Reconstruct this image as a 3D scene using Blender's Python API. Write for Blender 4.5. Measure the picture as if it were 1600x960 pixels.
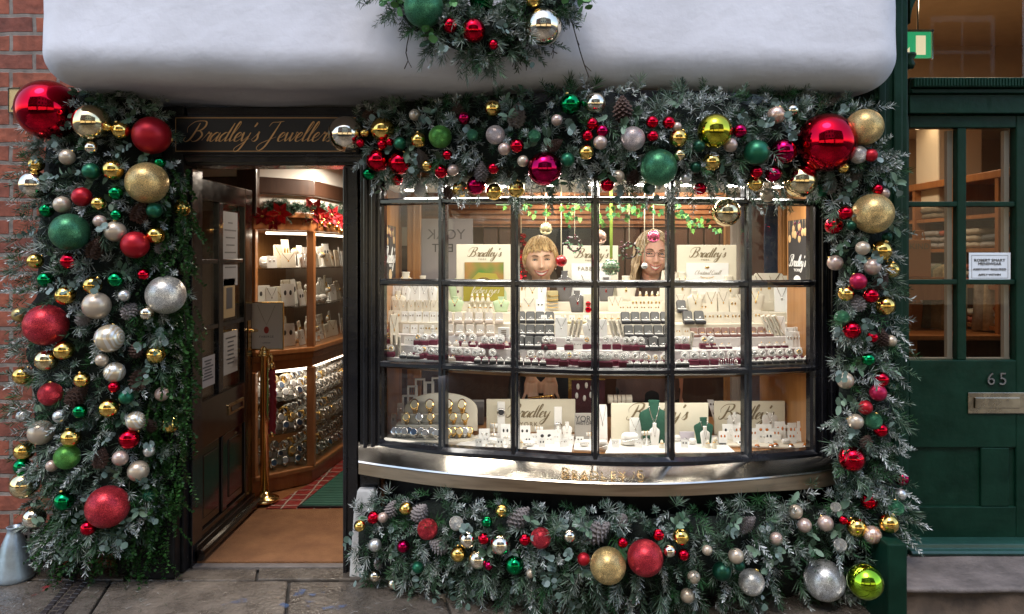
import bpy, bmesh, math, random
import numpy as np
from mathutils import Vector, Matrix, Euler, noise
R = math.radians
random.seed(7); RNG = np.random.default_rng(11)
for o in list(bpy.data.objects): bpy.data.objects.remove(o)
SC = bpy.context.scene; COL = SC.collection
# ------------------------------------------------------------------ camera, sky, sun, exposure
D0, F, EYE, HY = 3.667, 1155.0, 1.55, 400.0
cam = bpy.data.cameras.new('camera'); CAM = bpy.data.objects.new('camera', cam); COL.objects.link(CAM)
CAM.location = (0, -D0, EYE); CAM.rotation_euler = (R(90), 0, 0)
cam.sensor_width = 36; cam.lens = F / 1600 * 36; cam.shift_y = -0.05; cam.clip_start = .05; cam.clip_end = 500
SC.camera = CAM
W = bpy.data.worlds.new('World'); SC.world = W; W.use_nodes = True
nt = W.node_tree; sky = nt.nodes.new('ShaderNodeTexSky'); sky.sky_type = 'NISHITA'; sky.sun_disc = False
SUN_EL, SUN_AZ = 62, 200
sky.sun_elevation = R(SUN_EL); sky.sun_rotation = R(SUN_AZ); sky.air_density = 1.3; sky.dust_density = 1.2; sky.ozone_density = 1.0
nt.links.new(sky.outputs[0], nt.nodes['Background'].inputs[0]); nt.nodes['Background'].inputs[1].default_value = 0.15
sl = bpy.data.lights.new('sun', 'SUN'); sl.energy = 0.75; sl.angle = R(25); sl.color = (1, .96, .9)
so = bpy.data.objects.new('sun', sl); COL.objects.link(so)
az, el = R(SUN_AZ), R(SUN_EL)
sd = Vector((math.sin(az) * math.cos(el), math.cos(az) * math.cos(el), math.sin(el)))
so.rotation_euler = sd.to_track_quat('Z', 'Y').to_euler()
SC.view_settings.view_transform = 'Standard'; SC.view_settings.look = 'None'; SC.view_settings.gamma = 1
SC.view_settings.exposure = 1.42
SC.cycles.max_bounces = 8; SC.cycles.transparent_max_bounces = 16; SC.cycles.diffuse_bounces = 4; SC.cycles.glossy_bounces = 4
SC.cycles.caustics_reflective = False; SC.cycles.caustics_refractive = False; SC.cycles.sample_clamp_indirect = 6
SC.cycles.use_denoising = True

def P(px, py, Y=0.0):
    d = D0 + Y
    return Vector(((px - 800) / F * d, Y, EYE - (py - HY) / F * d))
def PX(px, Y): return (px - 800) / F * (D0 + Y)
def PZ(py, Y): return EYE - (py - HY) / F * (D0 + Y)
def S(px, Y): return px / F * (D0 + Y)          # pixels to metres at that distance

# ------------------------------------------------------------------ materials
MATS = {}
def mat(name, col, rough=.5, metal=0, var=0, scale=8, bump=0, bscale=60, coat=0, emit=None, estr=0, spec=.5, col2=None, stretch=None, rvar=0, detail=6, trans=0):
    if name in MATS: return MATS[name]
    m = bpy.data.materials.new(name); m.use_nodes = True; MATS[name] = m
    n = m.node_tree.nodes; l = m.node_tree.links; b = n['Principled BSDF']
    b.inputs['Base Color'].default_value = (*col, 1); b.inputs['Roughness'].default_value = rough; b.inputs['Metallic'].default_value = metal
    b.inputs['Coat Weight'].default_value = coat; b.inputs['Specular IOR Level'].default_value = spec
    b.inputs['Coat Roughness'].default_value = .08
    if trans: b.inputs['Transmission Weight'].default_value = trans
    if emit: b.inputs['Emission Color'].default_value = (*emit, 1); b.inputs['Emission Strength'].default_value = estr
    if var or bump or col2 or rvar:
        tc = n.new('ShaderNodeTexCoord'); mp = n.new('ShaderNodeMapping'); l.new(tc.outputs['Object'], mp.inputs[0])
        if stretch: mp.inputs['Scale'].default_value = stretch
        t = n.new('ShaderNodeTexNoise'); t.inputs['Scale'].default_value = scale; t.inputs['Detail'].default_value = detail; t.inputs['Roughness'].default_value = .65
        l.new(mp.outputs[0], t.inputs['Vector'])
        if var or col2:
            mx = n.new('ShaderNodeMix'); mx.data_type = 'RGBA'
            rp = n.new('ShaderNodeMapRange'); rp.inputs[1].default_value = .3; rp.inputs[2].default_value = .7; l.new(t.outputs[0], rp.inputs[0]); l.new(rp.outputs[0], mx.inputs[0])
            c2 = col2 or tuple(c * (1 + var) for c in col); c1 = col if col2 else tuple(c * (1 - var) for c in col)
            mx.inputs[6].default_value = (*c1, 1); mx.inputs[7].default_value = (*c2, 1); l.new(mx.outputs[2], b.inputs['Base Color'])
        if rvar:
            rr = n.new('ShaderNodeMapRange'); rr.inputs[1].default_value = .3; rr.inputs[2].default_value = .7
            rr.inputs[3].default_value = max(0.02, rough - rvar); rr.inputs[4].default_value = rough + rvar; l.new(t.outputs[0], rr.inputs[0]); l.new(rr.outputs[0], b.inputs['Roughness'])
        if bump:
            t2 = n.new('ShaderNodeTexNoise'); t2.inputs['Scale'].default_value = bscale; t2.inputs['Detail'].default_value = 5; l.new(mp.outputs[0], t2.inputs['Vector'])
            bp = n.new('ShaderNodeBump'); bp.inputs['Strength'].default_value = bump; bp.inputs['Distance'].default_value = .01
            l.new(t2.outputs[0], bp.inputs['Height']); l.new(bp.outputs[0], b.inputs['Normal'])
    return m
def wood(name, c1, c2, rough=.35, coat=.3, axis='Z', scale=14):
    st = {'Z': (6, 6, .5), 'X': (.5, 6, 6), 'Y': (6, .5, 6)}[axis]
    return mat(name, c1, rough, col2=c2, scale=scale * .35, stretch=st, coat=coat, bump=.08, bscale=30, detail=8)
def glass(name, tint=(1, 1, 1), refl=1.0):
    if name in MATS: return MATS[name]
    m = bpy.data.materials.new(name); m.use_nodes = True; MATS[name] = m; n = m.node_tree.nodes; l = m.node_tree.links
    n.remove(n['Principled BSDF']); tr = n.new('ShaderNodeBsdfTransparent'); tr.inputs[0].default_value = (*tint, 1)
    g = n.new('ShaderNodeBsdfGlossy'); g.inputs['Roughness'].default_value = .01; fr = n.new('ShaderNodeFresnel'); fr.inputs[0].default_value = 1.5
    mu = n.new('ShaderNodeMath'); mu.operation = 'MULTIPLY'; mu.inputs[1].default_value = refl; l.new(fr.outputs[0], mu.inputs[0])
    mx = n.new('ShaderNodeMixShader'); l.new(mu.outputs[0], mx.inputs[0]); l.new(tr.outputs[0], mx.inputs[1]); l.new(g.outputs[0], mx.inputs[2])
    l.new(mx.outputs[0], n['Material Output'].inputs[0]); return m
def bumpy_old_glass(m):
    n = m.node_tree.nodes; l = m.node_tree.links; t = n.new('ShaderNodeTexNoise'); t.inputs['Scale'].default_value = 4
    tc = n.new('ShaderNodeTexCoord'); l.new(tc.outputs['Object'], t.inputs['Vector']); bp = n.new('ShaderNodeBump'); bp.inputs['Strength'].default_value = .12; bp.inputs['Distance'].default_value = .03
    l.new(t.outputs[0], bp.inputs['Height'])
    for x in n:
        if x.type == 'BSDF_GLOSSY': l.new(bp.outputs[0], x.inputs['Normal'])
def brick_mat(name, c1, c2, mortar, bw, bh, ms=.012, rough=.85, offset=.5):
    m = bpy.data.materials.new(name); m.use_nodes = True; MATS[name] = m; n = m.node_tree.nodes; l = m.node_tree.links; b = n['Principled BSDF']
    tc = n.new('ShaderNodeTexCoord'); sp = n.new('ShaderNodeSeparateXYZ'); cb = n.new('ShaderNodeCombineXYZ'); l.new(tc.outputs['Object'], sp.inputs[0])
    ad = n.new('ShaderNodeMath'); ad.operation = 'ADD'; l.new(sp.outputs[0], ad.inputs[0]); l.new(sp.outputs[1], ad.inputs[1])
    l.new(ad.outputs[0], cb.inputs[0]); l.new(sp.outputs[2], cb.inputs[1])
    dn = n.new('ShaderNodeTexNoise'); dn.inputs['Scale'].default_value = 9; l.new(tc.outputs['Object'], dn.inputs['Vector'])
    va = n.new('ShaderNodeVectorMath'); va.operation = 'SCALE'; va.inputs['Scale'].default_value = .018; l.new(dn.outputs['Color'], va.inputs[0])
    vb = n.new('ShaderNodeVectorMath'); vb.operation = 'ADD'; l.new(cb.outputs[0], vb.inputs[0]); l.new(va.outputs[0], vb.inputs[1])
    t = n.new('ShaderNodeTexBrick'); l.new(vb.outputs[0], t.inputs['Vector']); t.inputs['Scale'].default_value = 1
    t.inputs['Color1'].default_value = (*c1, 1); t.inputs['Color2'].default_value = (*c2, 1); t.inputs['Mortar'].default_value = (*mortar, 1)
    t.inputs['Brick Width'].default_value = bw; t.inputs['Row Height'].default_value = bh; t.inputs['Mortar Size'].default_value = ms; t.inputs['Mortar Smooth'].default_value = .3; t.offset = offset
    nz = n.new('ShaderNodeTexNoise'); nz.inputs['Scale'].default_value = 22; nz.inputs['Detail'].default_value = 8; l.new(tc.outputs['Object'], nz.inputs['Vector'])
    mr = n.new('ShaderNodeMapRange'); mr.inputs[1].default_value = .25; mr.inputs[2].default_value = .75; mr.inputs[3].default_value = .55; mr.inputs[4].default_value = 1.35; l.new(nz.outputs[0], mr.inputs[0])
    mx = n.new('ShaderNodeMix'); mx.data_type = 'RGBA'; mx.blend_type = 'MULTIPLY'; mx.inputs[0].default_value = 1; l.new(t.outputs[0], mx.inputs[6]); l.new(mr.outputs[0], mx.inputs[7]); l.new(mx.outputs[2], b.inputs['Base Color'])
    b.inputs['Roughness'].default_value = rough
    ma = n.new('ShaderNodeMath'); ma.operation = 'MULTIPLY_ADD'; ma.inputs[1].default_value = -1; l.new(t.outputs['Fac'], ma.inputs[0]); l.new(nz.outputs[0], ma.inputs[2])
    bp = n.new('ShaderNodeBump'); bp.inputs['Strength'].default_value = .6; bp.inputs['Distance'].default_value = .012; l.new(ma.outputs[0], bp.inputs['Height']); l.new(bp.outputs[0], b.inputs['Normal'])
    return m
def attr_mat(name, rough=.6, sheen=0):
    m = bpy.data.materials.new(name); m.use_nodes = True; MATS[name] = m; n = m.node_tree.nodes; l = m.node_tree.links; b = n['Principled BSDF']
    a = n.new('ShaderNodeAttribute'); a.attribute_name = 'Col'; l.new(a.outputs['Color'], b.inputs['Base Color']); b.inputs['Roughness'].default_value = rough; b.inputs['Specular IOR Level'].default_value = .3
    return m
BLACK = mat('black gloss paint', (.006, .006, .008), .22, var=.4, scale=5, bump=.12, bscale=25, coat=.3, rvar=.1)
BLACKM = mat('worn black paint', (.005, .005, .006), .5, var=.6, scale=9, bump=.3, bscale=18, rvar=.15, spec=.25)
GREEN = mat('dark green paint', (.003, .021, .012), .4, var=.35, scale=5, bump=.3, bscale=16, coat=.0, rvar=.14, spec=.17)
GREENTRIM = mat('green sill paint', (.012, .045, .036), .3, var=.25, scale=6, bump=.1)
WOODO = wood('orange oak', (.30, .125, .035), (.42, .2, .065)); WOODOX = wood('orange oak across', (.30, .125, .035), (.42, .2, .065), axis='X')
WOODB = wood('brown oak', (.13, .052, .022), (.2, .085, .035)); WOODR = wood('red mahogany', (.25, .09, .028), (.36, .15, .05)); WOODD = wood('dark oak', (.035, .016, .01), (.06, .028, .016))
BRASS = mat('polished brass', (.75, .52, .22), .14, 1, var=.12, scale=12, rvar=.05)
BRASSW = mat('worn brass', (.45, .32, .17), .3, 1, var=.25, scale=10, bump=.08, rvar=.1)
STEEL = mat('polished nickel sill', (.66, .6, .5), .16, 1, var=.14, scale=6, bump=.03, bscale=8, rvar=.05)
SILLLIP = mat('dull bronze lip', (.33, .25, .18), .38, 1, var=.2, scale=8, rvar=.1, stretch=(.3, 1, 6))
SILVER = mat('silver metal', (.75, .74, .72), .15, 1); GOLD = mat('gold metal', (.8, .52, .17), .16, 1)
CREAM = mat('cream linen', (.72, .66, .54), .75, bump=.15, bscale=400); WHITE = mat('white leatherette', (.82, .8, .76), .5, bump=.05, bscale=200)
CARD = mat('cream card', (.7, .65, .51), .6); WCARD = mat('white card', (.82, .81, .78), .6); INK = mat('brown ink', (.2, .15, .08), .6); INKD = mat('dark ink', (.04, .04, .045), .6)
GREYV = mat('grey velvet', (.13, .12, .12), .85, bump=.2, bscale=300); DGREEN = mat('green velvet', (.012, .075, .045), .8, bump=.25, bscale=260, var=.25, scale=30); LGREEN = mat('pale green linen', (.5, .62, .38), .75, bump=.15, bscale=400)
BURG = mat('burgundy leatherette', (.12, .008, .03), .4); CHAR = mat('charcoal box', (.03, .03, .034), .5); TAUPE = mat('taupe pad', (.35, .29, .24), .8); DGREY = mat('grey box velvet', (.16, .16, .155), .8); LBOX = mat('blush box', (.6, .5, .42), .6); BROWNB = mat('brown pad box', (.33, .2, .16), .7); LILAC = mat('lilac board', (.55, .5, .56), .6); SAGE = mat('olive board', (.36, .3, .03), .5)
GLASSP = glass('window glass', (.97, .98, .97), .9); bumpy_old_glass(GLASSP); GLASSC = glass('cabinet glass', (.97, .98, .97), .8)
PLASTER = mat('white lime render', (.63, .63, .685), .85, var=.06, scale=3, bump=.55, bscale=11)
CEILW = mat('white ceiling', (.7, .66, .6), .8, bump=.1, bscale=10)

def chips(m, col, scale, thr):      # flaked paint: irregular specks where the undercoat shows
    n = m.node_tree.nodes; l = m.node_tree.links; b = n['Principled BSDF']; tc = n.new('ShaderNodeTexCoord'); t = n.new('ShaderNodeTexNoise'); t.inputs['Scale'].default_value = scale; t.inputs['Detail'].default_value = 9; t.inputs['Roughness'].default_value = .72
    l.new(tc.outputs['Object'], t.inputs[0]); r = n.new('ShaderNodeMapRange'); r.inputs[1].default_value = thr; r.inputs[2].default_value = thr + .015; l.new(t.outputs[0], r.inputs[0])
    mx = n.new('ShaderNodeMix'); mx.data_type = 'RGBA'; mx.inputs[7].default_value = (*col, 1); l.new(b.inputs['Base Color'].links[0].from_socket, mx.inputs[6]); l.new(r.outputs[0], mx.inputs[0]); l.new(mx.outputs[2], b.inputs['Base Color'])
chips(BLACKM, (.2, .19, .18), 9, .69); chips(GREEN, (.05, .09, .08), 12, .70)
# ------------------------------------------------------------------ mesh building
class MB:
    def __init__(s): s.v = []; s.f = []; s.m = []; s.mi = 0
    def add(s, vs, fs):
        k = len(s.v); s.v += [tuple(v) for v in vs]; s.f += [tuple(i + k for i in f) for f in fs]; s.m += [s.mi] * len(fs); return s
    def box(s, x0, x1, y0, y1, z0, z1):
        return s.add([(x0, y0, z0), (x1, y0, z0), (x1, y1, z0), (x0, y1, z0), (x0, y0, z1), (x1, y0, z1), (x1, y1, z1), (x0, y1, z1)],
                     [(3, 2, 1, 0), (4, 5, 6, 7), (0, 1, 5, 4), (1, 2, 6, 5), (2, 3, 7, 6), (3, 0, 4, 7)])
    def obox(s, c, sz, M):
        c = Vector(c); vs = [c + M @ Vector((i * sz[0] / 2, j * sz[1] / 2, k * sz[2] / 2)) for k in (-1, 1) for (i, j) in ((-1, -1), (1, -1), (1, 1), (-1, 1))]
        return s.add(vs, [(3, 2, 1, 0), (4, 5, 6, 7), (0, 1, 5, 4), (1, 2, 6, 5), (2, 3, 7, 6), (3, 0, 4, 7)])
    def tube(s, pts, r, n=8, cap=True, squash=None):
        pts = [Vector(p) for p in pts]; rs = r if isinstance(r, (list, tuple)) else [r] * len(pts); vs = []; up = None
        for i, p in enumerate(pts):
            t = (pts[min(i + 1, len(pts) - 1)] - pts[max(i - 1, 0)]).normalized()
            if up is None: up = t.orthogonal().normalized()
            else: up = (up - t * up.dot(t)); up = up.normalized() if up.length > 1e-6 else t.orthogonal().normalized()
            b = t.cross(up)
            for k in range(n):
                a = 2 * math.pi * k / n; vs.append(p + (up * math.cos(a) + b * math.sin(a)) * rs[i])
        fs = [(i * n + k, i * n + (k + 1) % n, (i + 1) * n + (k + 1) % n, (i + 1) * n + k) for i in range(len(pts) - 1) for k in range(n)]
        if cap: fs += [tuple(range(n - 1, -1, -1)), tuple(range((len(pts) - 1) * n, len(pts) * n))]
        return s.add(vs, fs)
    def lathe(s, prof, c=(0, 0, 0), n=20, M=None, sy=1):
        c = Vector(c); M = M or Matrix.Identity(3); vs = []
        for (r, z) in prof:
            for k in range(n):
                a = 2 * math.pi * k / n; vs.append(c + M @ Vector((r * math.cos(a), r * math.sin(a) * sy, z)))
        fs = [(i * n + k, i * n + (k + 1) % n, (i + 1) * n + (k + 1) % n, (i + 1) * n + k) for i in range(len(prof) - 1) for k in range(n)]
        fs += [tuple(range(n - 1, -1, -1)), tuple(range((len(prof) - 1) * n, len(prof) * n))]
        return s.add(vs, fs)
    def sphere(s, c, r, n=16, m=10, M=None):
        r = r if isinstance(r, (tuple, list)) else (r, r, r); c = Vector(c); M = M or Matrix.Identity(3); vs = [c + M @ Vector((0, 0, -r[2]))]
        for i in range(1, m):
            a = -math.pi / 2 + math.pi * i / m
            for k in range(n):
                b = 2 * math.pi * k / n; vs.append(c + M @ Vector((r[0] * math.cos(a) * math.cos(b), r[1] * math.cos(a) * math.sin(b), r[2] * math.sin(a))))
        vs.append(c + M @ Vector((0, 0, r[2]))); fs = [(0, 1 + (k + 1) % n, 1 + k) for k in range(n)]
        for i in range(m - 2):
            fs += [(1 + i * n + k, 1 + i * n + (k + 1) % n, 1 + (i + 1) * n + (k + 1) % n, 1 + (i + 1) * n + k) for k in range(n)]
        e = 1 + (m - 2) * n; fs += [(e + k, e + (k + 1) % n, len(vs) - 1) for k in range(n)]
        return s.add(vs, fs)
    def prism(s, poly, y0, y1):                      # polygon in XZ (counter-clockwise seen from the street), pushed from y0 to y1
        n = len(poly); vs = [(x, y0, z) for x, z in poly] + [(x, y1, z) for x, z in poly]
        return s.add(vs, [tuple(range(n)), tuple(range(2 * n - 1, n - 1, -1))] + [(i, i + n, (i + 1) % n + n, (i + 1) % n) for i in range(n)])
    def slab(s, poly, z0, z1):
        n = len(poly); vs = [(x, y, z0) for x, y in poly] + [(x, y, z1) for x, y in poly]
        return s.add(vs, [tuple(range(n - 1, -1, -1)), tuple(range(n, 2 * n))] + [(i, (i + 1) % n, (i + 1) % n + n, i + n) for i in range(n)])
    def strip(s, A, B): # ribbon between two equal point lists
        n = len(A); return s.add(list(A) + list(B), [(i, i + 1, n + i + 1, n + i) for i in range(n - 1)])
    def build(s, name, mats, parent=None, smooth=False, bevel=0, origin=None, seg=2, local=False):
        me = bpy.data.meshes.new(name); off = Vector(origin) if origin is not None else Vector((0, 0, 0))
        if parent is not None and not local: off = off + wloc(parent)
        me.from_pydata([Vector(v) - off for v in s.v] if (off.length and not local) else s.v, [], s.f)
        for mm in (mats if isinstance(mats, (list, tuple)) else [mats]): me.materials.append(mm)
        me.polygons.foreach_set('material_index', s.m)
        if smooth: me.polygons.foreach_set('use_smooth', [True] * len(s.f))
        o = bpy.data.objects.new(name, me); COL.objects.link(o)
        if parent is not None: o.parent = parent
        if origin is not None: o.location = Vector(origin)
        if bevel:
            b = o.modifiers.new('edge', 'BEVEL'); b.width = bevel; b.segments = seg; b.limit_method = 'ANGLE'; b.angle_limit = R(40)
        return o
def wloc(o):
    v = Vector((0, 0, 0))
    while o is not None: v += o.location; o = o.parent
    return v
def tag(o, label=None, cat=None, group=None, kind=None):
    if label: o['label'] = label
    if cat: o['category'] = cat
    if group: o['group'] = group
    if kind: o['kind'] = kind
    return o
def thing(name, loc, label=None, cat=None, group=None):
    o = bpy.data.objects.new(name, None); COL.objects.link(o); o.location = loc; o.empty_display_size = .05; return tag(o, label, cat, group)
def dup(o, parent=None):
    c = o.copy(); COL.objects.link(c); c.parent = parent
    for ch in list(o.children): dup(ch, c)
    return c
PROTO = []
def proto(name):
    o = bpy.data.objects.new(name, None); COL.objects.link(o); PROTO.append(o); return o
def kill(o):
    for ch in list(o.children): kill(ch)
    bpy.data.objects.remove(o)
def rotx(a): return Matrix.Rotation(R(a), 3, 'X')
def text_obj(name, body, size, loc, m, parent, rot=(90, 0, 0), align='CENTER', ext=.0008, sx=1, mirror=False, space=1):
    c = bpy.data.curves.new(name, 'FONT'); c.body = body; c.size = size; c.align_x = align; c.extrude = ext; c.space_character = space; c.resolution_u = 3
    o = bpy.data.objects.new(name, c); me = None
    COL.objects.link(o); dg = bpy.context.evaluated_depsgraph_get(); me = bpy.data.meshes.new_from_object(o.evaluated_get(dg)); bpy.data.objects.remove(o)
    o = bpy.data.objects.new(name, me); COL.objects.link(o); me.materials.clear(); me.materials.append(m)
    o.rotation_euler = [R(a) for a in rot]; o.scale = (-sx if mirror else sx, 1, 1)
    if parent is not None: o.parent = parent; o.location = Vector(loc) - wloc(parent)
    else: o.location = loc
    return o
# copperplate lettering: each letter is a set of pen strokes; the stroke swells where the pen goes down
GL = {
 'B': (1.75, [[(.62, 2.1), (.55, 1.2), (.35, .3), (0, -.05), (-.35, .15), (-.3, .5)], [(-.35, 1.0), (-.55, 1.6), (-.1, 2.2), (.6, 2.35), (1.25, 2.25), (1.4, 1.75), (1.1, 1.3), (.6, 1.18), (1.1, 1.15), (1.5, .7), (1.25, .12), (.75, -.02), (.4, .2)]]),
 'J': (1.55, [[(-.1, 1.7), (.1, 2.15), (.7, 2.2), (1.35, 2.3)], [(1.0, 2.2), (.85, 1.1), (.55, -.5), (.1, -1.05), (-.35, -.8), (-.2, -.3), (.5, .1), (1.3, .5)]]),
 'r': (.85, [[(0, .1), (.3, .85), (.38, 1.08), (.45, .88), (.72, .95), (.66, .4), (.72, .02), (.95, .3)]]),
 'a': (1.05, [[(.82, .85), (.5, 1.02), (.12, .6), (.15, .06), (.45, .05), (.85, .8)], [(.9, 1.0), (.8, .25), (.9, .0), (1.2, .35)]]),
 'd': (1.1, [[(.82, .85), (.5, 1.02), (.12, .6), (.15, .06), (.45, .05), (.85, .8)], [(.98, 2.1), (.85, 1.0), (.8, .2), (.92, .0), (1.25, .35)]]),
 'l': (.62, [[(0, .15), (.4, 1.1), (.6, 2.0), (.45, 2.25), (.28, 1.7), (.2, .35), (.35, .0), (.7, .3)]]),
 'e': (.72, [[(0, .25), (.45, .55), (.58, .88), (.38, 1.02), (.12, .65), (.15, .1), (.45, 0), (.85, .35)]]),
 'y': (1.0, [[(-.05, .6), (.12, 1.02), (.2, .35), (.38, .02), (.75, .6)], [(.9, 1.0), (.75, .0), (.45, -1.0), (.05, -1.2), (-.1, -.8), (.5, -.2), (1.05, .35)]]),
 "'": (.35, [[(.12, 2.15), (.12, 1.95), (.0, 1.65)]]),
 's': (.72, [[(0, .15), (.35, .75), (.48, 1.1), (.5, .75), (.62, .3), (.38, -.02), (.05, .12)]]),
 'w': (1.3, [[(-.05, .6), (.12, 1.02), (.18, .3), (.35, .02), (.65, .6), (.72, 1.0), (.72, .3), (.9, .02), (1.2, .6), (1.15, 1.05), (1.4, .9)]]),
 'C': (1.4, [[(1.2, 1.9), (.9, 2.25), (.3, 1.8), (.0, .9), (.2, .1), (.7, .0), (1.2, .5)]]), 'Q': (1.6, [[(1.1, 2.0), (.5, 2.2), (.0, 1.2), (.2, .1), (.9, .1), (1.3, 1.1), (1.0, 2.0)], [(.5, .3), (1.0, -.1), (1.6, .1)]]),
 'h': (1.0, [[(.0, .1), (.4, 1.2), (.55, 2.1), (.3, 1.8), (.05, 0)], [(.1, .5), (.5, 1.0), (.7, .7), (.65, .1), (.95, .3)]]), 'i': (.5, [[(0, .2), (.25, 1), (.2, .2), (.3, 0), (.55, .3)], [(.3, 1.5), (.33, 1.6)]]),
 't': (.6, [[(.35, 1.7), (.2, .3), (.3, 0), (.6, .3)], [(0, 1.1), (.55, 1.15)]]), 'n': (1.0, [[(.05, .9), (.15, 1), (.1, 0), (.4, .9), (.6, 1), (.6, .2), (.7, 0), (1, .3)]]), 'u': (1.0, [[(.05, .9), (.12, 1), (.12, .2), (.3, 0), (.65, .6), (.75, 1), (.7, .2), (.8, 0), (1.05, .3)]]), ' ': (.7, []), 'm': (1.4, [[(.05, .9), (.15, 1), (.1, 0), (.4, .9), (.55, 1), (.55, 0), (.9, .9), (1.05, 1), (1.0, .2), (1.1, 0), (1.4, .3)]]),
}
def catmull(p, k=7):
    p = [Vector((*q, 0)) for q in p]; p = [p[0] * 2 - p[1]] + p + [p[-1] * 2 - p[-2]]; out = []
    for i in range(1, len(p) - 2):
        for j in range(k):
            t = j / k; a, b, c, d = p[i - 1:i + 3]
            out.append(.5 * ((2 * b) + (c - a) * t + (2 * a - 5 * b + 4 * c - d) * t * t + (3 * b - a - 3 * c + d) * t ** 3))
    out.append(p[-2]); return out
def script_text(name, body, x0, x1, z, Y, m, parent, slant=.42, bold=1.0, th=.002, mirror=False, M=None, org=None):
    """pen-stroke lettering spanning x0..x1 with its baseline at z on the plane Y (facing the street)"""
    tot = sum(GL[c][0] for c in body); u = (x1 - x0) / (tot + .9); mb = MB(); x = .35
    for c in body:
        adv, st = GL[c]
        for q in st:
            pts = catmull([(x + a + b * slant, b) for a, b in q]); A = []; B = []; n = len(pts)
            for i, p in enumerate(pts):
                t = (pts[min(i + 1, n - 1)] - pts[max(i - 1, 0)]); t = t.normalized() if t.length > 1e-9 else Vector((1, 0, 0)); nn = Vector((-t.y, t.x, 0))
                w = (.035 + .085 * max(0, -t.y)) * bold * min(1, .35 + 4 * min(i, n - 1 - i) / n)
                A.append(p + nn * w); B.append(p - nn * w)
            f = lambda v: Vector((x0 + v.x * u, Y, z + v.y * u))
            if M is not None:
                g = lambda v: Vector(org) + M @ Vector((x0 + v.x * u, 0, z + v.y * u))
            else: g = f
            dn = (M @ Vector((0, -th, 0))) if M is not None else Vector((0, -th, 0))
            fa = [g(v) + dn for v in A]; fb = [g(v) + dn for v in B]; ba = [g(v) for v in A]; bb = [g(v) for v in B]
            mb.strip(fa, fb); mb.strip(ba, fa); mb.strip(fb, bb)
        x += adv
    return mb.build(name, m, parent)
# ------------------------------------------------------------------ ground and street
m = mat('york stone', (.115, .093, .074), .3, var=.45, scale=6, bump=.7, bscale=45, rvar=.16, detail=12)
STONE2 = mat('york stone darker', (.088, .072, .058), .28, var=.45, scale=7, bump=.7, bscale=45, rvar=.16, detail=10)
STEPST = mat('worn step stone', (.13, .108, .1), .75, var=.45, scale=7, bump=.9, bscale=30, detail=10); RUBBLE = mat('rough brown stone', (.07, .047, .032), .9, var=.6, scale=6, bump=1, bscale=12)
mb = MB(); mb.add([(-60, -60, -.02), (60, -60, -.02), (60, 60, -.02), (-60, 60, -.02)], [(0, 1, 2, 3)])
tag(mb.build('ground', mat('dark joint sand', (.03, .027, .025), .8, var=.3, bump=.4)), kind='structure')
mb = MB(); k = 0                                     # flagstones of the footway: real slabs with open joints
rows = [(-4.9, -3.95), (-3.93, -2.9), (-2.88, -1.9), (-1.88, -1.1), (-1.08, -.52), (-.505, -.14), (-.13, .02)]
for ri, (y0, y1) in enumerate(rows):
    x = -6 + random.random()
    while x < 6:
        w = random.uniform(.5, 1.15) if ri < 6 else random.uniform(.35, .7); sk = -.25 * (y1 - y0); g = .006; dz = random.uniform(-.004, .003)
        mb.mi = k % 2; k += 1
        p = [(x + g, y0 + g), (x + w - g, y0 + g), (x + w - g + sk, y1 - g), (x + sk + g, y1 - g)]
        mb.slab(p, -.03, dz); x += w
o = mb.build('pavement', [m, STONE2], bevel=.006); tag(o, kind='structure')
mb = MB(); mb.add([(-60, -8.0, -.012), (60, -8.0, -.012), (60, -4.95, -.012), (-60, -4.95, -.012)], [(0, 1, 2, 3)])
tag(mb.build('road', brick_mat('setts', (.06, .055, .05), (.09, .08, .075), (.02, .02, .02), .22, .14)), kind='structure')
# utility paint on the flags
def paint(name, col, pts, w, label):
    m = bpy.data.materials.new(name); m.use_nodes = True; n = m.node_tree.nodes; l = m.node_tree.links; b = n['Principled BSDF']; b.inputs['Base Color'].default_value = (*col, 1); b.inputs['Roughness'].default_value = .7
    tc = n.new('ShaderNodeTexCoord'); t = n.new('ShaderNodeTexNoise'); t.inputs['Scale'].default_value = 16; t.inputs['Detail'].default_value = 9; l.new(tc.outputs['Object'], t.inputs[0])
    r = n.new('ShaderNodeMapRange'); r.inputs[1].default_value = .54; r.inputs[2].default_value = .66; r.inputs[4].default_value = .6; l.new(t.outputs[0], r.inputs[0]); l.new(r.outputs[0], b.inputs['Alpha'])
    mb = MB()
    for seg in pts:
        A = [Vector((x, y, .004)) for x, y in seg]
        for i in range(len(A) - 1):
            d = (A[i + 1] - A[i]).normalized(); q = Vector((-d.y, d.x, 0)) * w / 2; mb.add([A[i] + q, A[i] - q, A[i + 1] - q, A[i + 1] + q], [(0, 1, 2, 3)])
    o = mb.build(name, m); tag(o, kind='structure')
def G(px, py): # point on the ground
    d = EYE * F / (py - HY); return ((px - 800) / F * d, d - D0)
paint('blue_paint_mark', (.04, .1, .24), [[G(350, 950), G(385, 938)], [G(440, 950), G(470, 930)], [G(465, 925), G(505, 930)], [G(505, 955), G(555, 945)], [G(455, 940), G(500, 948)]], .05, '')
paint('red_paint_mark', (.4, .02, .03), [[G(38, 937), G(100, 905)]], .035, '')
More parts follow.
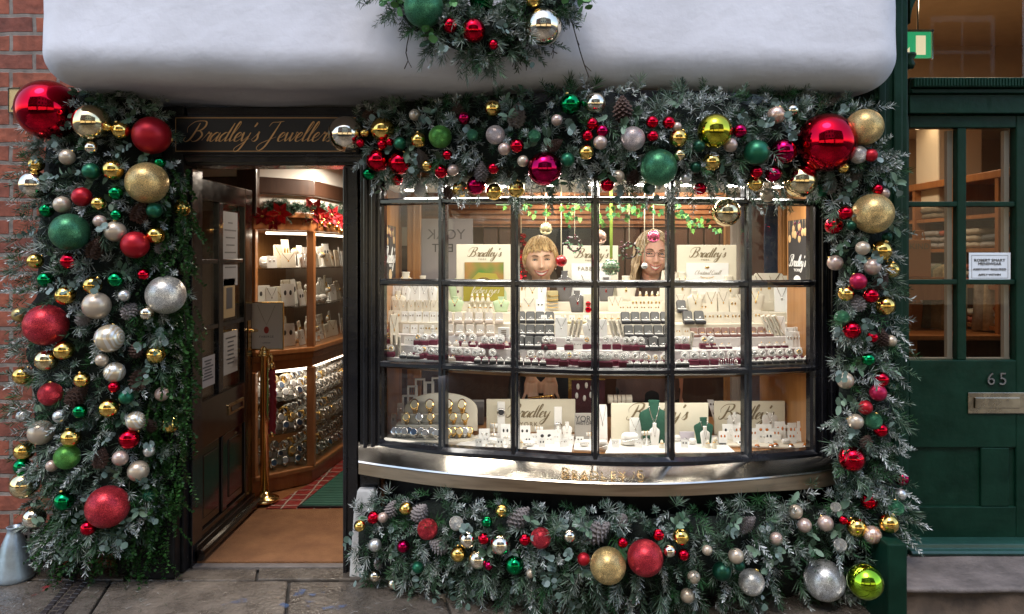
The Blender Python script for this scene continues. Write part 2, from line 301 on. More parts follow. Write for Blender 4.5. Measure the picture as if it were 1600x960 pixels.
# brick-lined gully from the downpipe
gb = brick_mat('gully brick', (.035, .022, .02), (.05, .035, .03), (.1, .09, .085), .085, .06, ms=.006); nt_ = gb.node_tree
mb = MB(); a, b_, c, d = G(60, 962), G(98, 962), G(142, 908), G(112, 904); M4 = [(a[0], a[1]), (b_[0], b_[1]), (c[0], c[1]), (d[0], d[1])]
va = Vector(M4[0]); 
o = None
gm = MB(); gm.mi = 0
for i in range(9):
    t0, t1 = i / 9 + .008, (i + 1) / 9 - .008
    for j in range(3):
        u0, u1 = j / 3 + .03, (j + 1) / 3 - .03
        f = lambda u, t: (Vector(M4[0]) * (1 - u) + Vector(M4[1]) * u) * (1 - t) + (Vector(M4[3]) * (1 - u) + Vector(M4[2]) * u) * t
        gm.slab([f(u0, t0), f(u1, t0), f(u1, t1), f(u0, t1)], -.01, .008 - (.006 if j == 1 else 0))
tag(gm.build('drain_channel', mat('blue brick', (.03, .024, .024), .35, var=.4, bump=.3), bevel=.003), 'short channel of dark blue bricks running out from the downpipe foot', 'drain')

# ------------------------------------------------------------------ white rendered jetty over the shop
def rounded_jetty():
    x0, x1, y0, y1, z0, z1 = PX(42, -.5), PX(1424, -.5), -.5, .3, 2.29, 6.5
    r = .15
    def lin(a, b, n, e): # denser near the ends
        t = np.linspace(0, 1, n); return list(a + e * np.linspace(0, 1, 12))[:-1] + list(np.linspace(a + e, b - e, n)) + list(b - e * np.linspace(1, 0, 12))[1:]
    xs = lin(x0, x1, 70, .2); ys = list(np.linspace(y0, y0 + .2, 12)) + list(np.linspace(y0 + .25, y1, 8)); zs = list(np.linspace(z0, z0 + .2, 12)) + list(np.linspace(z0 + .25, 3.2, 14)) + list(np.linspace(3.5, z1, 6))
    vs, fs = [], []
    def surf(A, B, fn):
        k = len(vs)
        for a in A:
            for b in B: vs.append(fn(a, b))
        nb = len(B); fs.extend((k + i * nb + j, k + (i + 1) * nb + j, k + (i + 1) * nb + j + 1, k + i * nb + j + 1) for i in range(len(A) - 1) for j in range(nb - 1))
    surf(xs, zs, lambda x, z: (x, y0, z)); surf(xs, ys[::-1], lambda x, y: (x, y, z0)); surf(ys[::-1], zs, lambda y, z: (x0, y, z)); surf(ys, zs, lambda y, z: (x1, y, z))
    out = []
    for (x, y, z) in vs:
        p = Vector((x, y, z)); q = Vector((min(max(x, x0 + r), x1 - r), max(y, y0 + r), max(z, z0 + r))); n = (p - q)
        if n.length > 1e-6:
            p = q + n.normalized() * r
        u = (p.x - x0) / (x1 - x0); k = max(0, 1 - (p.z - z0) / .6)
        p.z += k * (-.012 * math.sin(u * 3.1) + .03 * (1 - u) ** 2 * (1 if p.y < -.2 else .4))          # old, sagging bottom edge
        nz = noise.noise(Vector((p.x * 2.2, p.y * 3, p.z * 2.5))) * .02 + noise.noise(Vector((p.x * 7, p.y * 7, p.z * 9))) * .004
        if n.length > 1e-6: p += n.normalized() * nz
        out.append(p)
    mb = MB(); mb.add(out, fs); return mb
PLC = MATS['white lime render']; n = PLC.node_tree.nodes; l = PLC.node_tree.links
# hairline cracks and grey weathering in the limewash
tc = n.new('ShaderNodeTexCoord'); mp = n.new('ShaderNodeMapping'); mp.inputs['Scale'].default_value = (.35, 1, 1.6); l.new(tc.outputs['Object'], mp.inputs[0])
vo = n.new('ShaderNodeTexNoise'); vo.inputs['Scale'].default_value = 2.6; vo.inputs['Detail'].default_value = 8; l.new(mp.outputs[0], vo.inputs[0])
sb = n.new('ShaderNodeMath'); sb.operation = 'SUBTRACT'; sb.inputs[1].default_value = .5; l.new(vo.outputs[0], sb.inputs[0]); ab = n.new('ShaderNodeMath'); ab.operation = 'ABSOLUTE'; l.new(sb.outputs[0], ab.inputs[0])
mr = n.new('ShaderNodeMapRange'); mr.inputs[1].default_value = 0; mr.inputs[2].default_value = .006; mr.inputs[3].default_value = .72; mr.inputs[4].default_value = 1; l.new(ab.outputs[0], mr.inputs[0])
mx = n.new('ShaderNodeMix'); mx.data_type = 'RGBA'; mx.blend_type = 'MULTIPLY'; mx.inputs[0].default_value = .22; b = n['Principled BSDF']; old = b.inputs['Base Color'].links[0].from_socket
l.new(old, mx.inputs[6]); l.new(mr.outputs[0], mx.inputs[7]); l.new(mx.outputs[2], b.inputs['Base Color'])
jt = rounded_jetty().build('jettied_wall', PLC, smooth=True)
tag(jt, 'white rendered upper storey with rounded lower edge bulging over the shop front', 'wall')

# ------------------------------------------------------------------ brick neighbour with plaque, air brick and can
BR = brick_mat('old red brick', (.27, .075, .04), (.17, .05, .035), (.2, .17, .15), .235, .092, ms=.011)
mb = MB(); mb.box(-3.6, -1.93, .03, .4, -.02, 6.5)
tag(mb.build('brick_wall', BR), 'old red brick wall beside the shop, partly behind the tall garland', 'wall')
t = thing('air_brick', P(52, 850, .03), 'iron lattice air vent low in the brick wall', 'vent')
mb = MB(); mb.box(PX(28, .02), PX(88, .02), .015, .028, PZ(888, .02), PZ(818, .02)); mb.build('backing', mat('vent dark', (.01, .01, .01), .9), t)
mb = MB(); IRON = mat('rusty iron', (.06, .045, .04), .7, var=.4, bump=.4)
for i in range(8):
    x = PX(29 + i * 8, .01); mb.box(x, x + .011, .0, .0148, PZ(888, .01), PZ(820, .01))
for i in range(7):
    z = PZ(886 - i * 10.5, .01); mb.box(PX(29, .01), PX(88, .01), -.002, .0125, z - .004, z + .007)
mb.build('lattice', IRON, t)
t = thing('wall_plaque', P(32, 157, .0), 'yellow plaque with a dark letter on the brick wall behind the huge red bauble', 'plaque')
mb = MB(); mb.box(PX(12, .015), PX(66, .015), .012, .028, PZ(177, .015), PZ(137, .015)); mb.build('plate', mat('yellow plate', (.55, .4, .17), .45), t, bevel=.006)
mb = MB(); q = [(13, 138), (65, 138), (65, 176), (13, 176), (13, 138)]
mb.tube([P(a, b, .0095) for a, b in q], .0022, 6); mb.build('border', INKD, t)
text_obj('lettering', 'Å', .055, P(17, 171, .0105), INKD, t, align='LEFT')
t = thing('metal_can', (*G(20, 905), 0), 'galvanised conical metal can standing on the flags by the brick wall', 'can')
gx, gy = G(22, 905); gz = mat('galvanised zinc', (.3, .36, .41), .42, .75, var=.3, scale=9, bump=.1, rvar=.12)
mb = MB(); mb.lathe([(.082, 0), (.086, .012), (.084, .03), (.052, .17), (.033, .215), (.027, .232), (.03, .245), (.033, .25), (.026, .25), (.02, .2)], (gx, gy, .002), 28); mb.build('body', gz, t, smooth=True)
mb = MB(); mb.tube([(gx + .055, gy - .02, .16), (gx + .085, gy - .03, .17), (gx + .1, gy - .03, .13), (gx + .085, gy - .02, .07)], .004, 6); mb.build('handle', gz, t, smooth=True)
# downpipe
t = thing('downpipe', (PX(128, -.03), -.04, 0), 'black iron downpipe ending in a shoe under the tall garland', 'pipe'); X = PX(128, -.03)
mb = MB(); mb.tube([(X, -.03, 2.28), (X, -.03, .15), (X + .004, -.05, .07), (X - .01, -.13, .025)], .038, 14); mb.lathe([(.046, 0), (.046, .05)], (X, -.03, .16), 14); mb.build('pipe', BLACKM, t, smooth=True)

# ------------------------------------------------------------------ black shop front with the doorway
t = thing('shopfront', (-1.3, 0, 0), 'black painted timber shop front with doorway and lettered fascia', 'shop front'); SHOP = t
mb = MB(); mb.box(-1.93, -1.602, -.06, .1, .0, 2.28); mb.box(-1.9, -1.64, -.075, -.0625, .5, 2.0); mb.build('pilaster', BLACKM, t, bevel=.006)
mb = MB(); mb.box(PX(206, -.12), PX(274, -.12), -.13, -.0625, 0, PZ(800, -.12)); mb.box(PX(204, -.12), PX(276, -.12), -.14, -.0625, PZ(806, -.12), PZ(800, -.12) + .02); mb.build('plinth', BLACKM, t, bevel=.008)
mb = MB(); mb.box(PX(540, 0), PX(562, 0), -.05, .12, 0, 1.99); mb.box(PX(540, 0) - .0, PX(546, 0), -.062, -.0525, 0, 1.98); mb.build('jamb', BLACK, t, bevel=.004)
mb = MB(); mb.box(-1.6, -1.585, .0, .12, 0, 1.985); mb.build('jamb', BLACK, t, bevel=.003)
mb = MB(); mb.box(-1.6, PX(574, 0), -.04, .12, 1.993, 2.28); mb.box(-1.6, PX(574, 0), -.07, -.0425, 2.005, 2.045); mb.box(-1.6, PX(574, 0), -.085, -.0725, 2.03, 2.045); mb.build('lintel', BLACK, t, bevel=.004)
mb = MB(); mb.box(-1.585, PX(540, 0) - .002, -.005, .04, -.01, .010); mb.build('threshold', mat('threshold stone', (.13, .11, .1), .6, var=.3, bump=.4), t, bevel=.004)
# fascia sign
sg = thing('shop_sign', P(400, 210, -.06), 'long black fascia sign with gold script lettering above the doorway', 'sign')
mb = MB(); mb.box(PX(270, -.06), PX(560, -.06), -.064, -.0425, PZ(241, -.06), PZ(181, -.06)); mb.build('board', mat('sign black', (.008, .008, .01), .3, coat=.2), sg, bevel=.003)
GOLDL = mat('gold leaf', (.62, .36, .16), .38, .6)
mb = MB(); z0, z1, xa, xb = PZ(237, -.065), PZ(184, -.065), PX(274, -.065), PX(556, -.065)
for (a, b, c, d) in ((xa, xb, z1 - .003, z1), (xa, xb, z0, z0 + .003), (xa, xa + .003, z0, z1)): mb.box(a, b, -.0665, -.0645, c, d)
mb.build('border', GOLDL, sg)
script_text('lettering', "Bradley's Jewellers", PX(286, -.066), PX(524, -.066), PZ(221, -.066), -.066, GOLDL, sg, bold=.8, slant=.5)

# open door leaf, hinged at the pilaster, swung into the shop
DOORM = mat('brown black varnish', (.006, .003, .0025), .16, var=.35, scale=6, bump=.05, bscale=12, coat=.35, rvar=.06)
t = thing('shop_door', (-1.6, .03, 0), 'dark varnished shop door standing open with glass panes above two panels', 'door')
xa, xb = -1.632, -1.59
def fr(y0, y1, z0, z1, dx=0): return (xa - dx, xb + dx, y0, y1, z0, z1)
mb = MB(); mb.box(*fr(.03, .11, .02, 1.95)); mb.box(*fr(.74, .86, .02, 1.95)); mb.box(*fr(.11, .74, 1.84, 1.95)); mb.box(*fr(.11, .74, .56, .8)); mb.box(*fr(.11, .74, .02, .14)); mb.box(*fr(.395, .455, .14, .56)); mb.build('frame', DOORM, t, bevel=.006)
mb = MB(); mb.box(*fr(.355, .415, .8, 1.84, -.004))
for z in (1.17, 1.52): mb.box(*fr(.11, .74, z - .012, z + .012, -.007))
mb.build('glazing_bars', BLACK, t, bevel=.003)
mb = MB(); mb.box(-1.616, -1.608, .1, .75, .79, 1.85); mb.build('glass', GLASSC, t)
for y0, y1 in ((.11, .395), (.455, .74)):
    mb = MB(); mb.box(xa + .012, xb - .012, y0, y1, .14, .56); mb.box(xa + .006, xb - .006, y0 + .045, y1 - .045, .185, .515); mb.build('panel', DOORM, t, bevel=.01)
mb = MB(); mb.box(-1.5895, -1.582, .47, .7, .655, .715); mb.mi = 1; mb.box(-1.5815, -1.579, .5, .67, .67, .7); mb.build('letter_plate', [BRASSW, DOORM], t, bevel=.003)
mb = MB(); mb.tube([(-1.565, .03, .05), (-1.565, .86, .05)], .03, 12); mb.box(-1.59, -1.572, .03, .86, .02, .1); mb.build('weather_bar', DOORM, t, bevel=.003)
mb = MB(); mb.tube([(-1.588, .8, 1.1), (-1.54, .8, 1.1), (-1.53, .77, 1.1), (-1.53, .69, 1.105)], .008, 8); mb.box(-1.5895, -1.584, .78, .82, .98, 1.16); mb.build('handle', BRASS, t, smooth=False, bevel=.002)
for i, (y0, y1, z0, z1, c, lab) in enumerate([(.44, .66, 1.38, 1.8, (.2, .2, .21), 'tall grey poster with lines of print high on the open door glass'), (.45, .66, .88, 1.12, (.28, .27, .26), 'white paper notice with small print low on the open door glass'), (.45, .62, 1.2, 1.42, (.26, .19, .1), 'tan card notice in the middle of the open door glass'), (.15, .33, .86, 1.02, (.3, .28, .28), 'pale notice low in the near column of door glass')]):
    p = thing('poster', (-1.605, (y0 + y1) / 2, z0), lab, 'poster', 'notices on the open door')
    mb = MB(); mb.box(-1.6075, -1.6065, y0, y1, z0, z1); mb.build('sheet', mat(f'poster paper {i}', c, .6), p)
    mb = MB()
    if i != 2:
        for k in range(7):
            zz = z1 - (z1 - z0) * (.15 + .1 * k); w = random.uniform(.3, .8) * (y1 - y0) / 2; yc = (y0 + y1) / 2; mb.box(-1.6064, -1.6058, yc - w, yc + w, zz - .004, zz + .004)
    else: mb.box(-1.6064, -1.6058, y0 + .04, y1 - .04, z0 + .05, z1 - .05)
    mb.build('print', INKD, p)

# ------------------------------------------------------------------ shop interior
FLOORM = wood('oak floor boards', (.2, .075, .025), (.3, .12, .045), rough=.4, axis='X')
mb = MB(); mb.add([(-2.05, .1, .004), (1.75, .1, .004), (1.75, 3.3, .004), (-2.05, 3.3, .004)], [(0, 1, 2, 3)]); tag(mb.build('floor', FLOORM), kind='structure')
coir = mat('coir matting', (.15, .06, .022), .97, col2=(.27, .125, .05), scale=5, bump=1.0, bscale=120, detail=9)
mb = MB(); mb.slab([(-1.58, .042), (-.84, .042), (-.79, .83), (-1.58, .8)], .005, .016); tag(mb.build('coir_mat', coir), 'brown coir mat filling the floor just inside the doorway', 'mat')
tl = brick_mat('red quarry tile', (.2, .02, .018), (.26, .03, .025), (.4, .34, .28), .1, .1, ms=.006, rough=.35, offset=0)
n = tl.node_tree.nodes; l = tl.node_tree.links
sep = [x for x in n if x.type == 'SEPXYZ'][0]; cbn = [x for x in n if x.type == 'COMBXYZ'][0]; l.new(sep.outputs[0], cbn.inputs[0]); l.new(sep.outputs[1], cbn.inputs[1])
mb = MB(); mb.slab([(-1.5, .835), (-.79, .835), (-.79, 3.2), (-1.27, 3.2), (-1.27, 2.0), (-1.37, 1.3)], .005, .012); tag(mb.build('tiled_floor', tl), kind='structure')
gm_ = mat('green ribbed matting', (.03, .11, .075), .85, var=.15, bump=.3, bscale=200)
t = thing('entrance_mat', (-1.0, 1.2, .012), 'green ribbed mat with a black edge on the red floor tiles', 'mat')
mb = MB(); mb.slab([(-1.31, .84), (-.79, .84), (-.79, 2.4), (-1.1, 2.4)], .0125, .02); mb.build('edging', BLACKM, t)
mb = MB()
for i in range(46): mb.slab([(-1.29 + .19 * i / 46, .87 + i * .033), (-.8, .87 + i * .033), (-.8, .89 + i * .033), (-1.29 + .19 * i / 46, .89 + i * .033)], .0202, .026)
mb.slab([(-1.285, .86), (-.8, .86), (-.8, 2.38), (-1.1, 2.38)], .0201, .0225)
mb.build('ribs', gm_, t)
mb = MB(); mb.box(-2.1, -2.05, .1, 3.3, 0, 2.3); mb.box(-2.05, 1.75, 3.3, 3.35, 0, 2.3); mb.box(1.75, 1.8, .02, 3.35, 0, 2.3); tag(mb.build('interior_wall', mat('cream wall', (.55, .47, .38), .8, bump=.1)), kind='structure')
mb = MB(); mb.box(-2.1, 1.8, .125, 3.35, 2.2, 2.26); tag(mb.build('ceiling', CEILW), kind='structure')
for (a, b, c, d, z) in ((-2.04, -.79, .5, .66, 2.06), (-.95, -.85, .67, 3.29, 2.08)):
    mb = MB(); mb.box(a, b, c, d, z, 2.195); tag(mb.build('ceiling_beam', WOODD, bevel=.012), {.5: 'dark oak beam crossing the shop ceiling just inside the door', .67: 'dark oak beam running back along the shop ceiling'}[c] + (' nearest the cabinets' if a == -1.36 else '' if c == .5 else ' by the window partition'), 'beam', 'ceiling beams')
mb = MB(); mb.box(-1.75, -1.62, 1.02, 1.09, 1.8, 2.2); tag(mb.build('oak_post', WOODD, bevel=.01), 'dark oak post standing above the cabinet end under the ceiling', 'post')

def cabinet():
    t = thing('display_cabinet', (-1.6, 1.3, 0), 'oak corner cabinet with lit glass fronts full of jewellery and watches', 'cabinet')
    pts = [Vector((-1.66, 1.08, 0)), Vector((-1.358, 1.35, 0)), Vector((-1.26, 2.05, 0)), Vector((-1.26, 2.9, 0))]
    poly = [(p.x, p.y) for p in pts] + [(-2.03, 2.9), (-2.03, 1.08)]
    def off(k): # polygon pushed out by k
        c = Vector((-1.75, 1.95)); out = []
        for i, (x, y) in enumerate(poly): out.append((x + (k if i < 4 else 0) * (.9 if x > -1.9 else 0), y - (k if i in (0, 1) else 0) * .7))
        return out
    mb = MB(); mb.slab(poly, .005, .1); mb.slab(off(.02), .1001, .13); mb.build('plinth', WOODR, t, bevel=.006)
    mb = MB(); mb.slab(poly, .8, .9); mb.slab(off(.025), .9002, .935); mb.slab(off(.014), .86, .8998); mb.build('counter', WOODR, t, bevel=.006)
    mb = MB(); mb.slab(poly, 1.8405, 2.195); o = mb.build('bulkhead', CEILW, None); tag(o, 'white plastered bulkhead above the corner cabinet', 'bulkhead')
    mb = MB(); mb.slab(off(.03), 1.95, 2.06); tag(mb.build('ceiling_beam', WOODD, None, bevel=.01), 'dark oak beam running round the white bulkhead over the cabinet', 'beam', 'ceiling beams')
    mb = MB(); mb.slab(poly, 1.72, 1.8); mb.slab(off(.03), 1.8002, 1.84); mb.build('cornice', WOODR, t, bevel=.006)
    mb = MB(); mb.box(-2.03, -2.01, 1.1, 2.9, .13, 1.72); mb.box(-2.01, -1.7, 1.09, 1.1, .13, 1.72); mb.build('back_panel', WOODO, t)
    for i, p in enumerate(pts):
        mb = MB(); w = .032
        for z0, z1 in ((.1305, .7995), (.9355, 1.7195)): mb.box(p.x - w, p.x + w * .6, p.y - w * .6, p.y + w, z0, z1)
        mb.build('post', WOODO if i > 1 else WOODR, t, bevel=.005)
    for i in range(3):
        a, b = pts[i], pts[i + 1]; d = (b - a).normalized(); nrm = Vector((d.y, -d.x, 0)); a2, b2 = a + d * .03, b - d * .03
        for z0, z1 in ((.131, .799), (.936, 1.719)):
            mb = MB(); q = nrm * .003; mb.add([a2 + Vector((0, 0, z0)) - q, b2 + Vector((0, 0, z0)) - q, b2 + Vector((0, 0, z1)) - q, a2 + Vector((0, 0, z1)) - q], [(0, 1, 2, 3)]); mb.build('glass_pane', GLASSC, t)
    for z in (.36, .58, 1.2, 1.46):
        mb = MB(); mb.slab([(-1.68, 1.13), (-1.38, 1.39), (-1.29, 2.06), (-1.29, 2.86), (-2.0, 2.86), (-2.0, 1.13)], z, z + .008); mb.build('shelf', GLASSC, t)
    for z in (1.7, .78):
        mb = MB(); mb.tube([(-1.62, 1.2, z), (-1.4, 1.41, z)], .008, 6); mb.tube([(-1.4, 1.41, z), (-1.31, 2.06, z)], .008, 6); mb.tube([(-1.31, 2.06, z), (-1.31, 2.85, z)], .008, 6); mb.build('light_strip', mat('cabinet lamp', (1, .9, .75), .5, emit=(1, .86, .66), estr=2.5), t)
    return t
cabinet()
def area(name, loc, sx, sy, power, col=(1, .88, .72), rot=(0, 0, 0), parent=None):
    a = bpy.data.lights.new(name, 'AREA'); a.shape = 'RECTANGLE'; a.size = sx; a.size_y = sy; a.energy = power; a.color = col
    o = bpy.data.objects.new(name, a); COL.objects.link(o); o.location = loc; o.rotation_euler = [R(v) for v in rot]; return o
LAMPK = {}
def L(name, *a, **k): return area(name, *a, **k)
CABP, ROOMP, BAYP, LOWP, RSHOPP = 3.5, 5.5, 9, 2.7, 6
L('cabinet_lamp', (-1.62, 1.7, 1.69), .4, 1.0, CABP); L('cabinet_lamp_low', (-1.62, 1.7, .77), .4, 1.0, CABP * .3)
for x, y in ((-1.05, 1.3), (.3, 1.2), (1.2, 1.2)):
    t = thing('ceiling_light', (x, y, 2.19), {-1.05: 'round flush ceiling light over the entrance mat', .3: 'round flush ceiling light behind the window display near the middle', 1.2: 'round flush ceiling light behind the window display by the corner'}[x], 'ceiling light', 'shop ceiling lights')
    mb = MB(); mb.lathe([(.1, 0), (.1, .012), (.08, .02)], (x, y, 2.178), 20); mb.build('rim', SILVER, t, smooth=True)
    mb = MB(); mb.lathe([(.075, 0), (.075, .004)], (x, y, 2.172), 20); mb.build('diffuser', mat('warm lamp', (1, .9, .8), .5, emit=(1, .87, .7), estr=8), t)
    L('ceiling_lamp', (x, y, 2.165), .15, .15, ROOMP * (1.5 if x < 0 else 1))

# ------------------------------------------------------------------ bay window
NPX = [594, 691, 804, 930, 1048, 1168, 1272]; NY = [-.02, -.17, -.29, -.36, -.36, -.3, -.2]
def cubic(xs, ys):
    xs = np.array(xs, float); ys = np.array(ys, float)
    def f(x):
        x = min(max(x, xs[0]), xs[-1]); i = min(max(int(np.searchsorted(xs, x) - 1), 0), len(xs) - 2); h = xs[i + 1] - xs[i]; t = (x - xs[i]) / h
        def sl(k):
            if k == 0: return (ys[1] - ys[0]) / (xs[1] - xs[0])
            if k == len(xs) - 1: return (ys[-1] - ys[-2]) / (xs[-1] - xs[-2])
            return (ys[k + 1] - ys[k - 1]) / (xs[k + 1] - xs[k - 1])
        a, b = sl(i) * h, sl(i + 1) * h
        return float((2 * t ** 3 - 3 * t * t + 1) * ys[i] + (t ** 3 - 2 * t * t + t) * a + (-2 * t ** 3 + 3 * t * t) * ys[i + 1] + (t ** 3 - t * t) * b)
    return f
bayY = cubic(NPX, NY)
ROWY = [[316, 314, 313, 312, 313, 315, 317], [441, 442, 443, 444, 444, 444, 443], [569, 573, 577, 581, 581, 580, 576], [687, 699, 706, 714, 715, 711, 703]]
rowf = [cubic(NPX, r) for r in ROWY]
def rowZ(r, px): return 2.2 if r < 0 else PZ(rowf[r](px), bayY(px))
def bp(px, off=0):  # plan point of the bay curve and its outward normal
    Y = bayY(px); p = Vector((PX(px, Y), Y)); e = 2; a = Vector((PX(px - e, bayY(px - e)), bayY(px - e))); b = Vector((PX(px + e, bayY(px + e)), bayY(px + e))); d = (b - a).normalized(); nrm = Vector((d.y, -d.x))
    return p + nrm * off, d, nrm
BAY = thing('bay_window', (PX(930, -.1), -.1, 0), 'bowed black multi pane shop window lit from inside', 'window')
SAMP = []
for i in range(6): SAMP += [NPX[i] + (NPX[i + 1] - NPX[i]) * k / 4 for k in range(4)]
SAMP.append(NPX[-1])
for px in NPX:
    p, d, nr = bp(px); w = 1.0 if px not in (594, 1272) else 1.3
    prof = [(-.008, .024), (.008, .024), (.012, .012), (.018 * w, .004), (.018 * w, -.03), (-.018 * w, -.03), (-.018 * w, .004), (-.012, .012)]
    mb = MB(); mb.slab([tuple(p + d * u + nr * v) for u, v in prof], rowZ(3, px) - .01, 2.25); mb.build('mullion', BLACK, BAY)
def sweep(mb, prof, zf, S_=SAMP, close=True): # prof: (out, up)
    n = len(prof); vs = []
    for px in S_:
        z = zf(px)
        for (o_, u) in prof:
            q = bp(px, o_)[0]; vs.append((q.x, q.y, z + u))
    fs = [(i * n + k, i * n + (k + 1) % n, (i + 1) * n + (k + 1) % n, (i + 1) * n + k) for i in range(len(S_) - 1) for k in range(n)]
    fs += [tuple(range(n)), tuple(range(len(vs) - 1, len(vs) - n - 1, -1))]
    mb.add(vs, fs)
for r in range(3):
    mb = MB(); sweep(mb, [(.02, -.008), (.02, .008), (.01, .012), (.003, .017), (-.026, .017), (-.026, -.017), (.003, -.017), (.01, -.012)], lambda px: rowZ(r, px)); mb.build('transom', BLACK, BAY)
mb = MB(); sweep(mb, [(.03, -.044), (.03, -.012), (.012, .004), (-.027, .008), (-.027, -.044)], lambda px: rowZ(3, px)); mb.build('bottom_rail', BLACK, BAY)
mb = MB(); sweep(mb, [(.04, -.05), (.04, .08), (-.04, .08), (-.04, -.05)], lambda px: 2.2); mb.build('head_rail', BLACK, BAY)
for i in range(6):
    ss = [NPX[i] + (NPX[i + 1] - NPX[i]) * k / 4 for k in range(5)]
    for r in range(-1, 3):
        mb = MB(); A = []; B = []; tilt = random.uniform(-.008, .008)
        for k, px in enumerate(ss):
            q = bp(px, -.012 + tilt * (k - 2) / 2)[0]; A.append((q.x, q.y, rowZ(r + 1, px))); B.append((q.x, q.y, rowZ(r, px)))
        mb.strip(A, B); o = mb.build('glass_pane', GLASSP, BAY, smooth=True)
# side posts of the bay
for pxs, Y0 in (((562, 594), -.04), ((1274, 1312), -.215)):
    mb = MB(); a, b = PX(pxs[0], Y0), PX(pxs[1], Y0); w = b - a; mb.box(a, b, Y0, Y0 + .1, .0, 2.25); mb.box(a + w * .2, a + w * .42, Y0 - .018, Y0 - .0025, .55, 2.25); mb.box(a + w * .58, a + w * .8, Y0 - .018, Y0 - .0025, .55, 2.25); mb.build('side_post', BLACK, BAY, bevel=.005)
# metal sill
SPX = [560, 600, 691, 804, 930, 1048, 1168, 1272, 1310]; sin = cubic(SPX, [690, 698, 711, 720, 728, 729, 722, 714, 709]); sou = cubic(SPX, [722, 728, 739, 748, 755, 756, 749, 739, 732]); sli = cubic(SPX, [741, 748, 761, 769, 775, 776, 770, 764, 757]); sY = cubic(SPX, [-.0, -.04, -.185, -.3, -.37, -.37, -.31, -.21, -.18])
mb = MB(); vs = []; S2 = [560 + 750 * k / 60 for k in range(61)]
for px in S2:
    y = sY(px); inn = P(px, sin(px), y - .025); oz = PZ(sou(px), y - .115); lz = PZ(sli(px), y - .115); ou = P(px, sou(px), y - .115)
    ou2 = ou + Vector((0, .0, -.012)); lip = Vector((ou.x, ou.y + .002, lz))
    vs += [inn, inn.lerp(ou, .5), ou.lerp(inn, .06), ou + Vector((0, 0, -.003)), ou + Vector((0, .004, -.008)), lip, Vector((inn.x, inn.y + .02, lz))]
nn = 7
for (i0, i1, mi) in ((0, 2, 0), (2, 3, 0), (3, 4, 1), (4, 5, 1), (5, 6, 1)):   # separate strips keep the arrises crisp
    mb.mi = mi
    cols = range(i0, i1 + 1); vv = []; n_ = len(cols)
    for i in range(61):
        for c in cols: vv.append(vs[i * nn + c])
    mb.add(vv, [(i * n_ + k, i * n_ + k + 1, (i + 1) * n_ + k + 1, (i + 1) * n_ + k) for i in range(60) for k in range(n_ - 1)])
SILL = mb.build('sill', [STEEL, SILLLIP], BAY, smooth=True)
# raised letters on the sill
for i, ch in enumerate("BRADLEY'S"):
    px = 882 + i * 15.2 + (3 if i > 6 else 0) - (5 if i == 8 else 0); y = sY(px); a = P(px, sin(px), y - .03); b = P(px, sou(px), y - .11); mid = b.lerp(a, .24)
    tilt = math.degrees(math.atan2(a.z - b.z, a.y - b.y)); o = text_obj('lettering', ch, .072 if i in (0, 8) else .056, mid + Vector((0, 0, .004)), BRASSW, BAY, rot=(tilt, 0, math.degrees(math.atan2(sY(px + 6) - sY(px - 6), PX(px + 6, sY(px + 6)) - PX(px - 6, sY(px - 6))))), ext=.002); o.parent = SILL; o.location = mid + Vector((0, -.012, .006)) - wloc(SILL)
# stall riser below the sill, plastered at the door end
mb = MB(); sweep(mb, [(-.06, 0), (-.06, .56), (-.14, .56), (-.14, 0)], lambda px: -.01, [p for p in SAMP]); mb.build('stall_riser', BLACKM, BAY)
mb = MB(); a = PX(545, -.1); mb.add([], []); mb.prism([(PX(545, -.1), -.01), (PX(585, -.1), -.01), (PX(585, -.1), .42), (PX(558, -.1), .42), (PX(552, -.1), .3)], -.1, -.0425)
tag(mb.build('plaster_pier', mat('flaking white paint', (.5, .49, .48), .8, var=.25, scale=12, bump=.5, bscale=18), bevel=.01), 'white flaking plaster pier at the foot of the window beside the doorway', 'pier')
# inside of the bay: shelf, floor, cheeks, ceiling
def inner(off, yb, S_=SAMP): return [tuple(bp(px, off)[0]) for px in S_] + [(PX(1272, -.2), yb), (PX(594, -.02), yb)]
SHZ = 1.045
t = thing('window_shelf', (.4, .1, SHZ - .03), 'oak edged white upper shelf of the window carrying the ring displays', 'shelf')
mb = MB(); mb.slab(inner(-.045, .46), SHZ - .022, SHZ); mb.build('top', mat('shelf white', (.72, .68, .66), .5), t)
mb = MB(); mb.slab(inner(-.035, .47), SHZ - .05, SHZ - .0222); mb.build('underside', WOODOX, t)
LOZ = PZ(715, -.3)
t = thing('window_floor', (.4, .1, LOZ - .03), 'oak floor board of the lower window display', 'shelf')
mb = MB(); mb.slab(inner(-.035, .55), LOZ - .03, LOZ); mb.build('board', WOODOX, t)
CHK = []
for xa, xb, ya in ((PX(594, -.02) - .02, PX(594, -.02) + .004, .0), (PX(1272, -.2) - .004, PX(1272, -.2) + .02, -.16)):
    mb = MB(); mb.box(xa, xb, ya + .02, .55, .55, SHZ - .055); mb.box(xa, xb, ya + .02, .55 if xa < 0 else .13, SHZ - .055, 1.93); tag(mb.build('window_cheek', WOODO), 'orange oak side board of the window display ' + ('nearest the doorway' if xa < 0 else 'nearest the green shop'), 'panel', 'window side boards')
BCZ = 1.9
t = thing('window_canopy', (.4, .1, BCZ), 'white ceiling panel of the window display with a row of bright spotlights', 'ceiling panel')
mb = MB(); mb.slab(inner(-.05, .42), BCZ, BCZ + .03); mb.build('panel', mat('canopy white', (.75, .73, .68), .6), t)
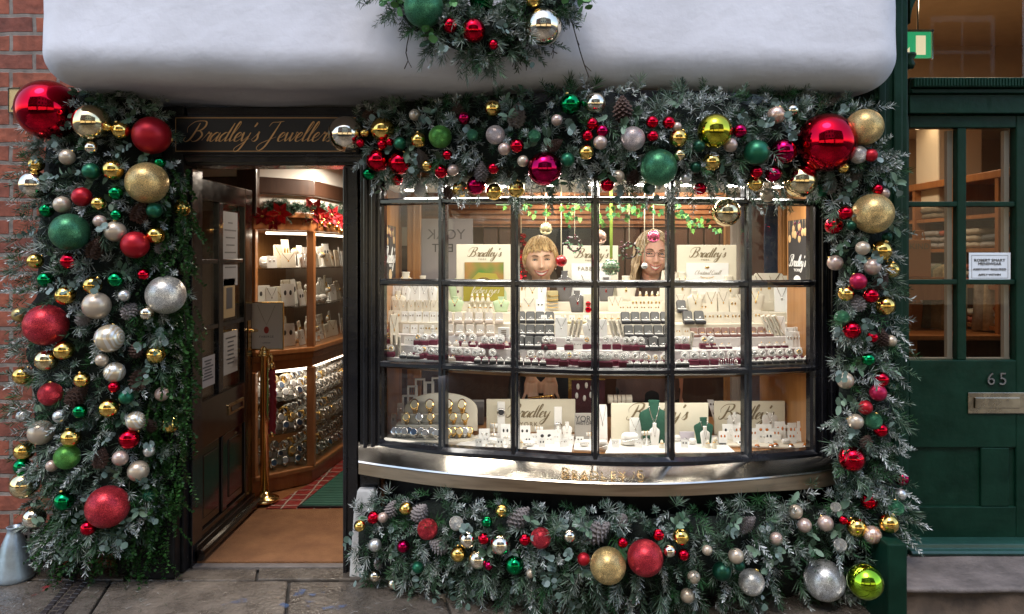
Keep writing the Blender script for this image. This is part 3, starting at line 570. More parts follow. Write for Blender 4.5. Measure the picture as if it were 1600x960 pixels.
for i in range(9):
    px = 640 + i * 72; q = Vector((PX(px, bayY(px) + .12), bayY(px) + .12)); mb = MB(); mb.lathe([(.03, 0), (.034, .012), (.034, .02)], (q.x, q.y, BCZ - .02), 14); mb.build('spot_rim', SILVER, t, smooth=True)
    mb = MB(); mb.lathe([(.024, 0), (.024, .004)], (q.x, q.y, BCZ - .0245), 14); mb.build('spot_lens', mat('spot lens', (1, 1, .95), .4, emit=(1, .95, .85), estr=25), t)
LC = (1, .95, .88)
L('bay_lamp', (.42, -.27, BCZ - .02), 1.1, .05, BAYP * .55, LC, rot=(-14, 0, 0)); L('bay_lamp', (-.3, -.12, BCZ - .02), .5, .05, BAYP * .2, LC, rot=(-14, 0, -12)); L('bay_lamp', (1.13, -.2, BCZ - .02), .4, .05, BAYP * .2, LC, rot=(-14, 0, 10)); L('bay_lamp', (.4, .2, BCZ - .02), 1.7, .06, BAYP * .3, LC)
L('lower_lamp', (.38, -.2, SHZ - .06), 1.7, .06, LOWP, LC)
# oak panelled partition and room behind the window
t = thing('oak_partition', (.4, 1.5, 0), 'dark oak panelled partition at the back of the shop behind the window', 'partition')
mb = MB(); mb.box(-.78, 1.75, 1.5, 1.55, .0, 1.62); mb.build('lower_panelling', WOODD, t)
mb = MB(); mb.box(-.78, 1.75, 1.46, 1.55, 1.75, 2.2)
for k in range(5): mb.box(-.78, 1.75, 1.452, 1.4595, 1.77 + k * .035, 1.79 + k * .035)
mb.build('frieze', WOODB, t)
mb = MB()
for k in range(18):
    x = -.2 + k * .11; 
    if not (PX(812, 1.4) < x < PX(935, 1.4)): mb.box(x, x + .1, 1.47, 1.495, .9, 1.75)
mb.build('boards', WOODD, t, bevel=.004)
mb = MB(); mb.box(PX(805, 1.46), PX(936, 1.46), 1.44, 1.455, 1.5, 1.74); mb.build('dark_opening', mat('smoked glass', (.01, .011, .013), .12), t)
mb = MB(); mb.box(-.8, -.77, .13, 1.5, 0, 2.2); mb.build('side_panelling', WOODB, t)
for px0, px1, Y, mm, lab in ((598, 620, .5, WOODO, 'pale oak post just inside the doorway end of the window'), (636, 657, .62, WOODO, 'moulded oak door post beside the mirrored poster'), (1220, 1231, .42, WOODO, 'narrow oak post beside the black hanging banner'), (1134, 1146, .8, WOODO, 'narrow oak upright behind the plain cream board'), (1144, 1162, .75, mat('pale pillar', (.4, .36, .33), .6), 'pale grey pillar by the plain cream board'), (1043, 1054, .62, mat('pale pillar', (.4, .36, .33), .6), 'pale grey pillar behind the bespectacled person')):
    t = thing('oak_post' if mm is WOODO else 'pillar', (PX((px0 + px1) / 2, Y), Y, 0), lab, 'post', 'posts behind the window')
    mb = MB(); mb.box(PX(px0, Y), PX(px1, Y), Y, Y + .05, .0, 2.18); mb.build('shaft', mm, t, bevel=.004)
    mb = MB(); c = (PX(px0, Y) + PX(px1, Y)) / 2; mb.box(c - .008, c + .008, Y - .008, Y - .0022, .0, 2.17); mb.build('moulding', mm, t, bevel=.003)
COAT = mat('navy cloth', (.02, .03, .055), .9, var=.3, bump=.4); 
mb = MB(); c = P(1213, 380, .7); rr = [(.05, -.5), (.07, -.3), (.075, 0), (.07, .15), (.05, .24), (.02, .27)]
mb.lathe(rr, c, 18, sy=.5); o = mb.build('hanging_coat', COAT, smooth=True); tag(o, 'dark navy coat hanging by the oak post behind the black banner', 'coat')
t = thing('cupboard_panel', P(1190, 400, .9), 'reddish brown cupboard side behind the last column of panes', 'cupboard')
mb = MB(); mb.box(PX(1172, .9), PX(1204, .9), .9, 1.3, .0, 2.1); mb.build('side', mat('rosy wood', (.2, .1, .075), .45, coat=.2), t); mb = MB(); mb.box(PX(1172, .9), PX(1204, .9), .885, .8985, 1.3, 1.33); mb.build('rail', WOODB, t)
# ------------------------------------------------------------------ green shop next door
t = thing('green_shopfront', (2.0, -.2, 0), 'dark green timber shop front with arched fanlight beside the garland', 'shop front'); GS = t
mb = MB(); mb.box(PX(1366, -.3), PX(1419, -.3), -.3, .1, 0, 3.4); mb.box(PX(1372, -.31), PX(1384, -.31), -.315, -.3025, .45, 3.2); mb.box(PX(1396, -.31), PX(1410, -.31), -.315, -.3025, .45, 3.2); mb.build('pilaster', GREEN, t, bevel=.006)
mb = MB(); mb.box(PX(1388, -.62), PX(1418, -.62), -.62, -.3025, -.01, PZ(851, -.62)); mb.build('plinth', GREEN, t, bevel=.006)
mb = MB(); mb.box(PX(1322, -.05), PX(1366, -.3) - .002, -.05, .1, 0, 2.28); mb.build('return_panel', BLACKM, t)
x0 = PX(1420, -.22)
mb = MB(); yb = -.22
mb.box(x0, 3.6, -.23, -.1, PZ(178, yb), PZ(148, yb)); mb.box(x0, 3.6, -.27, -.2325, PZ(140, yb), PZ(125, yb)); mb.box(x0, 3.6, -.25, -.2325, PZ(148, yb), PZ(141, yb))
mb.box(x0, 3.6, -.23, -.1, PZ(148, yb) + .001, PZ(122, yb)); mb.build('transom', GREEN, t, bevel=.004)
mb = MB()
for i in range(int((3.4 - x0) / .014)): mb.box(x0 + .01 + i * .014, x0 + .017 + i * .014, -.276, -.2705, PZ(138, yb), PZ(127, yb))
mb.build('dentils', GREEN, t)
# arched fanlight head
arc = [(PX(1420, yb), PZ(38, yb))] + [(PX(1420 + 30 * (1 - math.cos(a)), yb), PZ(38 - 52 * math.sin(a), yb)) for a in np.linspace(.1, 1.5, 9)]
mb = MB(); poly = arc + [(PX(1450, yb), 3.2), (PX(1418, yb), 3.2)]; mb.prism(poly[::-1], -.235, -.12); mb.box(PX(1450, yb), 3.6, -.235, -.12, PZ(-14, yb), 3.2)
mb.build('fanlight_head', GREEN, t, bevel=.004)
mb = MB(); mb.lathe([(.022, 0), (.03, .02), (.022, .04), (.034, .06), (.034, .07)], P(1419, 108, -.25), 12); mb.build('boss', GREEN, t, smooth=True)
mb = MB(); mb.add([(x0, -.17, PZ(125, yb)), (3.6, -.17, PZ(125, yb)), (3.6, -.17, 3.1), (x0, -.17, 3.1)], [(0, 1, 2, 3)]); mb.build('fanlight_glass', GLASSC, t)
mb = MB(); mb.box(2.785, 3.2, -.3, .1, 0, 3.4); mb.box(3.61, 7, -.28, .1, 0, 3.4); mb.box(3.2, 3.61, -.26, .08, 0, 2.3); mb.build('far_pilaster', GREEN, t)
# glazed door number 65
t = thing('green_door', (PX(1510, -.2), -.2, .2), 'dark green door with six glass panes, steel number and letter plate', 'door'); DR = t
YD = -.2; xr = 2.78
def dz(py): return PZ(py, YD)
mb = MB(); xs0, xs1 = PX(1420, YD), PX(1420, YD) + .002
mb.box(PX(1412, YD), PX(1421, YD), YD, YD + .05, dz(862), dz(180)); mb.box(PX(1588, YD), xr, YD, YD + .05, dz(862), dz(180)); mb.box(PX(1421, YD), PX(1588, YD), YD, YD + .05, dz(200), dz(180))
mb.box(PX(1421, YD), PX(1588, YD), YD, YD + .05, dz(700), dz(563)); mb.box(PX(1421, YD), PX(1588, YD), YD, YD + .05, dz(862), dz(792)); mb.box(PX(1533, YD), PX(1577, YD), YD, YD + .05, dz(792) , dz(700)); mb.build('frame', GREEN, t, bevel=.005)
mb = MB(); mb.box(PX(1421, YD), PX(1533, YD), YD + .014, YD + .04, dz(793), dz(699)); mb.box(PX(1577, YD), PX(1589, YD), YD + .014, YD + .04, dz(793), dz(699)); mb.build('panel', GREEN, t)
mb = MB(); mb.box(PX(1497, YD), PX(1511, YD), YD + .004, YD + .045, dz(563), dz(200)); 
for py in (319, 441): mb.box(PX(1421, YD), PX(1588, YD), YD + .008, YD + .043, dz(py + 4), dz(py - 4))
mb.build('glazing_bars', GREEN, t, bevel=.004)
mb = MB(); W1 = mat('inner bead paint', (.5, .46, .4), .5)
for a in (1489, 1579): mb.box(PX(a, YD), PX(a + 8, YD), YD + .046, YD + .07, dz(562), dz(202))
mb.box(PX(1421, YD), PX(1588, YD), YD + .0455, YD + .06, dz(565), dz(561)); mb.build('inner_bead', W1, t)
mb = MB(); mb.add([(PX(1419, YD), YD + .03, dz(565)), (PX(1590, YD), YD + .03, dz(565)), (PX(1590, YD), YD + .03, dz(198)), (PX(1419, YD), YD + .03, dz(198))], [(0, 1, 2, 3)]); mb.build('glass', GLASSC, t)
lp = (PX(1511, YD), PX(1601, YD), dz(646), dz(613)); BST = mat('aged steel', (.42, .35, .26), .28, 1, var=.2, scale=10, rvar=.1)
mb = MB(); mb.box(lp[0], lp[1], YD - .008, YD - .0025, lp[2], lp[3]); mb.build('letter_plate', BST, t, bevel=.003)
mb = MB(); mb.box(lp[0] + .028, lp[1] - .03, YD - .016, YD - .0085, lp[2] + .025, lp[3] - .022); mb.build('letter_flap', BST, t, bevel=.004)
text_obj('house_number', '65', .082, (PX(1556, YD), YD - .006, dz(601)), SILVER, t, ext=.004, space=1.35)
# sill moulding, stone step
t = thing('door_sill', (PX(1510, -.3), -.3, .2), 'glossy dark green moulded sill below the numbered door', 'sill')
def swx(mb, prof, x0, x1):
    n = len(prof); mb.add([(x0, y, z) for y, z in prof] + [(x1, y, z) for y, z in prof], [(i, (i + 1) % n, (i + 1) % n + n, i + n) for i in range(n)] + [tuple(range(n - 1, -1, -1)), tuple(range(n, 2 * n))])
z1, z0 = PZ(846, -.25), PZ(869, -.31)
mb = MB(); swx(mb, [(-.15, z0), (-.31, z0), (-.315, z0 + .012), (-.305, z0 + .02), (-.29, z0 + .026), (-.285, z0 + .045), (-.26, z0 + .05), (-.245, z1), (-.15, z1)], PX(1419, -.28), 3.5); mb.build('moulding', GREENTRIM, t, smooth=False, bevel=.003)
t = thing('door_step', (PX(1510, -.5), -.5, 0), 'worn grey stone step with rough brown riser at the green door', 'step')
mb = MB(); x0 = PX(1418, -.62) + .003; tops = []
N = 26; prof0 = [(-.14, .185), (-.3, .184), (-.5, .18), (-.6, .177), (-.612, .172), (-.613, .158), (-.6, .15)]
vs = []; 
for i in range(N + 1):
    x = x0 + (3.5 - x0) * i / N
    for (y, z) in prof0: vs.append((x, y + noise.noise(Vector((x * 4, y * 5, 1))) * .012, z + noise.noise(Vector((x * 3, y * 4, 7))) * .01))
n = len(prof0); mb.add(vs, [(i * n + k, i * n + k + 1, (i + 1) * n + k + 1, (i + 1) * n + k) for i in range(N) for k in range(n - 1)]); mb.build('tread', STEPST, t, smooth=True)
mb = MB(); vs = []
for i in range(N + 1):
    x = x0 + (3.5 - x0) * i / N
    for (y, z) in ((-.585, .155), (-.59, .09), (-.6, .06), (-.62, .03), (-.66, -.01)): vs.append((x, y + noise.noise(Vector((x * 6, z * 20, 3))) * .02, z))
mb.add(vs, [(i * 5 + k, i * 5 + k + 1, (i + 1) * 5 + k + 1, (i + 1) * 5 + k) for i in range(N) for k in range(4)]); mb.build('riser', RUBBLE, t, smooth=True)
# notice on the glass
t = thing('notice', P(1546, 417, YD + .02), 'white notice with black print taped inside the green door glass', 'notice'); Yn = YD + .022
mb = MB(); mb.box(PX(1514, Yn), PX(1579, Yn), Yn, Yn + .002, PZ(438, Yn), PZ(395, Yn)); mb.build('sheet', mat('notice paper', (.68, .72, .78), .6), t)
mb = MB(); a, b, c, d = PX(1518, Yn), PX(1575, Yn), PZ(435, Yn), PZ(399, Yn); e = .0014
for q in ((a, b, c, c + e), (a, b, d - e, d), (a, a + e, c, d), (b - e, b, c, d)): mb.box(q[0], q[1], Yn - .0008, Yn - .0002, q[2], q[3])
mb.build('border', INKD, t)
for s, py, sz in (('ROBERT SMART', 409, .0185), ('MENSWEAR', 414.5, .0185), ('ASSISTANT REQUIRED', 422.5, .014), ('APPLY WITHIN', 431, .014)):
    text_obj('lettering', s, sz, (PX(1546, Yn), Yn - .0015, PZ(py, Yn)), INKD, t, sx=1.12)
# room of the green shop
mb = MB(); mb.box(1.82, 4.6, 2.5, 2.55, -.1, 3.5); mb.box(4.6, 4.65, -.1, 2.55, -.1, 3.5); mb.box(1.805, 1.83, -.1, 2.55, -.1, 3.5); tag(mb.build('shop_wall', mat('warm plaster', (.62, .45, .29), .8, var=.06, bump=.1)), kind='structure')
mb = MB(); mb.box(1.805, 4.65, -.09, 2.55, 3.3, 3.36); tag(mb.build('shop_ceiling', mat('warm plaster', (.6, .5, .4))), kind='structure')
mb = MB(); mb.box(1.83, 4.6, -.15, 2.5, .1, .15); tag(mb.build('shop_floor', WOODD), kind='structure')
mb = MB(); mb.box(1.83, 4.6, 1.2, 2.49, 2.52, 2.6); tag(mb.build('shop_bulkhead', mat('warm white', (.7, .62, .5), .8)), kind='structure')
mb = MB(); c = P(1500, 255, 1.7); mb.box(PX(1466, 1.7), PX(1535, 1.7), 1.7, 2.0, 1.9, 2.515); tag(mb.build('boxed_column', mat('warm white', (.7, .62, .5), .8), bevel=.01), 'pale boxed column rising behind the clothes shelves', 'column')
L('green_shop_lamp', (2.9, .75, 3.2), .5, .5, RSHOPP * .8, (1, .72, .45)); L('green_shop_lamp', (2.55, 1.6, 2.5), .15, .15, RSHOPP * .45, (1, .76, .5))
t = thing('ceiling_light', P(1436, 236, 1.75), 'round frosted lamp under the shop bulkhead seen through the green door', 'ceiling light')
c = P(1436, 236, 1.75); mb = MB(); mb.lathe([(.03, -.035), (.07, -.02), (.08, 0)], (c.x, c.y, 2.515), 20); mb.build('shade', mat('amber lamp', (1, .8, .55), .4, emit=(1, .72, .42), estr=2.5), t, smooth=True)
mb = MB(); mb.lathe([(.085, 0), (.085, .004)], (c.x, c.y, 2.5155), 20); mb.build('rim', BRASS, t)
# exit sign behind the fanlight
t = thing('exit_sign', P(1438, 68, .3), 'green emergency exit sign with white door symbol hanging behind the fanlight', 'sign'); Ye = .3
mb = MB(); mb.box(PX(1412, Ye), PX(1455, Ye), Ye, Ye + .02, PZ(90, Ye), PZ(50, Ye)); mb.build('panel', mat('exit green', (.02, .24, .1), .4, emit=(.02, .3, .12), estr=.35), t)
mb = MB(); mb.box(PX(1431, Ye), PX(1446, Ye), Ye - .003, Ye - .0005, PZ(86, Ye), PZ(56, Ye)); mb.prism([(PX(1415, Ye), PZ(80, Ye)), (PX(1421, Ye), PZ(86, Ye)), (PX(1421, Ye), PZ(74, Ye))], Ye - .003, Ye - .0005); mb.build('symbol', mat('exit white', (.7, .62, .4), .5, emit=(.8, .7, .45), estr=.3), t)
mb = MB(); mb.box(PX(1410, Ye), PX(1460, Ye), Ye + .004, Ye + .012, PZ(50, Ye) + .001, PZ(46, Ye)); mb.tube([(PX(1435, Ye), Ye + .008, PZ(46, Ye)), (PX(1435, Ye), Ye + .008, 3.3)], .006, 6); mb.box(PX(1457, Ye), PX(1459, Ye), Ye + .004, Ye + .012, PZ(92, Ye), PZ(46, Ye)); mb.build('hanger', SILVER, t)
# bookcase of folded clothes along the far wall of that shop
XB = 3.06; SHY = (.5, 2.45)
t = thing('clothes_shelving', (XB + .15, 1.5, .15), 'red mahogany shelving full of folded clothes inside the green shop', 'shelving')
mb = MB(); mb.box(XB - .02, XB + .4, SHY[0] - .03, SHY[1], 2.04, 2.09); mb.build('cornice', WOODR, t, bevel=.005)
zsh = [.5, .8, 1.1, 1.36, 1.6, 1.82]
for z in zsh:
    mb = MB(); mb.box(XB, XB + .36, SHY[0], SHY[1], z - .025, z); mb.build('shelf', WOODR, t)
for y in (.5, .98, 1.46, 1.94, 2.42):
    mb = MB(); mb.box(XB - .012, XB + .38, y - .015, y + .02, .15, 2.04); mb.build('upright', WOODR, t)
mb = MB(); mb.box(XB + .361, XB + .38, SHY[0], SHY[1], .15, 2.04); mb.build('back', WOODD, t)
gcol = [(.42, .38, .3), (.3, .3, .32), (.12, .14, .17), (.35, .1, .07), (.45, .42, .36), (.2, .17, .13), (.16, .2, .2), (.5, .22, .1), (.06, .07, .09), (.28, .26, .2)]; gname = ['oatmeal', 'mid grey', 'slate', 'brick red', 'cream', 'brown', 'teal grey', 'orange', 'navy', 'olive']
pg = proto('garment'); mb = MB(); pr = [(-.12, 0), (.12, 0), (.135, .012), (.13, .03), (.12, .04), (-.12, .04)]
mb.v = [];
def folded(gi):
    mb = MB(); n = 10; sec = [(-.15, .02), (-.14, .004), (.13, 0), (.15, .01), (.152, .03), (.13, .042), (-.1, .046), (-.14, .038)]; vs = []
    for i in range(n + 1):
        x = -.11 + .22 * i / n; k = 1 - .08 * (abs(i - n / 2) / (n / 2)) ** 4
        for y, z in sec: vs.append((y * 1 if False else y * k, x, z * k + .003 * math.sin(i * 1.7 + y * 20)))
    m8 = len(sec); mb.add(vs, [(i * m8 + k, i * m8 + (k + 1) % m8, (i + 1) * m8 + (k + 1) % m8, (i + 1) * m8 + k) for i in range(n) for k in range(m8)] + [tuple(range(m8 - 1, -1, -1)), tuple(range(n * m8, n * m8 + m8))])
    return mb.build('folded_jumper', mat(f'knit {gname[gi]}', gcol[gi], .9, bump=.5, bscale=150, var=.15), smooth=True)
GAR = []
gp = [folded(i) for i in range(10)]
sname = {1.6: 'second shelf from the top', 1.36: 'third shelf from the top', 1.1: 'fourth shelf from the top', .8: 'fifth shelf from the top', 1.82: 'top shelf'}
bayn = ['first', 'second', 'third', 'fourth']; used = set(); oname = ['bottom', 'second', 'third', 'fourth', 'fifth']
for z in (1.82, 1.6, 1.36, 1.1, .8):
    for bi, y in enumerate((.74, 1.22, 1.7, 2.18)):
        for s_, yo in enumerate((-.115, .115)):
            k = random.choice([2, 3, 3, 4]) if z < 1.8 else random.choice([0, 2, 3]); g0 = random.randrange(10)
            for j in range(k):
                gi = (g0 + (j if random.random() < .5 else 0)) % 10; src = gp[gi]; o = src.copy(); COL.objects.link(o); o.location = (XB + .17, y + yo + random.uniform(-.01, .01), z + .001 + j * .045); o.rotation_euler.z = random.uniform(-.05, .05)
                tag(o, f'folded {gname[gi]} garment, {oname[j]} in {"front" if yo < 0 else "rear"} pile of {bayn[bi]} bay, {sname[z]}', 'jumper', 'folded clothes in the green shop')
for o in gp: bpy.data.objects.remove(o)
# kraft bag and low table seen through the lower panes
KR = mat('kraft paper', (.36, .17, .07), .7, bump=.1)
for (px, py, w, h, Y, txt, lab) in ((1437, 404, 36, 58, 1.2, 'KIND', 'brown paper carrier printed with a word behind the upper door panes'), (1440, 505, 30, 60, 1.3, None, 'plain brown paper carrier behind the lowest door panes')):
    b = P(px, py + h / 2, Y); W2, H2 = S(w, Y), S(h, Y)
    t = thing('paper_bag', b, lab, 'bag'); mb = MB()
    q = [(-W2 / 2, 0), (W2 / 2, 0), (W2 / 2 * .98, H2), (-W2 / 2 * .98, H2)]
    mb.prism([(b.x + x, b.z + z) for x, z in q], b.y, b.y + .1); mb.build('bag', KR, t, bevel=.004); mb = MB(); mb.tube([(b.x - .04, b.y + .01, b.z + H2), (b.x - .03, b.y + .01, b.z + H2 + .06), (b.x + .03, b.y + .01, b.z + H2 + .06), (b.x + .04, b.y + .01, b.z + H2)], .004, 6); mb.build('handle', KR, t)
    if txt: text_obj('lettering', txt, .055, (b.x, b.y - .001, b.z + H2 * .75), INK, t)
t = thing('shop_table', (PX(1500, 1.0), 1.1, .15), 'dark wooden table with clothes laid out inside the green shop', 'table'); Zt = PZ(522, 1.0)
mb = MB(); mb.box(PX(1405, 1.0), PX(1590, 1.0), .9, 1.45, Zt - .03, Zt); mb.build('top', WOODR, t, bevel=.004)
for x in (PX(1410, 1.0), PX(1585, 1.0) - .06):
    for y in (.92, 1.38): mb = MB(); mb.box(x, x + .05, y, y + .05, .15, Zt - .0305); mb.build('leg', WOODR, t)
mb = MB(); mb.box(PX(1412, 1.0), PX(1583, 1.0), .95, .97, Zt - .15, Zt - .032); mb.build('apron', WOODD, t)
b = P(1410 + 25, 440, 1.2); mb = MB(); mb.box(PX(1400, 1.2), PX(1500, 1.2), 1.15, 1.4, b.z - .12, PZ(433, 1.2) - .002); 
t = thing('display_ledge', (b.x, 1.2, .2), 'mahogany ledge carrying the printed paper carrier in the green shop', 'ledge'); mb.build('top', WOODR, t); mb = MB(); mb.box(PX(1402, 1.2), PX(1408, 1.2), 1.2, 1.35, .15, b.z - .121); mb.box(PX(1492, 1.2), PX(1498, 1.2), 1.2, 1.35, .15, b.z - .121); mb.build('leg', WOODR, t)
for (px, Y, col, nm) in ((1478, 1.25, (.2, .17, .1), 'olive'), (1490, 1.22, (.3, .24, .13), 'khaki'), (1465, 1.3, (.12, .13, .1), 'dark'), (1560, 1.1, (.45, .36, .24), 'pale tan'), (1545, 1.15, (.34, .3, .25), 'stone grey')):
    c = P(px, 495, Y); mb = MB(); mb.lathe([(.02, .3), (.07, .26), (.085, .15), (.09, 0), (.1, -.13)], (c.x, c.y, Zt + .14), 16, sy=.45); n0 = len(mb.v)
    mb.v = [(x + .012 * math.sin(z * 40 + x * 50), y, z) for x, y, z in mb.v]
    o = mb.build('draped_shirt', mat(f'shirt {nm}', col, .9, var=.3, scale=30, bump=.4, bscale=60), smooth=True); tag(o, f'{nm} shirt draped upright on the shop table behind the lowest green door panes', 'shirt', 'shirts on the table')

# ------------------------------------------------------------------ street opposite (mirrored in the baubles and the glass)
def house(x0, x1, h, mwall, lab, wcol, shop):
    t = thing('house', ((x0 + x1) / 2, -8.2, 0), lab, 'house', 'houses across the street'); w = x1 - x0
    nx = 3; holes = []
    mb = MB(); mb.box(x0, x1, -9.5, -8.26, 0, h); mb.build('wall', mwall, t)
    mb = MB(); mb.box(x0 + .1, x1 - .1, -8.2595, -8.1, 0.0, 3.0); mb.build('shop_frontage', shop, t)
    mb = MB(); mb.box(x0 + .3, x1 - .3, -8.0995, -8.07, .8, 2.4); mb.build('shop_window', mat('lit shop window', (.1, .09, .08), .1, emit=(1, .8, .5), estr=.5), t)
    for fl in range(2):
        for i in range(nx):
            xc = x0 + w * (i + .5) / nx; z = 3.7 + fl * 2.6; mb = MB(); mb.box(xc - .5, xc + .5, -8.2595, -8.22, z, z + 1.6); o = mb.build('window', mat('sash paint', (.7, .7, .68), .5), t)
            mb = MB()
            for a in range(2):
                for b in range(3): mb.box(xc - .45 + a * .46, xc - .03 + a * .46, -8.2195, -8.215, z + .06 + b * .5, z + .5 + b * .5)
            g = mb.build('pane', mat('far glass', (.02, .025, .03), .05), o); g.location = (0, 0, 0)
    mb = MB(); mb.box(x0 - .05, x1 + .05, -9.5, -8.05, h + .001, h + .2); mb.build('cornice', mat('sash paint', (.7, .7, .68), .5), t)
house(-8, -2.6, 8.2, BR, 'red brick house across the street with white sash windows', 0, BLACKM)
house(-2.55, 2.2, 8.6, mat('cream stucco', (.6, .56, .46), .8, var=.1), 'cream stuccoed house across the street with white sash windows', 0, GREEN)
house(2.25, 8, 8.0, brick_mat('brown brick', (.2, .1, .06), (.14, .07, .045), (.2, .18, .15), .23, .075), 'brown brick house across the street with white sash windows', 0, WOODR)
# ------------------------------------------------------------------ label maker: what it looks like + the nearest landmark that tells it apart
REG = []      # [object, description, zone phrase, px, py, landmark phrase or None]
def reg(o, desc, zone, px, py, lm=None): REG.append([o, desc, zone, px, py, lm])
def sector(dx, dy):
    a = math.degrees(math.atan2(-dy, dx)) % 360
    return ['right of', 'up and right of', 'above', 'up and left of', 'left of', 'down and left of', 'below', 'down and right of'][int(((a + 22.5) % 360) // 45)]
def finalize():
    used = set(o['label'] for o in bpy.data.objects if o.get('label')); zones = {}
    for r in REG: zones.setdefault(r[2], []).append(r)
    for z, items in zones.items():
        cnt = {}
        for r in items: cnt[r[1]] = cnt.get(r[1], 0) + 1
        marks = [r for r in items if r[5] or cnt[r[1]] == 1]
        for r in items:
            if cnt[r[1]] == 1 and not r[5]: r[5] = r[1]
        for r in items:
            lab = None
            if cnt[r[1]] == 1: cand = [f'{r[1]} {z}', ]
            else:
                cand = []
                for nth in range(4):
                    for mk in sorted(marks, key=lambda q: (q[3] - r[3]) ** 2 + (q[4] - r[4]) ** 2)[:14]:
                        if mk is r: continue
                        se = sector(r[3] - mk[3], r[4] - mk[4]); dist = lambda q: (q[3] - mk[3]) ** 2 + (q[4] - mk[4]) ** 2
                        same = [q for q in items if q[1] == r[1] and q is not mk and sector(q[3] - mk[3], q[4] - mk[4]) == se]; rank = sum(1 for q in same if dist(q) < dist(r))
                        if rank == nth: cand.append((f'{r[1]} ' if nth == 0 else f'{["", "second", "third", "fourth"][nth]} nearest {r[1]} ') + f'{se} the {mk[5]} {z}')
            for c in cand:
                if c not in used and len(c.split()) <= 16: lab = c; break
            if lab is None: lab = next((c for c in cand if c not in used), (cand or [f'{r[1]} {z}'])[0]); lab = ' '.join(lab.split()[:16])
            if len(lab.split()) < 4: lab = lab + ' in view'
            used.add(lab); r[0]['label'] = lab
# ------------------------------------------------------------------ baubles
def glitter(name, col, metal=.75, sc=420):
    m = mat(name, col, .34, metal); n = m.node_tree.nodes; l = m.node_tree.links; b = n['Principled BSDF']
    tc = n.new('ShaderNodeTexCoord'); v = n.new('ShaderNodeTexVoronoi'); v.inputs['Scale'].default_value = sc / 9; l.new(tc.outputs['Object'], v.inputs[0])
    mx = n.new('ShaderNodeMix'); mx.data_type = 'RGBA'; mx.inputs[6].default_value = (*[c * .45 for c in col], 1); mx.inputs[7].default_value = (*[min(1, c * 1.9 + .04) for c in col], 1)
    sp = n.new('ShaderNodeSeparateColor'); l.new(v.outputs['Color'], sp.inputs[0]); l.new(sp.outputs[0], mx.inputs[0]); l.new(mx.outputs[2], b.inputs['Base Color'])
    bp_ = n.new('ShaderNodeBump'); bp_.inputs['Strength'].default_value = .7; bp_.inputs['Distance'].default_value = .03; l.new(sp.outputs[1], bp_.inputs['Height']); l.new(bp_.outputs[0], b.inputs['Normal']); return m
def stripes(name, c1, c2):
    m = mat(name, c1, .25, .6); n = m.node_tree.nodes; l = m.node_tree.links; b = n['Principled BSDF']
    tc = n.new('ShaderNodeTexCoord'); w = n.new('ShaderNodeTexWave'); w.wave_type = 'RINGS'; w.inputs['Scale'].default_value = 1.6; w.inputs['Distortion'].default_value = 3; w.inputs['Detail'].default_value = 0; l.new(tc.outputs['Object'], w.inputs[0])
    r = n.new('ShaderNodeMapRange'); r.inputs[1].default_value = .4; r.inputs[2].default_value = .55; l.new(w.outputs['Fac'], r.inputs[0]); mx = n.new('ShaderNodeMix'); mx.data_type = 'RGBA'; mx.inputs[6].default_value = (*c1, 1); mx.inputs[7].default_value = (*c2, 1); l.new(r.outputs[0], mx.inputs[0]); l.new(mx.outputs[2], b.inputs['Base Color']); return m
def shiny(name, c, r=.07): return mat(name, c, r, 1, bump=.035, bscale=4, rvar=.03, scale=3)
BM = {
 'R': (shiny('red mirror bauble', (.52, .004, .02)), 'shiny red'), 'r': (mat('red satin bauble', (.38, .006, .015), .38, .55, bump=.05, bscale=40), 'satin red'),
 'M': (shiny('wine mirror bauble', (.36, .004, .05)), 'shiny wine red'), 'm': (mat('pink red satin', (.42, .01, .06), .35, .6), 'satin crimson'),
 'G': (shiny('gold mirror bauble', (.78, .5, .13)), 'shiny gold'), 'C': (shiny('champagne mirror', (.76, .6, .33)), 'shiny champagne'), 'g': (mat('gold satin', (.6, .42, .16), .36, .85), 'satin gold'),
 'S': (shiny('silver mirror bauble', (.78, .68, .53)), 'shiny silver'), 's': (mat('silver satin', (.6, .58, .55), .34, .8), 'satin silver'),
 'p': (mat('pearl champagne', (.5, .4, .3), .32, .45, coat=.3), 'pearly champagne'), 'P': (mat('pearl blush', (.5, .36, .3), .3, .45, coat=.3), 'pearly blush'),
 'E': (shiny('green mirror bauble', (.004, .2, .06)), 'shiny green'), 'e': (mat('green satin', (.012, .12, .06), .36, .6), 'satin green'), 'D': (mat('dark green satin', (.005, .05, .025), .32, .6), 'dark green'),
 '1': (glitter('gold glitter', (.5, .34, .13)), 'glittery gold'), '2': (glitter('silver glitter', (.52, .48, .43)), 'glittery silver'), '3': (glitter('green glitter', (.025, .14, .06)), 'glittery green'), '4': (glitter('apple glitter', (.07, .24, .03)), 'glittery apple green'), '5': (glitter('rose glitter', (.45, .36, .33)), 'glittery rose'), '6': (glitter('crimson glitter', (.4, .01, .02)), 'frosted red'), '7': (glitter('pale glitter', (.62, .58, .5)), 'glittery ivory'),
 'L': (shiny('lime mirror bauble', (.3, .5, .03)), 'shiny lime green'), 'O': (shiny('olive mirror bauble', (.5, .45, .04)), 'shiny olive gold'),
 'w': (stripes('cream stripe', (.62, .5, .34), (.75, .72, .66)), 'cream striped'), 'k': (stripes('rose stripe', (.6, .36, .26), (.7, .52, .42)), 'rose striped'),
}
BME = {}
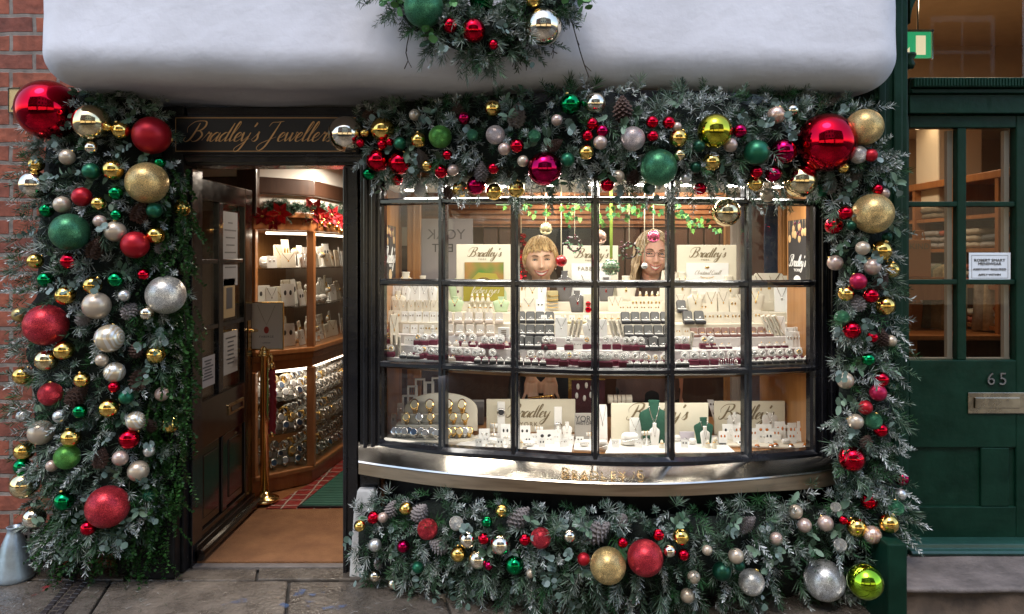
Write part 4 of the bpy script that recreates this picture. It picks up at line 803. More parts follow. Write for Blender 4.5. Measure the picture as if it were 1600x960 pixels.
def bauble_mesh(k, sm):
    key = (k, sm)
    if key not in BME:
        mb = MB(); n, m_ = (24, 16) if sm else (40, 28); mb.sphere((0, 0, 0), 1, n, m_)
        me = bpy.data.meshes.new('bauble'); me.from_pydata(mb.v, [], mb.f); me.materials.append(BM[k][0]); me.polygons.foreach_set('use_smooth', [True] * len(mb.f)); BME[key] = me
    return BME[key]
mb = MB(); mb.lathe([(.2, .955), (.21, 1.02), (.2, 1.1), (.13, 1.13)], (0, 0, 0), 14); cp = mb.build('cap', GOLD, smooth=True); CAPME = cp.data; bpy.data.objects.remove(cp)
BA = [] # every bauble: centre, radius (for the foliage to keep clear)
def sizew(r): return 'huge' if r >= 40 else 'large' if r >= 25 else 'medium' if r >= 15 else 'small' if r >= 10 else 'tiny'
def bauble(k, px, py, r, Y, zone, group):
    c = P(px, py, Y); Rm = S(r, Y); o = bpy.data.objects.new('bauble', bauble_mesh(k, r < 16)); COL.objects.link(o); o.location = c; o.scale = (Rm, Rm, Rm)
    o.rotation_euler = (random.uniform(-1.6, .15) if r < 25 else random.uniform(-1.7, -1.1), random.uniform(-.6, .6), random.uniform(-.7, .7)); tag(o, None, 'bauble', group)
    if r >= 12:
        q = bpy.data.objects.new('cap', CAPME); COL.objects.link(q); q.parent = o
    BA.append((c, Rm)); d = f'{sizew(r)} {BM[k][1]} bauble'; reg(o, d, zone, px, py, d if False else None); return o
# garlands: centre line (px, py, half width px), distance of the backing and bulge
def bayYx(px): return bayY(min(max(px, 594), 1272)) if px < 1272 else -.2 - (min(px, 1400) - 1272) / 130 * .1
GAR = {
 'A': dict(line=[(150, 140, 95), (165, 230, 115), (160, 350, 125), (155, 480, 128), (150, 600, 125), (150, 700, 115), (150, 790, 95), (165, 850, 75)], Y=lambda x: -.08, dep=.2, zone='in the tall garland', name='tall garland beside the doorway'),
 'B': dict(line=[(570, 232, 48), (650, 212, 76), (780, 222, 78), (900, 220, 78), (1030, 218, 80), (1150, 222, 82), (1260, 225, 78), (1350, 230, 68)], Y=lambda x: bayYx(x) - .03, dep=.2, zone='in the garland over the window', name='garland over the bay window'),
 'C': dict(line=[(1345, 230, 50), (1345, 330, 52), (1348, 430, 48), (1350, 530, 52), (1350, 640, 52), (1352, 740, 55), (1360, 830, 62)], Y=lambda x: -.33, dep=.15, zone='in the narrow garland by the green door', name='narrow garland beside the green shop'),
 'D': dict(line=[(560, 850, 68), (660, 850, 82), (780, 862, 80), (900, 868, 80), (1030, 872, 80), (1150, 868, 82), (1260, 855, 88), (1380, 835, 70)], Y=lambda x: bayYx(x) - .06, dep=.17, zone='in the garland under the sill', name='low garland under the window sill'),
 'E': dict(line=[(625, -60, 55), (665, 10, 50), (720, 45, 45), (780, 50, 48), (830, 25, 50), (880, -45, 50)], Y=lambda x: -.52, dep=.13, zone='in the wreath on the white wall', name='wreath on the white wall'),
}
def gline(g, t):
    L_ = GAR[g]['line']; n = len(L_) - 1; i = min(int(t * n), n - 1); f = t * n - i; a, b = L_[i], L_[i + 1]
    d = Vector((b[0] - a[0], b[1] - a[1])).normalized()
    return a[0] + (b[0] - a[0]) * f, a[1] + (b[1] - a[1]) * f, a[2] + (b[2] - a[2]) * f, d
def gdepth(g, px, py): # front surface distance at a pixel, from how far off the centre line it lies
    best = 9
    for k in range(61):
        x, y, w, d = gline(g, k / 60); best = min(best, math.hypot(px - x, py - y) / w)
    return GAR[g]['Y'](px) - GAR[g]['dep'] * math.sqrt(max(0.04, 1 - best * best))
BL = {'A': '''R75,172,46 C143,192,28 G189,204,14 G168,199,7 r237,212,29 S143,231,10 p105,246,12 G57,257,12 e142,268,13 G177,266,16 E250,254,9 1230,286,32 S53,289,22 E181,302,11 r128,308,15 G154,318,11 p97,320,13 E73,329,11 e241,329,12 G284,326,13 E182,336,9 P156,346,10 3109,363,29 p180,362,16 r211,383,21 G243,368,14 G55,408,12 R108,408,13 E71,437,12 E181,437,12 R224,429,9 G145,446,14 G102,462,15 2259,461,30 p151,478,21 s194,462,9 S229,490,11 672,508,32 g30,492,11 w171,529,22 C73,563,17 G100,548,15 G243,554,15 p159,563,10 G128,594,12 w179,582,16 R178,605,9 679,616,18 e197,621,11 G170,638,15 E125,643,11 s93,651,10 s36,650,10 G35,587,14 P253,616,11 w212,658,15 G264,664,14 p64,676,19 G111,684,15 R202,686,16 G38,705,15 4105,714,19 P188,716,12 E35,729,13 p216,736,16 P81,728,9 s233,705,9 C38,758,21 E100,783,15 6168,792,32 e232,775,9 R138,825,12 S54,809,17''',
 'E': '3662,12,31 E752,0,19 R740,48,19 R703,40,12 R771,70,8 S849,42,29 G833,1,12',
 'B': '''S541,210,28 G598,203,19 G570,208,7 p648,180,9 M725,185,10 G770,170,13 4688,214,18 G654,219,12 3738,211,9 e625,225,10 5774,211,15 P788,233,10 R808,228,11 3835,213,10 P870,188,9 E891,163,17 S930,162,17 E914,161,6 R925,194,10 M941,205,10 R918,212,9 P938,223,11 G916,238,12 R590,251,18 R625,255,18 R563,224,7 R597,226,8 R609,222,6 R620,281,9 E576,272,10 G667,259,9 R689,268,11 R699,242,8 P708,266,9 2657,297,11 R771,263,9 p817,252,9 M851,264,27 e887,250,11 G719,296,13 M744,290,15 G772,300,13 G807,296,13 R949,289,11 p966,276,10 5989,217,19 R1019,191,10 R1045,192,10 R1020,213,9 P1058,198,7 G1060,216,14 C1062,242,9 31029,262,29 D1014,295,10 O1117,205,27 G1112,253,14 P1141,227,11 M1156,205,11 k1213,180,14 S1238,173,10 e1182,239,20 M1224,237,20 R1182,269,10 M1208,272,13 G1180,287,12 R1291,223,46 11351,199,28 21341,242,14 r1361,243,10 G1318,262,9 R1262,268,13 C1250,283,26 e1284,298,10 p1199,305,11 R1094,295,10 s1071,279,8 C1135,332,22 D1092,229,10 D1087,262,9''',
 'C': '''R1371,296,9 P1381,303,9 11364,334,31 R1321,333,11 R1303,353,14 D1330,353,8 D1386,371,8 p1348,388,11 G1377,392,16 P1305,411,12 P1363,417,13 G1391,422,14 m1341,440,13 G1322,459,12 R1361,462,12 G1383,478,15 31316,497,12 R1331,516,14 R1363,527,9 p1392,533,9 E1357,562,10 p1321,595,13 R1377,593,12 m1372,614,13 D1391,606,8 r1352,637,11 p1337,659,12 31365,658,13 R1376,672,11 R1331,717,20 M1409,748,11''',
 'D': '''s1407,773,9 R1358,783,13 31400,794,12 G1389,818,15 G1339,824,15 k1363,836,14 R1388,853,11 R1318,813,7 P1290,818,12 21306,793,8 p1243,800,11 P1257,821,11 P1213,842,10 21313,852,10 71288,907,31 L1352,909,27 21174,910,20 D1128,893,15 p1150,869,12 D1155,884,9 p1084,902,10 p1074,931,11 61008,872,28 R1029,836,9 R1068,867,9 R973,848,8 G1064,839,13 S1046,861,10 p1105,860,8 G634,795,10 R583,809,10 P598,809,8 G562,822,9 6668,827,16 s586,852,10 M630,854,10 2713,818,11 E761,816,9 G784,799,10 S731,843,14 R756,842,9 G716,866,12 S747,874,15 S782,851,16 M764,884,7 R820,844,9 6845,841,16 E804,883,15 p829,896,7 e653,887,9 S586,900,9 S615,912,9 p691,938,10 S890,838,10 r912,874,10 1950,884,28'''}
for g, s in BL.items():
    for tk in s.split():
        k = tk[0]; px, py, r = map(int, tk[1:].split(',')); Yb = gdepth(g, px, py) - .012 * (r > 20) + S(r, 0) * (.2 if r < 14 else .1) - (.035 if r < 14 else .022)
        Yb = -.68 if (px > 1330 and py > 880) else Yb
        bauble(k, px, py, r, Yb, GAR[g]['zone'], 'baubles ' + GAR[g]['zone'])
# ------------------------------------------------------------------ pine cones
CONEM = [mat('brown cone', (.07, .035, .025), .7, var=.4, scale=20), mat('frosted cone', (.09, .055, .045), .7, col2=(.34, .32, .32), scale=26)]
def cone_mesh(fr_):
    mb = MB(); n = 11
    for i in range(n):
        t = i / (n - 1); z = -1 + 2 * t; r = .62 * math.sin(math.pi * (.14 + .8 * t) ** .8) + .06; cnt = 8
        for k in range(cnt):
            a = 2 * math.pi * (k + .5 * (i % 2)) / cnt; e = Vector((math.cos(a), math.sin(a), 0)); s = Vector((-math.sin(a), math.cos(a), 0)); c = Vector((0, 0, z))
            tip = c + e * r * 1.3 + Vector((0, 0, -.07)); w = r * .33
            vs = [c + e * r * .3 + Vector((0, 0, .1)), c + e * r * .85 + s * w + Vector((0, 0, .05)), tip + Vector((0, 0, .05)), c + e * r * .85 - s * w + Vector((0, 0, .05)), c + e * r * .9 + Vector((0, 0, -.09))]
            mb.add(vs, [(0, 1, 2), (0, 2, 3), (1, 4, 2), (2, 4, 3), (0, 4, 1), (0, 3, 4)])
    mb.sphere((0, 0, 0), (.36, .36, .95), 10, 8); o = mb.build('pine_cone', CONEM[fr_]); me = o.data; bpy.data.objects.remove(o); return me
CME = [cone_mesh(0), cone_mesh(1)]
CL = {'A': '220,330,16 149,387,15 204,485,14 287,419,9 133,496,13 214,545,13 216,592,16 122,616,17 158,715,14 235,664,10 250,385,10', 'B': '577,181,13 715,170,11 808,179,17 973,170,18 658,247,13 752,268,13 1332,282,17 1300,289,13 990,277,12 868,226,11 700,300,10', 'C': '1341,472,13 1377,440,13 1379,527,12 1354,690,11', 'D': '657,800,17 612,795,14 812,808,20 684,853,16 935,830,22 972,812,13 1168,818,15 590,880,9'}
for g, s in CL.items():
    for i, tk in enumerate(s.split()):
        px, py, r = map(int, tk.split(',')); Yb = gdepth(g, px, py) + .005; c = P(px, py, Yb); o = bpy.data.objects.new('pine_cone', CME[int(random.random() < .6 or g == 'D')]); COL.objects.link(o); o.location = c; Rm = S(r, Yb) * (.98 if g == 'D' else 1.12)
        o.scale = (Rm, Rm, Rm); o.rotation_euler = (random.uniform(-.7, .7), random.uniform(-1, 1), random.uniform(0, 6)); tag(o, None, 'pine cone', 'pine cones ' + GAR[g]['zone']); BA.append((c, Rm * .7))
        reg(o, ('frosted' if o.data is CME[1] else 'brown') + ' pine cone', GAR[g]['zone'], px, py)
# ------------------------------------------------------------------ foliage
BC = np.array([tuple(c) for c, r in BA]); BR_ = np.array([r for c, r in BA])
def clear(tip, k=1.0): # tips that would hang in front of a bauble are left out
    d = np.sqrt((tip[:, None, 0] - BC[None, :, 0]) ** 2 + (tip[:, None, 2] - BC[None, :, 2]) ** 2)
    return ~((d < BR_[None] * k) & (tip[:, None, 1] < BC[None, :, 1] + .02)).any(1)
def mesh_np(name, V, Fq, C, m, parent):
    me = bpy.data.meshes.new(name); nv = len(V); nf = len(Fq); off = np.array(tuple(wloc(parent))) if parent else 0
    me.vertices.add(nv); me.vertices.foreach_set('co', (V - off).astype(np.float32).ravel()); k = Fq.shape[1]
    me.loops.add(nf * k); me.loops.foreach_set('vertex_index', Fq.astype(np.int32).ravel()); me.polygons.add(nf); me.polygons.foreach_set('loop_start', np.arange(0, nf * k, k, dtype=np.int32))
    a = me.color_attributes.new('Col', 'FLOAT_COLOR', 'POINT'); a.data.foreach_set('color', np.concatenate([C, np.ones((nv, 1))], 1).astype(np.float32).ravel())
    me.materials.append(m); me.update(calc_edges=True); me.validate(); o = bpy.data.objects.new(name, me); COL.objects.link(o); o.parent = parent; return o
def unit(a): return a / np.maximum(np.linalg.norm(a, axis=-1, keepdims=True), 1e-9)
def needles(base, dirs, Ls, m_, nl, w, colA, colB, frost, curl=.25, ang=(70, 38)):
    N = len(base); t = np.linspace(.06, 1, m_)[None, :] ** .9; az = (np.arange(m_) * 2.39996)[None, :] + RNG.uniform(0, 6.28, (N, 1)); grav = np.array([0, 0, -1.0])
    u = unit(np.cross(dirs, RNG.normal(size=(N, 3)))); v = np.cross(dirs, u)
    org = base[:, None] + dirs[:, None] * (t * Ls[:, None])[..., None] + grav * (curl * (t ** 2) * Ls[:, None])[..., None]
    A = np.radians(ang[0] + (ang[1] - ang[0]) * t + RNG.normal(0, 9, (N, m_))); rad = u[:, None] * np.cos(az)[..., None] + v[:, None] * np.sin(az)[..., None]
    nd = unit(dirs[:, None] * np.cos(A)[..., None] + rad * np.sin(A)[..., None] + grav * .12); ln = nl * (1 - .35 * t) * RNG.uniform(.75, 1.2, (N, m_)); end = org + nd * ln[..., None]
    wv = unit(np.cross(nd, RNG.normal(size=nd.shape))) * (w / 2); mid = org + nd * (ln * .55)[..., None]
    V = np.stack([org - wv * .5, org + wv * .5, mid + wv, end, mid - wv], 2).reshape(-1, 3)
    base_i = (np.arange(N * m_) * 5)[:, None]; Fq = np.concatenate([base_i + np.array([[0, 1, 2, 4]]), base_i + np.array([[4, 2, 3, 3]])], 0)
    mixv = RNG.uniform(0, 1, (N, 1)) * .7 + RNG.uniform(0, .3, (N, m_)); g = colA * (1 - mixv[..., None]) + colB * mixv[..., None]
    fr_ = frost[:, None]; W_ = np.array([.86, .87, .88]); f0 = np.clip(fr_ * RNG.uniform(.2, 1.1, (N, m_)), 0, .95)[..., None]; tipc = g * (1 - f0) + W_ * f0; f1 = f0 * .45; basec = g * (1 - f1) + W_ * f1
    C = np.stack([basec, basec, (basec + tipc) / 2, tipc, (basec + tipc) / 2], 2).reshape(-1, 3)
    # twig
    return V, Fq, C
def sample(g, n, urange=1.0, inset=.03, tr=(0, 1)):
    out = []
    for _ in range(n):
        t = random.uniform(*tr); x, y, w, d = gline(g, t); u = random.uniform(-1, 1) * urange; nx, ny = -d.y, d.x; u *= (.78 if g == 'C' else .92); px, py = x + nx * u * w, y + ny * u * w
        if t < .02 or t > .98: px += random.uniform(-10, 10)
        dep = GAR[g]['dep']; Y = GAR[g]['Y'](px) - dep * math.sqrt(max(.02, 1 - u * u)) * random.uniform(.35, .85) + inset
        p = P(px, py, Y); out_ = Vector((nx * u * .9, -(.55 + .5 * math.sqrt(max(0, 1 - u * u))), -ny * u * .9)) + Vector((random.gauss(0, .45), random.gauss(0, .25), random.gauss(0, .45) - .1)); out.append((p, out_.normalized()))
    return np.array([tuple(a) for a, b in out]), np.array([tuple(b) for a, b in out])
NEEDM = attr_mat('fir needle', .55); LEAFM = attr_mat('eucalyptus leaf', .55); BOXM = attr_mat('box leaf', .45)
def leaves(base, dirs, Ls, m_, size, colA, colB, aspect=.8, drop=.3, frost=0):
    N = len(base); t = np.linspace(.15, 1, m_)[None]; az = (np.arange(m_) * math.pi)[None] + RNG.uniform(0, 6.28, (N, 1)) + RNG.normal(0, .5, (N, m_)); u = unit(np.cross(dirs, RNG.normal(size=(N, 3)))); v = np.cross(dirs, u)
    org = base[:, None] + dirs[:, None] * (t * Ls[:, None])[..., None] + np.array([0, 0, -1.]) * (drop * t ** 2 * Ls[:, None])[..., None]
    rad = u[:, None] * np.cos(az)[..., None] + v[:, None] * np.sin(az)[..., None]; ld = unit(rad * .9 + dirs[:, None] * .6 + RNG.normal(0, .2, rad.shape)); up = unit(np.cross(ld, np.cross(dirs[:, None], ld)) + RNG.normal(0, .25, ld.shape)); sd = unit(np.cross(ld, up))
    s = size * RNG.uniform(.7, 1.2, (N, m_))[..., None]; pts = [org]
    for (a, b, c) in ((.25, .38, .06), (.6, .5, .1), (.9, .28, .04), (1.02, 0, 0), (.9, -.28, .04), (.6, -.5, .1), (.25, -.38, .06)): pts.append(org + ld * s * a + sd * s * b * aspect + up * s * c)
    V = np.stack(pts, 2).reshape(-1, 3); bi = (np.arange(N * m_) * 8)[:, None]; Fq = np.concatenate([bi + np.array([[0, 1, 2, 4]]), bi + np.array([[2, 3, 4, 4]]), bi + np.array([[0, 4, 6, 7]]), bi + np.array([[4, 5, 6, 6]])], 0)
    mv = RNG.uniform(0, 1, (N, m_))[..., None]; col = colA * (1 - mv) + colB * mv; C = np.repeat(col[:, :, None], 8, 2).reshape(-1, 3); return V, Fq, C
def tri_fix(V, Fq, C): return V, Fq, C
def addmesh(name, parts, m, parent):
    k = 0; Vs, Fs, Cs = [], [], []
    for V, Fq, C in parts: Vs.append(V); Fs.append(Fq + k); Cs.append(C); k += len(V)
    V = np.concatenate(Vs); Fq = np.concatenate(Fs); C = np.concatenate(Cs)
    quad = Fq[:, 2] != Fq[:, 3]; me = bpy.data.meshes.new(name); off = np.array(tuple(wloc(parent)))
    q4 = Fq[quad]; t3 = Fq[~quad][:, :3]; idx = np.concatenate([q4.ravel(), t3.ravel()]); starts = np.concatenate([np.arange(len(q4)) * 4, len(q4) * 4 + np.arange(len(t3)) * 3])
    me.vertices.add(len(V)); me.vertices.foreach_set('co', (V - off).astype(np.float32).ravel()); me.loops.add(len(idx)); me.loops.foreach_set('vertex_index', idx.astype(np.int32)); me.polygons.add(len(starts)); me.polygons.foreach_set('loop_start', starts.astype(np.int32))
    a = me.color_attributes.new('Col', 'FLOAT_COLOR', 'POINT'); a.data.foreach_set('color', np.concatenate([C, np.ones((len(V), 1))], 1).astype(np.float32).ravel())
    me.materials.append(m); me.update(calc_edges=True); o = bpy.data.objects.new(name, me); COL.objects.link(o); o.parent = parent; return o
c_ = lambda *a: np.array(a)
GLABEL = {'A': 'tall frosted fir garland hung with baubles on the black pilaster beside the doorway', 'B': 'frosted fir garland hung with baubles along the top of the bay window', 'C': 'narrow frosted fir garland hanging down between the bay window and green shop', 'D': 'frosted fir garland hung with baubles under the metal window sill', 'E': 'fir wreath with baubles hung on the white rendered wall'}
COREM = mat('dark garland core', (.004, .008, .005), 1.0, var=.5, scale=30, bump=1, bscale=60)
FRK = {'A': .9, 'B': 1, 'C': 1, 'D': .55, 'E': .5}
AREA = {'A': 1.0, 'B': .78, 'C': .42, 'D': .82, 'E': .3}
for g in 'ABCDE':
    L_ = GAR[g]['line']; x, y, w, d = gline(g, .5); root = thing('wreath' if g == 'E' else 'garland', P(x, y, GAR[g]['Y'](x)), GLABEL[g], 'wreath' if g == 'E' else 'garland')
    # lumpy core
    mb = MB(); nu, nv_ = 60, 14; vs = []
    for i in range(nu + 1):
        x, y, w, d = gline(g, i / nu); nx, ny = -d.y, d.x
        for j in range(nv_):
            a = 2 * math.pi * j / nv_; u = math.cos(a) * .8; Yo = GAR[g]['Y'](x) - (GAR[g]['dep'] * .45 * max(0, math.sin(a))); k = 1 + .18 * noise.noise(Vector((x * .03, y * .03, j * .7)))
            if i in (0, nu): k *= .5
            vs.append(P(x + nx * u * w * k, y + ny * u * w * k, Yo + .03 * noise.noise(Vector((x * .02, y * .02, j)))))
    mb.add(vs, [(i * nv_ + k, i * nv_ + (k + 1) % nv_, (i + 1) * nv_ + (k + 1) % nv_, (i + 1) * nv_ + k) for i in range(nu) for k in range(nv_)]); mb.build('core', COREM, root, smooth=True)
    n = int(640 * AREA[g]); parts = []
    b, dr = sample(g, n); Ls = RNG.uniform(.06, .14, n); ok = clear(b + dr * Ls[:, None], 1.05); b, dr, Ls = b[ok], dr[ok], Ls[ok]
    fr0 = np.where(RNG.uniform(size=len(b)) < .22 * FRK[g], .8, np.clip(RNG.normal(.06, .1, len(b)), 0, .5)); parts.append(needles(b, dr, Ls, 32, .039, .0036, c_(.004, .022, .007), c_(.022, .08, .025), fr0))
    addmesh('fir_sprays', parts, NEEDM, root)
    n = int(380 * AREA[g]); b, dr = sample(g, n, 1.05, -.0); Ls = RNG.uniform(.05, .12, n); ok = clear(b + dr * Ls[:, None], 1.0); b, dr, Ls = b[ok], dr[ok], Ls[ok]
    addmesh('frosted_sprays', [needles(b, dr, Ls, 36, .03, .0052, c_(.008, .04, .016), c_(.028, .1, .04), np.where(RNG.uniform(size=len(b)) < .68 * FRK[g], 1.05, .25), ang=(62, 30))], NEEDM, root)
    n = int((170 if g != 'E' else 380) * AREA[g]); b, dr = sample(g, n, 1.15, -.03); Ls = RNG.uniform(.06, .14, n); ok = clear(b + dr * Ls[:, None], 1.0); b, dr, Ls = b[ok], dr[ok], Ls[ok]
    addmesh('pine_tufts', [needles(b, dr, Ls * .6, 34, .064, .003, c_(.008, .045, .012), c_(.03, .11, .028), np.clip(RNG.normal(.3, .3, len(b)), 0, .9), ang=(60, 20))], NEEDM, root)
    n = int((46 if g != 'E' else 12) * AREA[g]); b, dr = sample(g, n, .9, -.05); Ls = RNG.uniform(.06, .1, n); ok = clear(b + dr * Ls[:, None], 1.0); b, dr, Ls = b[ok], dr[ok], Ls[ok]
    addmesh('eucalyptus_leaves', [leaves(b, dr, Ls, 7, .027, c_(.07, .12, .09), c_(.2, .26, .25), 1.1)], LEAFM, root)
    n = int((50 if g != 'E' else 14) * AREA[g]); b, dr = sample(g, n, .95, -.03); Ls = RNG.uniform(.04, .08, n); ok = clear(b + dr * Ls[:, None], 1.0); b, dr, Ls = b[ok], dr[ok], Ls[ok]
    addmesh('sage_leaves', [leaves(b, dr, Ls, 6, .044, c_(.03, .075, .035), c_(.17, .25, .18), .5)], LEAFM, root)
    if g in 'AE':
        if g == 'A':
            bs = []; ds = []
            for _ in range(680):
                if random.random() < .65: px, py = random.uniform(225, 300), random.uniform(255, 800); px -= max(0, (py - 620)) * .12
                else: px, py = random.uniform(70, 265), random.uniform(770, 865)
                Y = random.uniform(-.2, -.06); bs.append(tuple(P(px, py, Y))); ds.append(tuple(Vector((random.gauss(.15, .4), random.gauss(-.4, .3), random.gauss(-.7, .3))).normalized()))
            b, dr = np.array(bs), np.array(ds); Ls = RNG.uniform(.08, .16, len(b)); ok = clear(b + dr * Ls[:, None], 1.0); b, dr, Ls = b[ok], dr[ok], Ls[ok]
            addmesh('box_fronds', [leaves(b, dr, Ls, 20, .017, c_(.006, .03, .006), c_(.026, .09, .016), .8)], BOXM, root)
        else:
            for (x0, y0, x1, y1) in ((890, 20, 921, 122), (807, 85, 806, 108), (815, 80, 823, 105), (637, 45, 634, 108), (860, 70, 868, 84)):
                q = [P(x0 + (x1 - x0) * k / 5 + random.uniform(-3, 3), y0 + (y1 - y0) * k / 5, -.56) for k in range(6)]; mb = MB(); mb.tube(q, .0025, 5)
                for k in (2, 4): mb.tube([q[k], q[k] + Vector((random.uniform(-.03, .03), -.01, -.03))], .002, 4)
                mb.build('twig', mat('twig', (.03, .018, .012), .8), root)
            b, dr = sample('E', 14, .9, -.04); Ls = RNG.uniform(.06, .1, 14); ok = clear(b + dr * Ls[:, None]); addmesh('holly_leaves', [leaves(b[ok], dr[ok], Ls[ok], 6, .04, c_(.02, .1, .02), c_(.12, .3, .1), .8)], LEAFM, root)

# dropped needles and grit on the flags below the garlands
mb = MB(); rn = random.Random(3)
for i in range(520):
    if rn.random() < .3: x, y = rn.uniform(-2.3, -1.5), rn.uniform(-.75, -.15)
    else: x, y = rn.uniform(-.8, 1.7), -.35 - abs(rn.gauss(0, .18))
    a = rn.uniform(0, 3.14); L_ = rn.uniform(.012, .03); w = .0014; d = Vector((math.cos(a), math.sin(a), 0)); q = Vector((-d.y, d.x, 0)) * w; c = Vector((x, y, .0045 + rn.uniform(0, .002))); mb.mi = int(rn.random() < .3); mb.add([c - q, c + q, c + d * L_ + q * .4 + Vector((0, 0, .002)), c + d * L_ - q * .4 + Vector((0, 0, .002))], [(0, 1, 2, 3)])
tag(mb.build('fallen_needles', [mat('dry needle', (.03, .04, .015), .8), mat('pale needle', (.3, .3, .28), .8)]), 'dropped fir needles scattered on the flags below the garlands', 'needles', kind='stuff')
# ------------------------------------------------------------------ window display: steps
ZU, ZL = 'in the upper window display', 'in the lower window display'
TZ = [SHZ, 1.102, 1.147, 1.203, 1.25, 1.3]
def tierY(px, k): b = bayY(px) + .075; return b + (.40 - b) * k / 5.2
t = thing('display_steps', (.4, .15, SHZ), 'cream covered stepped stand rising towards the back of the upper window', 'display stand')
for k in range(1, 6):
    SS = [604 + (1266 - 604) * i / 20 for i in range(21)]; f = [(PX(p, tierY(p, k) - .03), tierY(p, k) - .03) for p in SS]
    mb = MB(); mb.slab(f + [(PX(1266, .2), .445), (PX(604, .2), .445)], TZ[k - 1] + .0005, TZ[k]); mb.build('step', CREAM if k > 2 else mat('pale suede', (.66, .62, .6), .8), t, bevel=.003)
def circ(r, n=14, M=None, c=(0, 0, 0), sx=1): M = M or Matrix.Identity(3); return [Vector(c) + M @ Vector((r * sx * math.cos(2 * math.pi * i / n), 0, r * math.sin(2 * math.pi * i / n))) for i in range(n + 1)]
# ---- prototypes (built once at the origin, copied into place)
def p_ringstand(base=BURG, metal=SILVER):
    r = proto('ring_stand'); mb = MB(); mb.box(-.021, .021, -.018, .018, 0, .024); mb.build('base', base, r, bevel=.004)
    mb = MB(); mb.lathe([(.0175, 0), (.0188, .002), (.0188, .005), (.0175, .007)], (0, .002, .042), 20, rotx(72)); mb.build('disc', WHITE, r, bevel=.001)
    mb = MB(); mb.tube(circ(.0085, 14, rotx(-22), (0, -.009, .044)), .0021, 6, cap=False); mb.sphere((0, -.0125, .0535), .0028, 8, 6); mb.build('ring', metal, r, smooth=True); return r
def p_ringbox(case, pad, metal=SILVER):
    r = proto('ring_box'); mb = MB(); mb.box(-.0225, .0225, -.02, .02, 0, .016); mb.build('base', case, r, bevel=.004)
    mb = MB(); q = [(-.022, 0), (.022, 0), (.022, .034), (.017, .042), (-.017, .042), (-.022, .034)]; M = rotx(-14)
    def tilt(mb, z0=.016, y0=.018): mb.v = [tuple(M @ Vector((x, y, z)) + Vector((0, y0, z0))) for x, y, z in mb.v]
    mb.prism(q, -.002, .008); tilt(mb); mb.build('lid', case, r, bevel=.003)
    mb = MB(); mb.prism([(x * .86, z * .9 + .002) for x, z in q], -.004, -.0022); tilt(mb); mb.mi = 0; mb.build('lid_lining', pad, r, bevel=.001)
    mb = MB(); mb.box(-.0185, .0185, -.0165, .0145, .0162, .021); mb.build('cushion', WHITE, r, bevel=.002)
    mb = MB(); mb.tube(circ(.0075, 12, rotx(-20), (0, -.004, .024)), .0013, 6, cap=False); mb.sphere((0, -.0065, .0315), .0024, 8, 6); mb.build('ring', metal, r, smooth=True); return r
def p_tray(case=CHAR, metal=SILVER):
    r = proto('ring_box'); mb = MB(); mb.box(-.017, .017, -.015, .015, 0, .013); mb.build('base', case, r, bevel=.003)
    mb = MB(); mb.box(-.0155, .0155, -.013, .013, .0132, .02); mb.lathe([(.004, 0), (.0045, .02), (.003, .022)], (-.01, 0, .025), 8, Matrix.Rotation(R(90), 3, 'Y')); mb.build('cushion', WHITE, r, bevel=.002)
    mb = MB(); mb.tube(circ(.007, 12, None, (0, -.001, .025)), .0013, 6, cap=False); mb.sphere((0, -.001, .033), .0026, 8, 6); mb.build('ring', metal, r, smooth=True); return r
def p_bust(m, chain=GOLD, gem=GOLD):
    r = proto('necklace_bust'); mb = MB()
    sec = [(0, .36, .1), (.12, .38, .12), (.35, .43, .14), (.55, .49, .15), (.64, .5, .14), (.7, .47, .13), (.75, .36, .11), (.79, .23, .1), (.84, .18, .1), (.95, .17, .1), (.98, .2, .11), (1.0, .18, .1)]; n = 24; vs = []
    for (z, w, dp) in sec:
        for k in range(n):
            a = 2 * math.pi * k / n; c, s_ = math.cos(a), math.sin(a); vs.append((w * math.copysign(abs(c) ** .8, c), dp * math.copysign(abs(s_) ** .8, s_) + .12 * z, z))
    mb.add(vs, [(i * n + k, i * n + (k + 1) % n, (i + 1) * n + (k + 1) % n, (i + 1) * n + k) for i in range(len(sec) - 1) for k in range(n)] + [tuple(range(n - 1, -1, -1)), tuple(range(len(vs) - n, len(vs)))]); mb.build('form', m, r, smooth=True)
    mb = MB(); mb.tube([(-.17, -.02, .86), (-.15, -.03, .77), (-.09, -.065, .62), (0, -.09, .47), (.09, -.065, .62), (.15, -.03, .77), (.17, -.02, .86)], .016, 5); nk = mb.build('necklace', chain, r, smooth=True)
    mb = MB(); mb.sphere((0, -.11, .43), (.05, .03, .065), 10, 8); mb.build('pendant', gem, nk, smooth=True); return r
def p_board(m=WCARD, chain=SILVER, gem=SILVER):  # upright padded necklace board
    r = proto('necklace_board'); mb = MB(); q = [(-.5, 0), (.5, 0), (.5, .93), (.44, 1), (-.44, 1), (-.5, .93)]; mb.prism(q, 0, .1); mb.v = [(x, y + .22 * z, z) for x, y, z in mb.v]; mb.build('board', m, r, bevel=.02)
    mb = MB(); mb.tube([(-.4, .2, 1.0), (-.2, .1, .72), (0, .05, .5), (.2, .1, .72), (.4, .2, 1.0)], .014, 5); mb.v = [(x, .22 * z - .014, z) for x, y, z in mb.v]; nk = mb.build('necklace', chain, r); mb = MB(); mb.sphere((0, .09, .46), (.06, .03, .06), 8, 6); mb.build('pendant', gem, nk, smooth=True); return r
def p_card(m=WCARD, gem=SILVER):
    r = proto('earring_card'); mb = MB(); mb.box(-.5, .5, 0, .06, 0, 1); mb.v = [(x, y + .3 * z, z) for x, y, z in mb.v]; mb.build('card', m, r, bevel=.01)
    for x in (-.2, .2): mb = MB(); mb.sphere((x, .3 * .6 - .03, .6), (.1, .05, .12), 8, 6); mb.build('earring', gem, r, smooth=True)
    return r
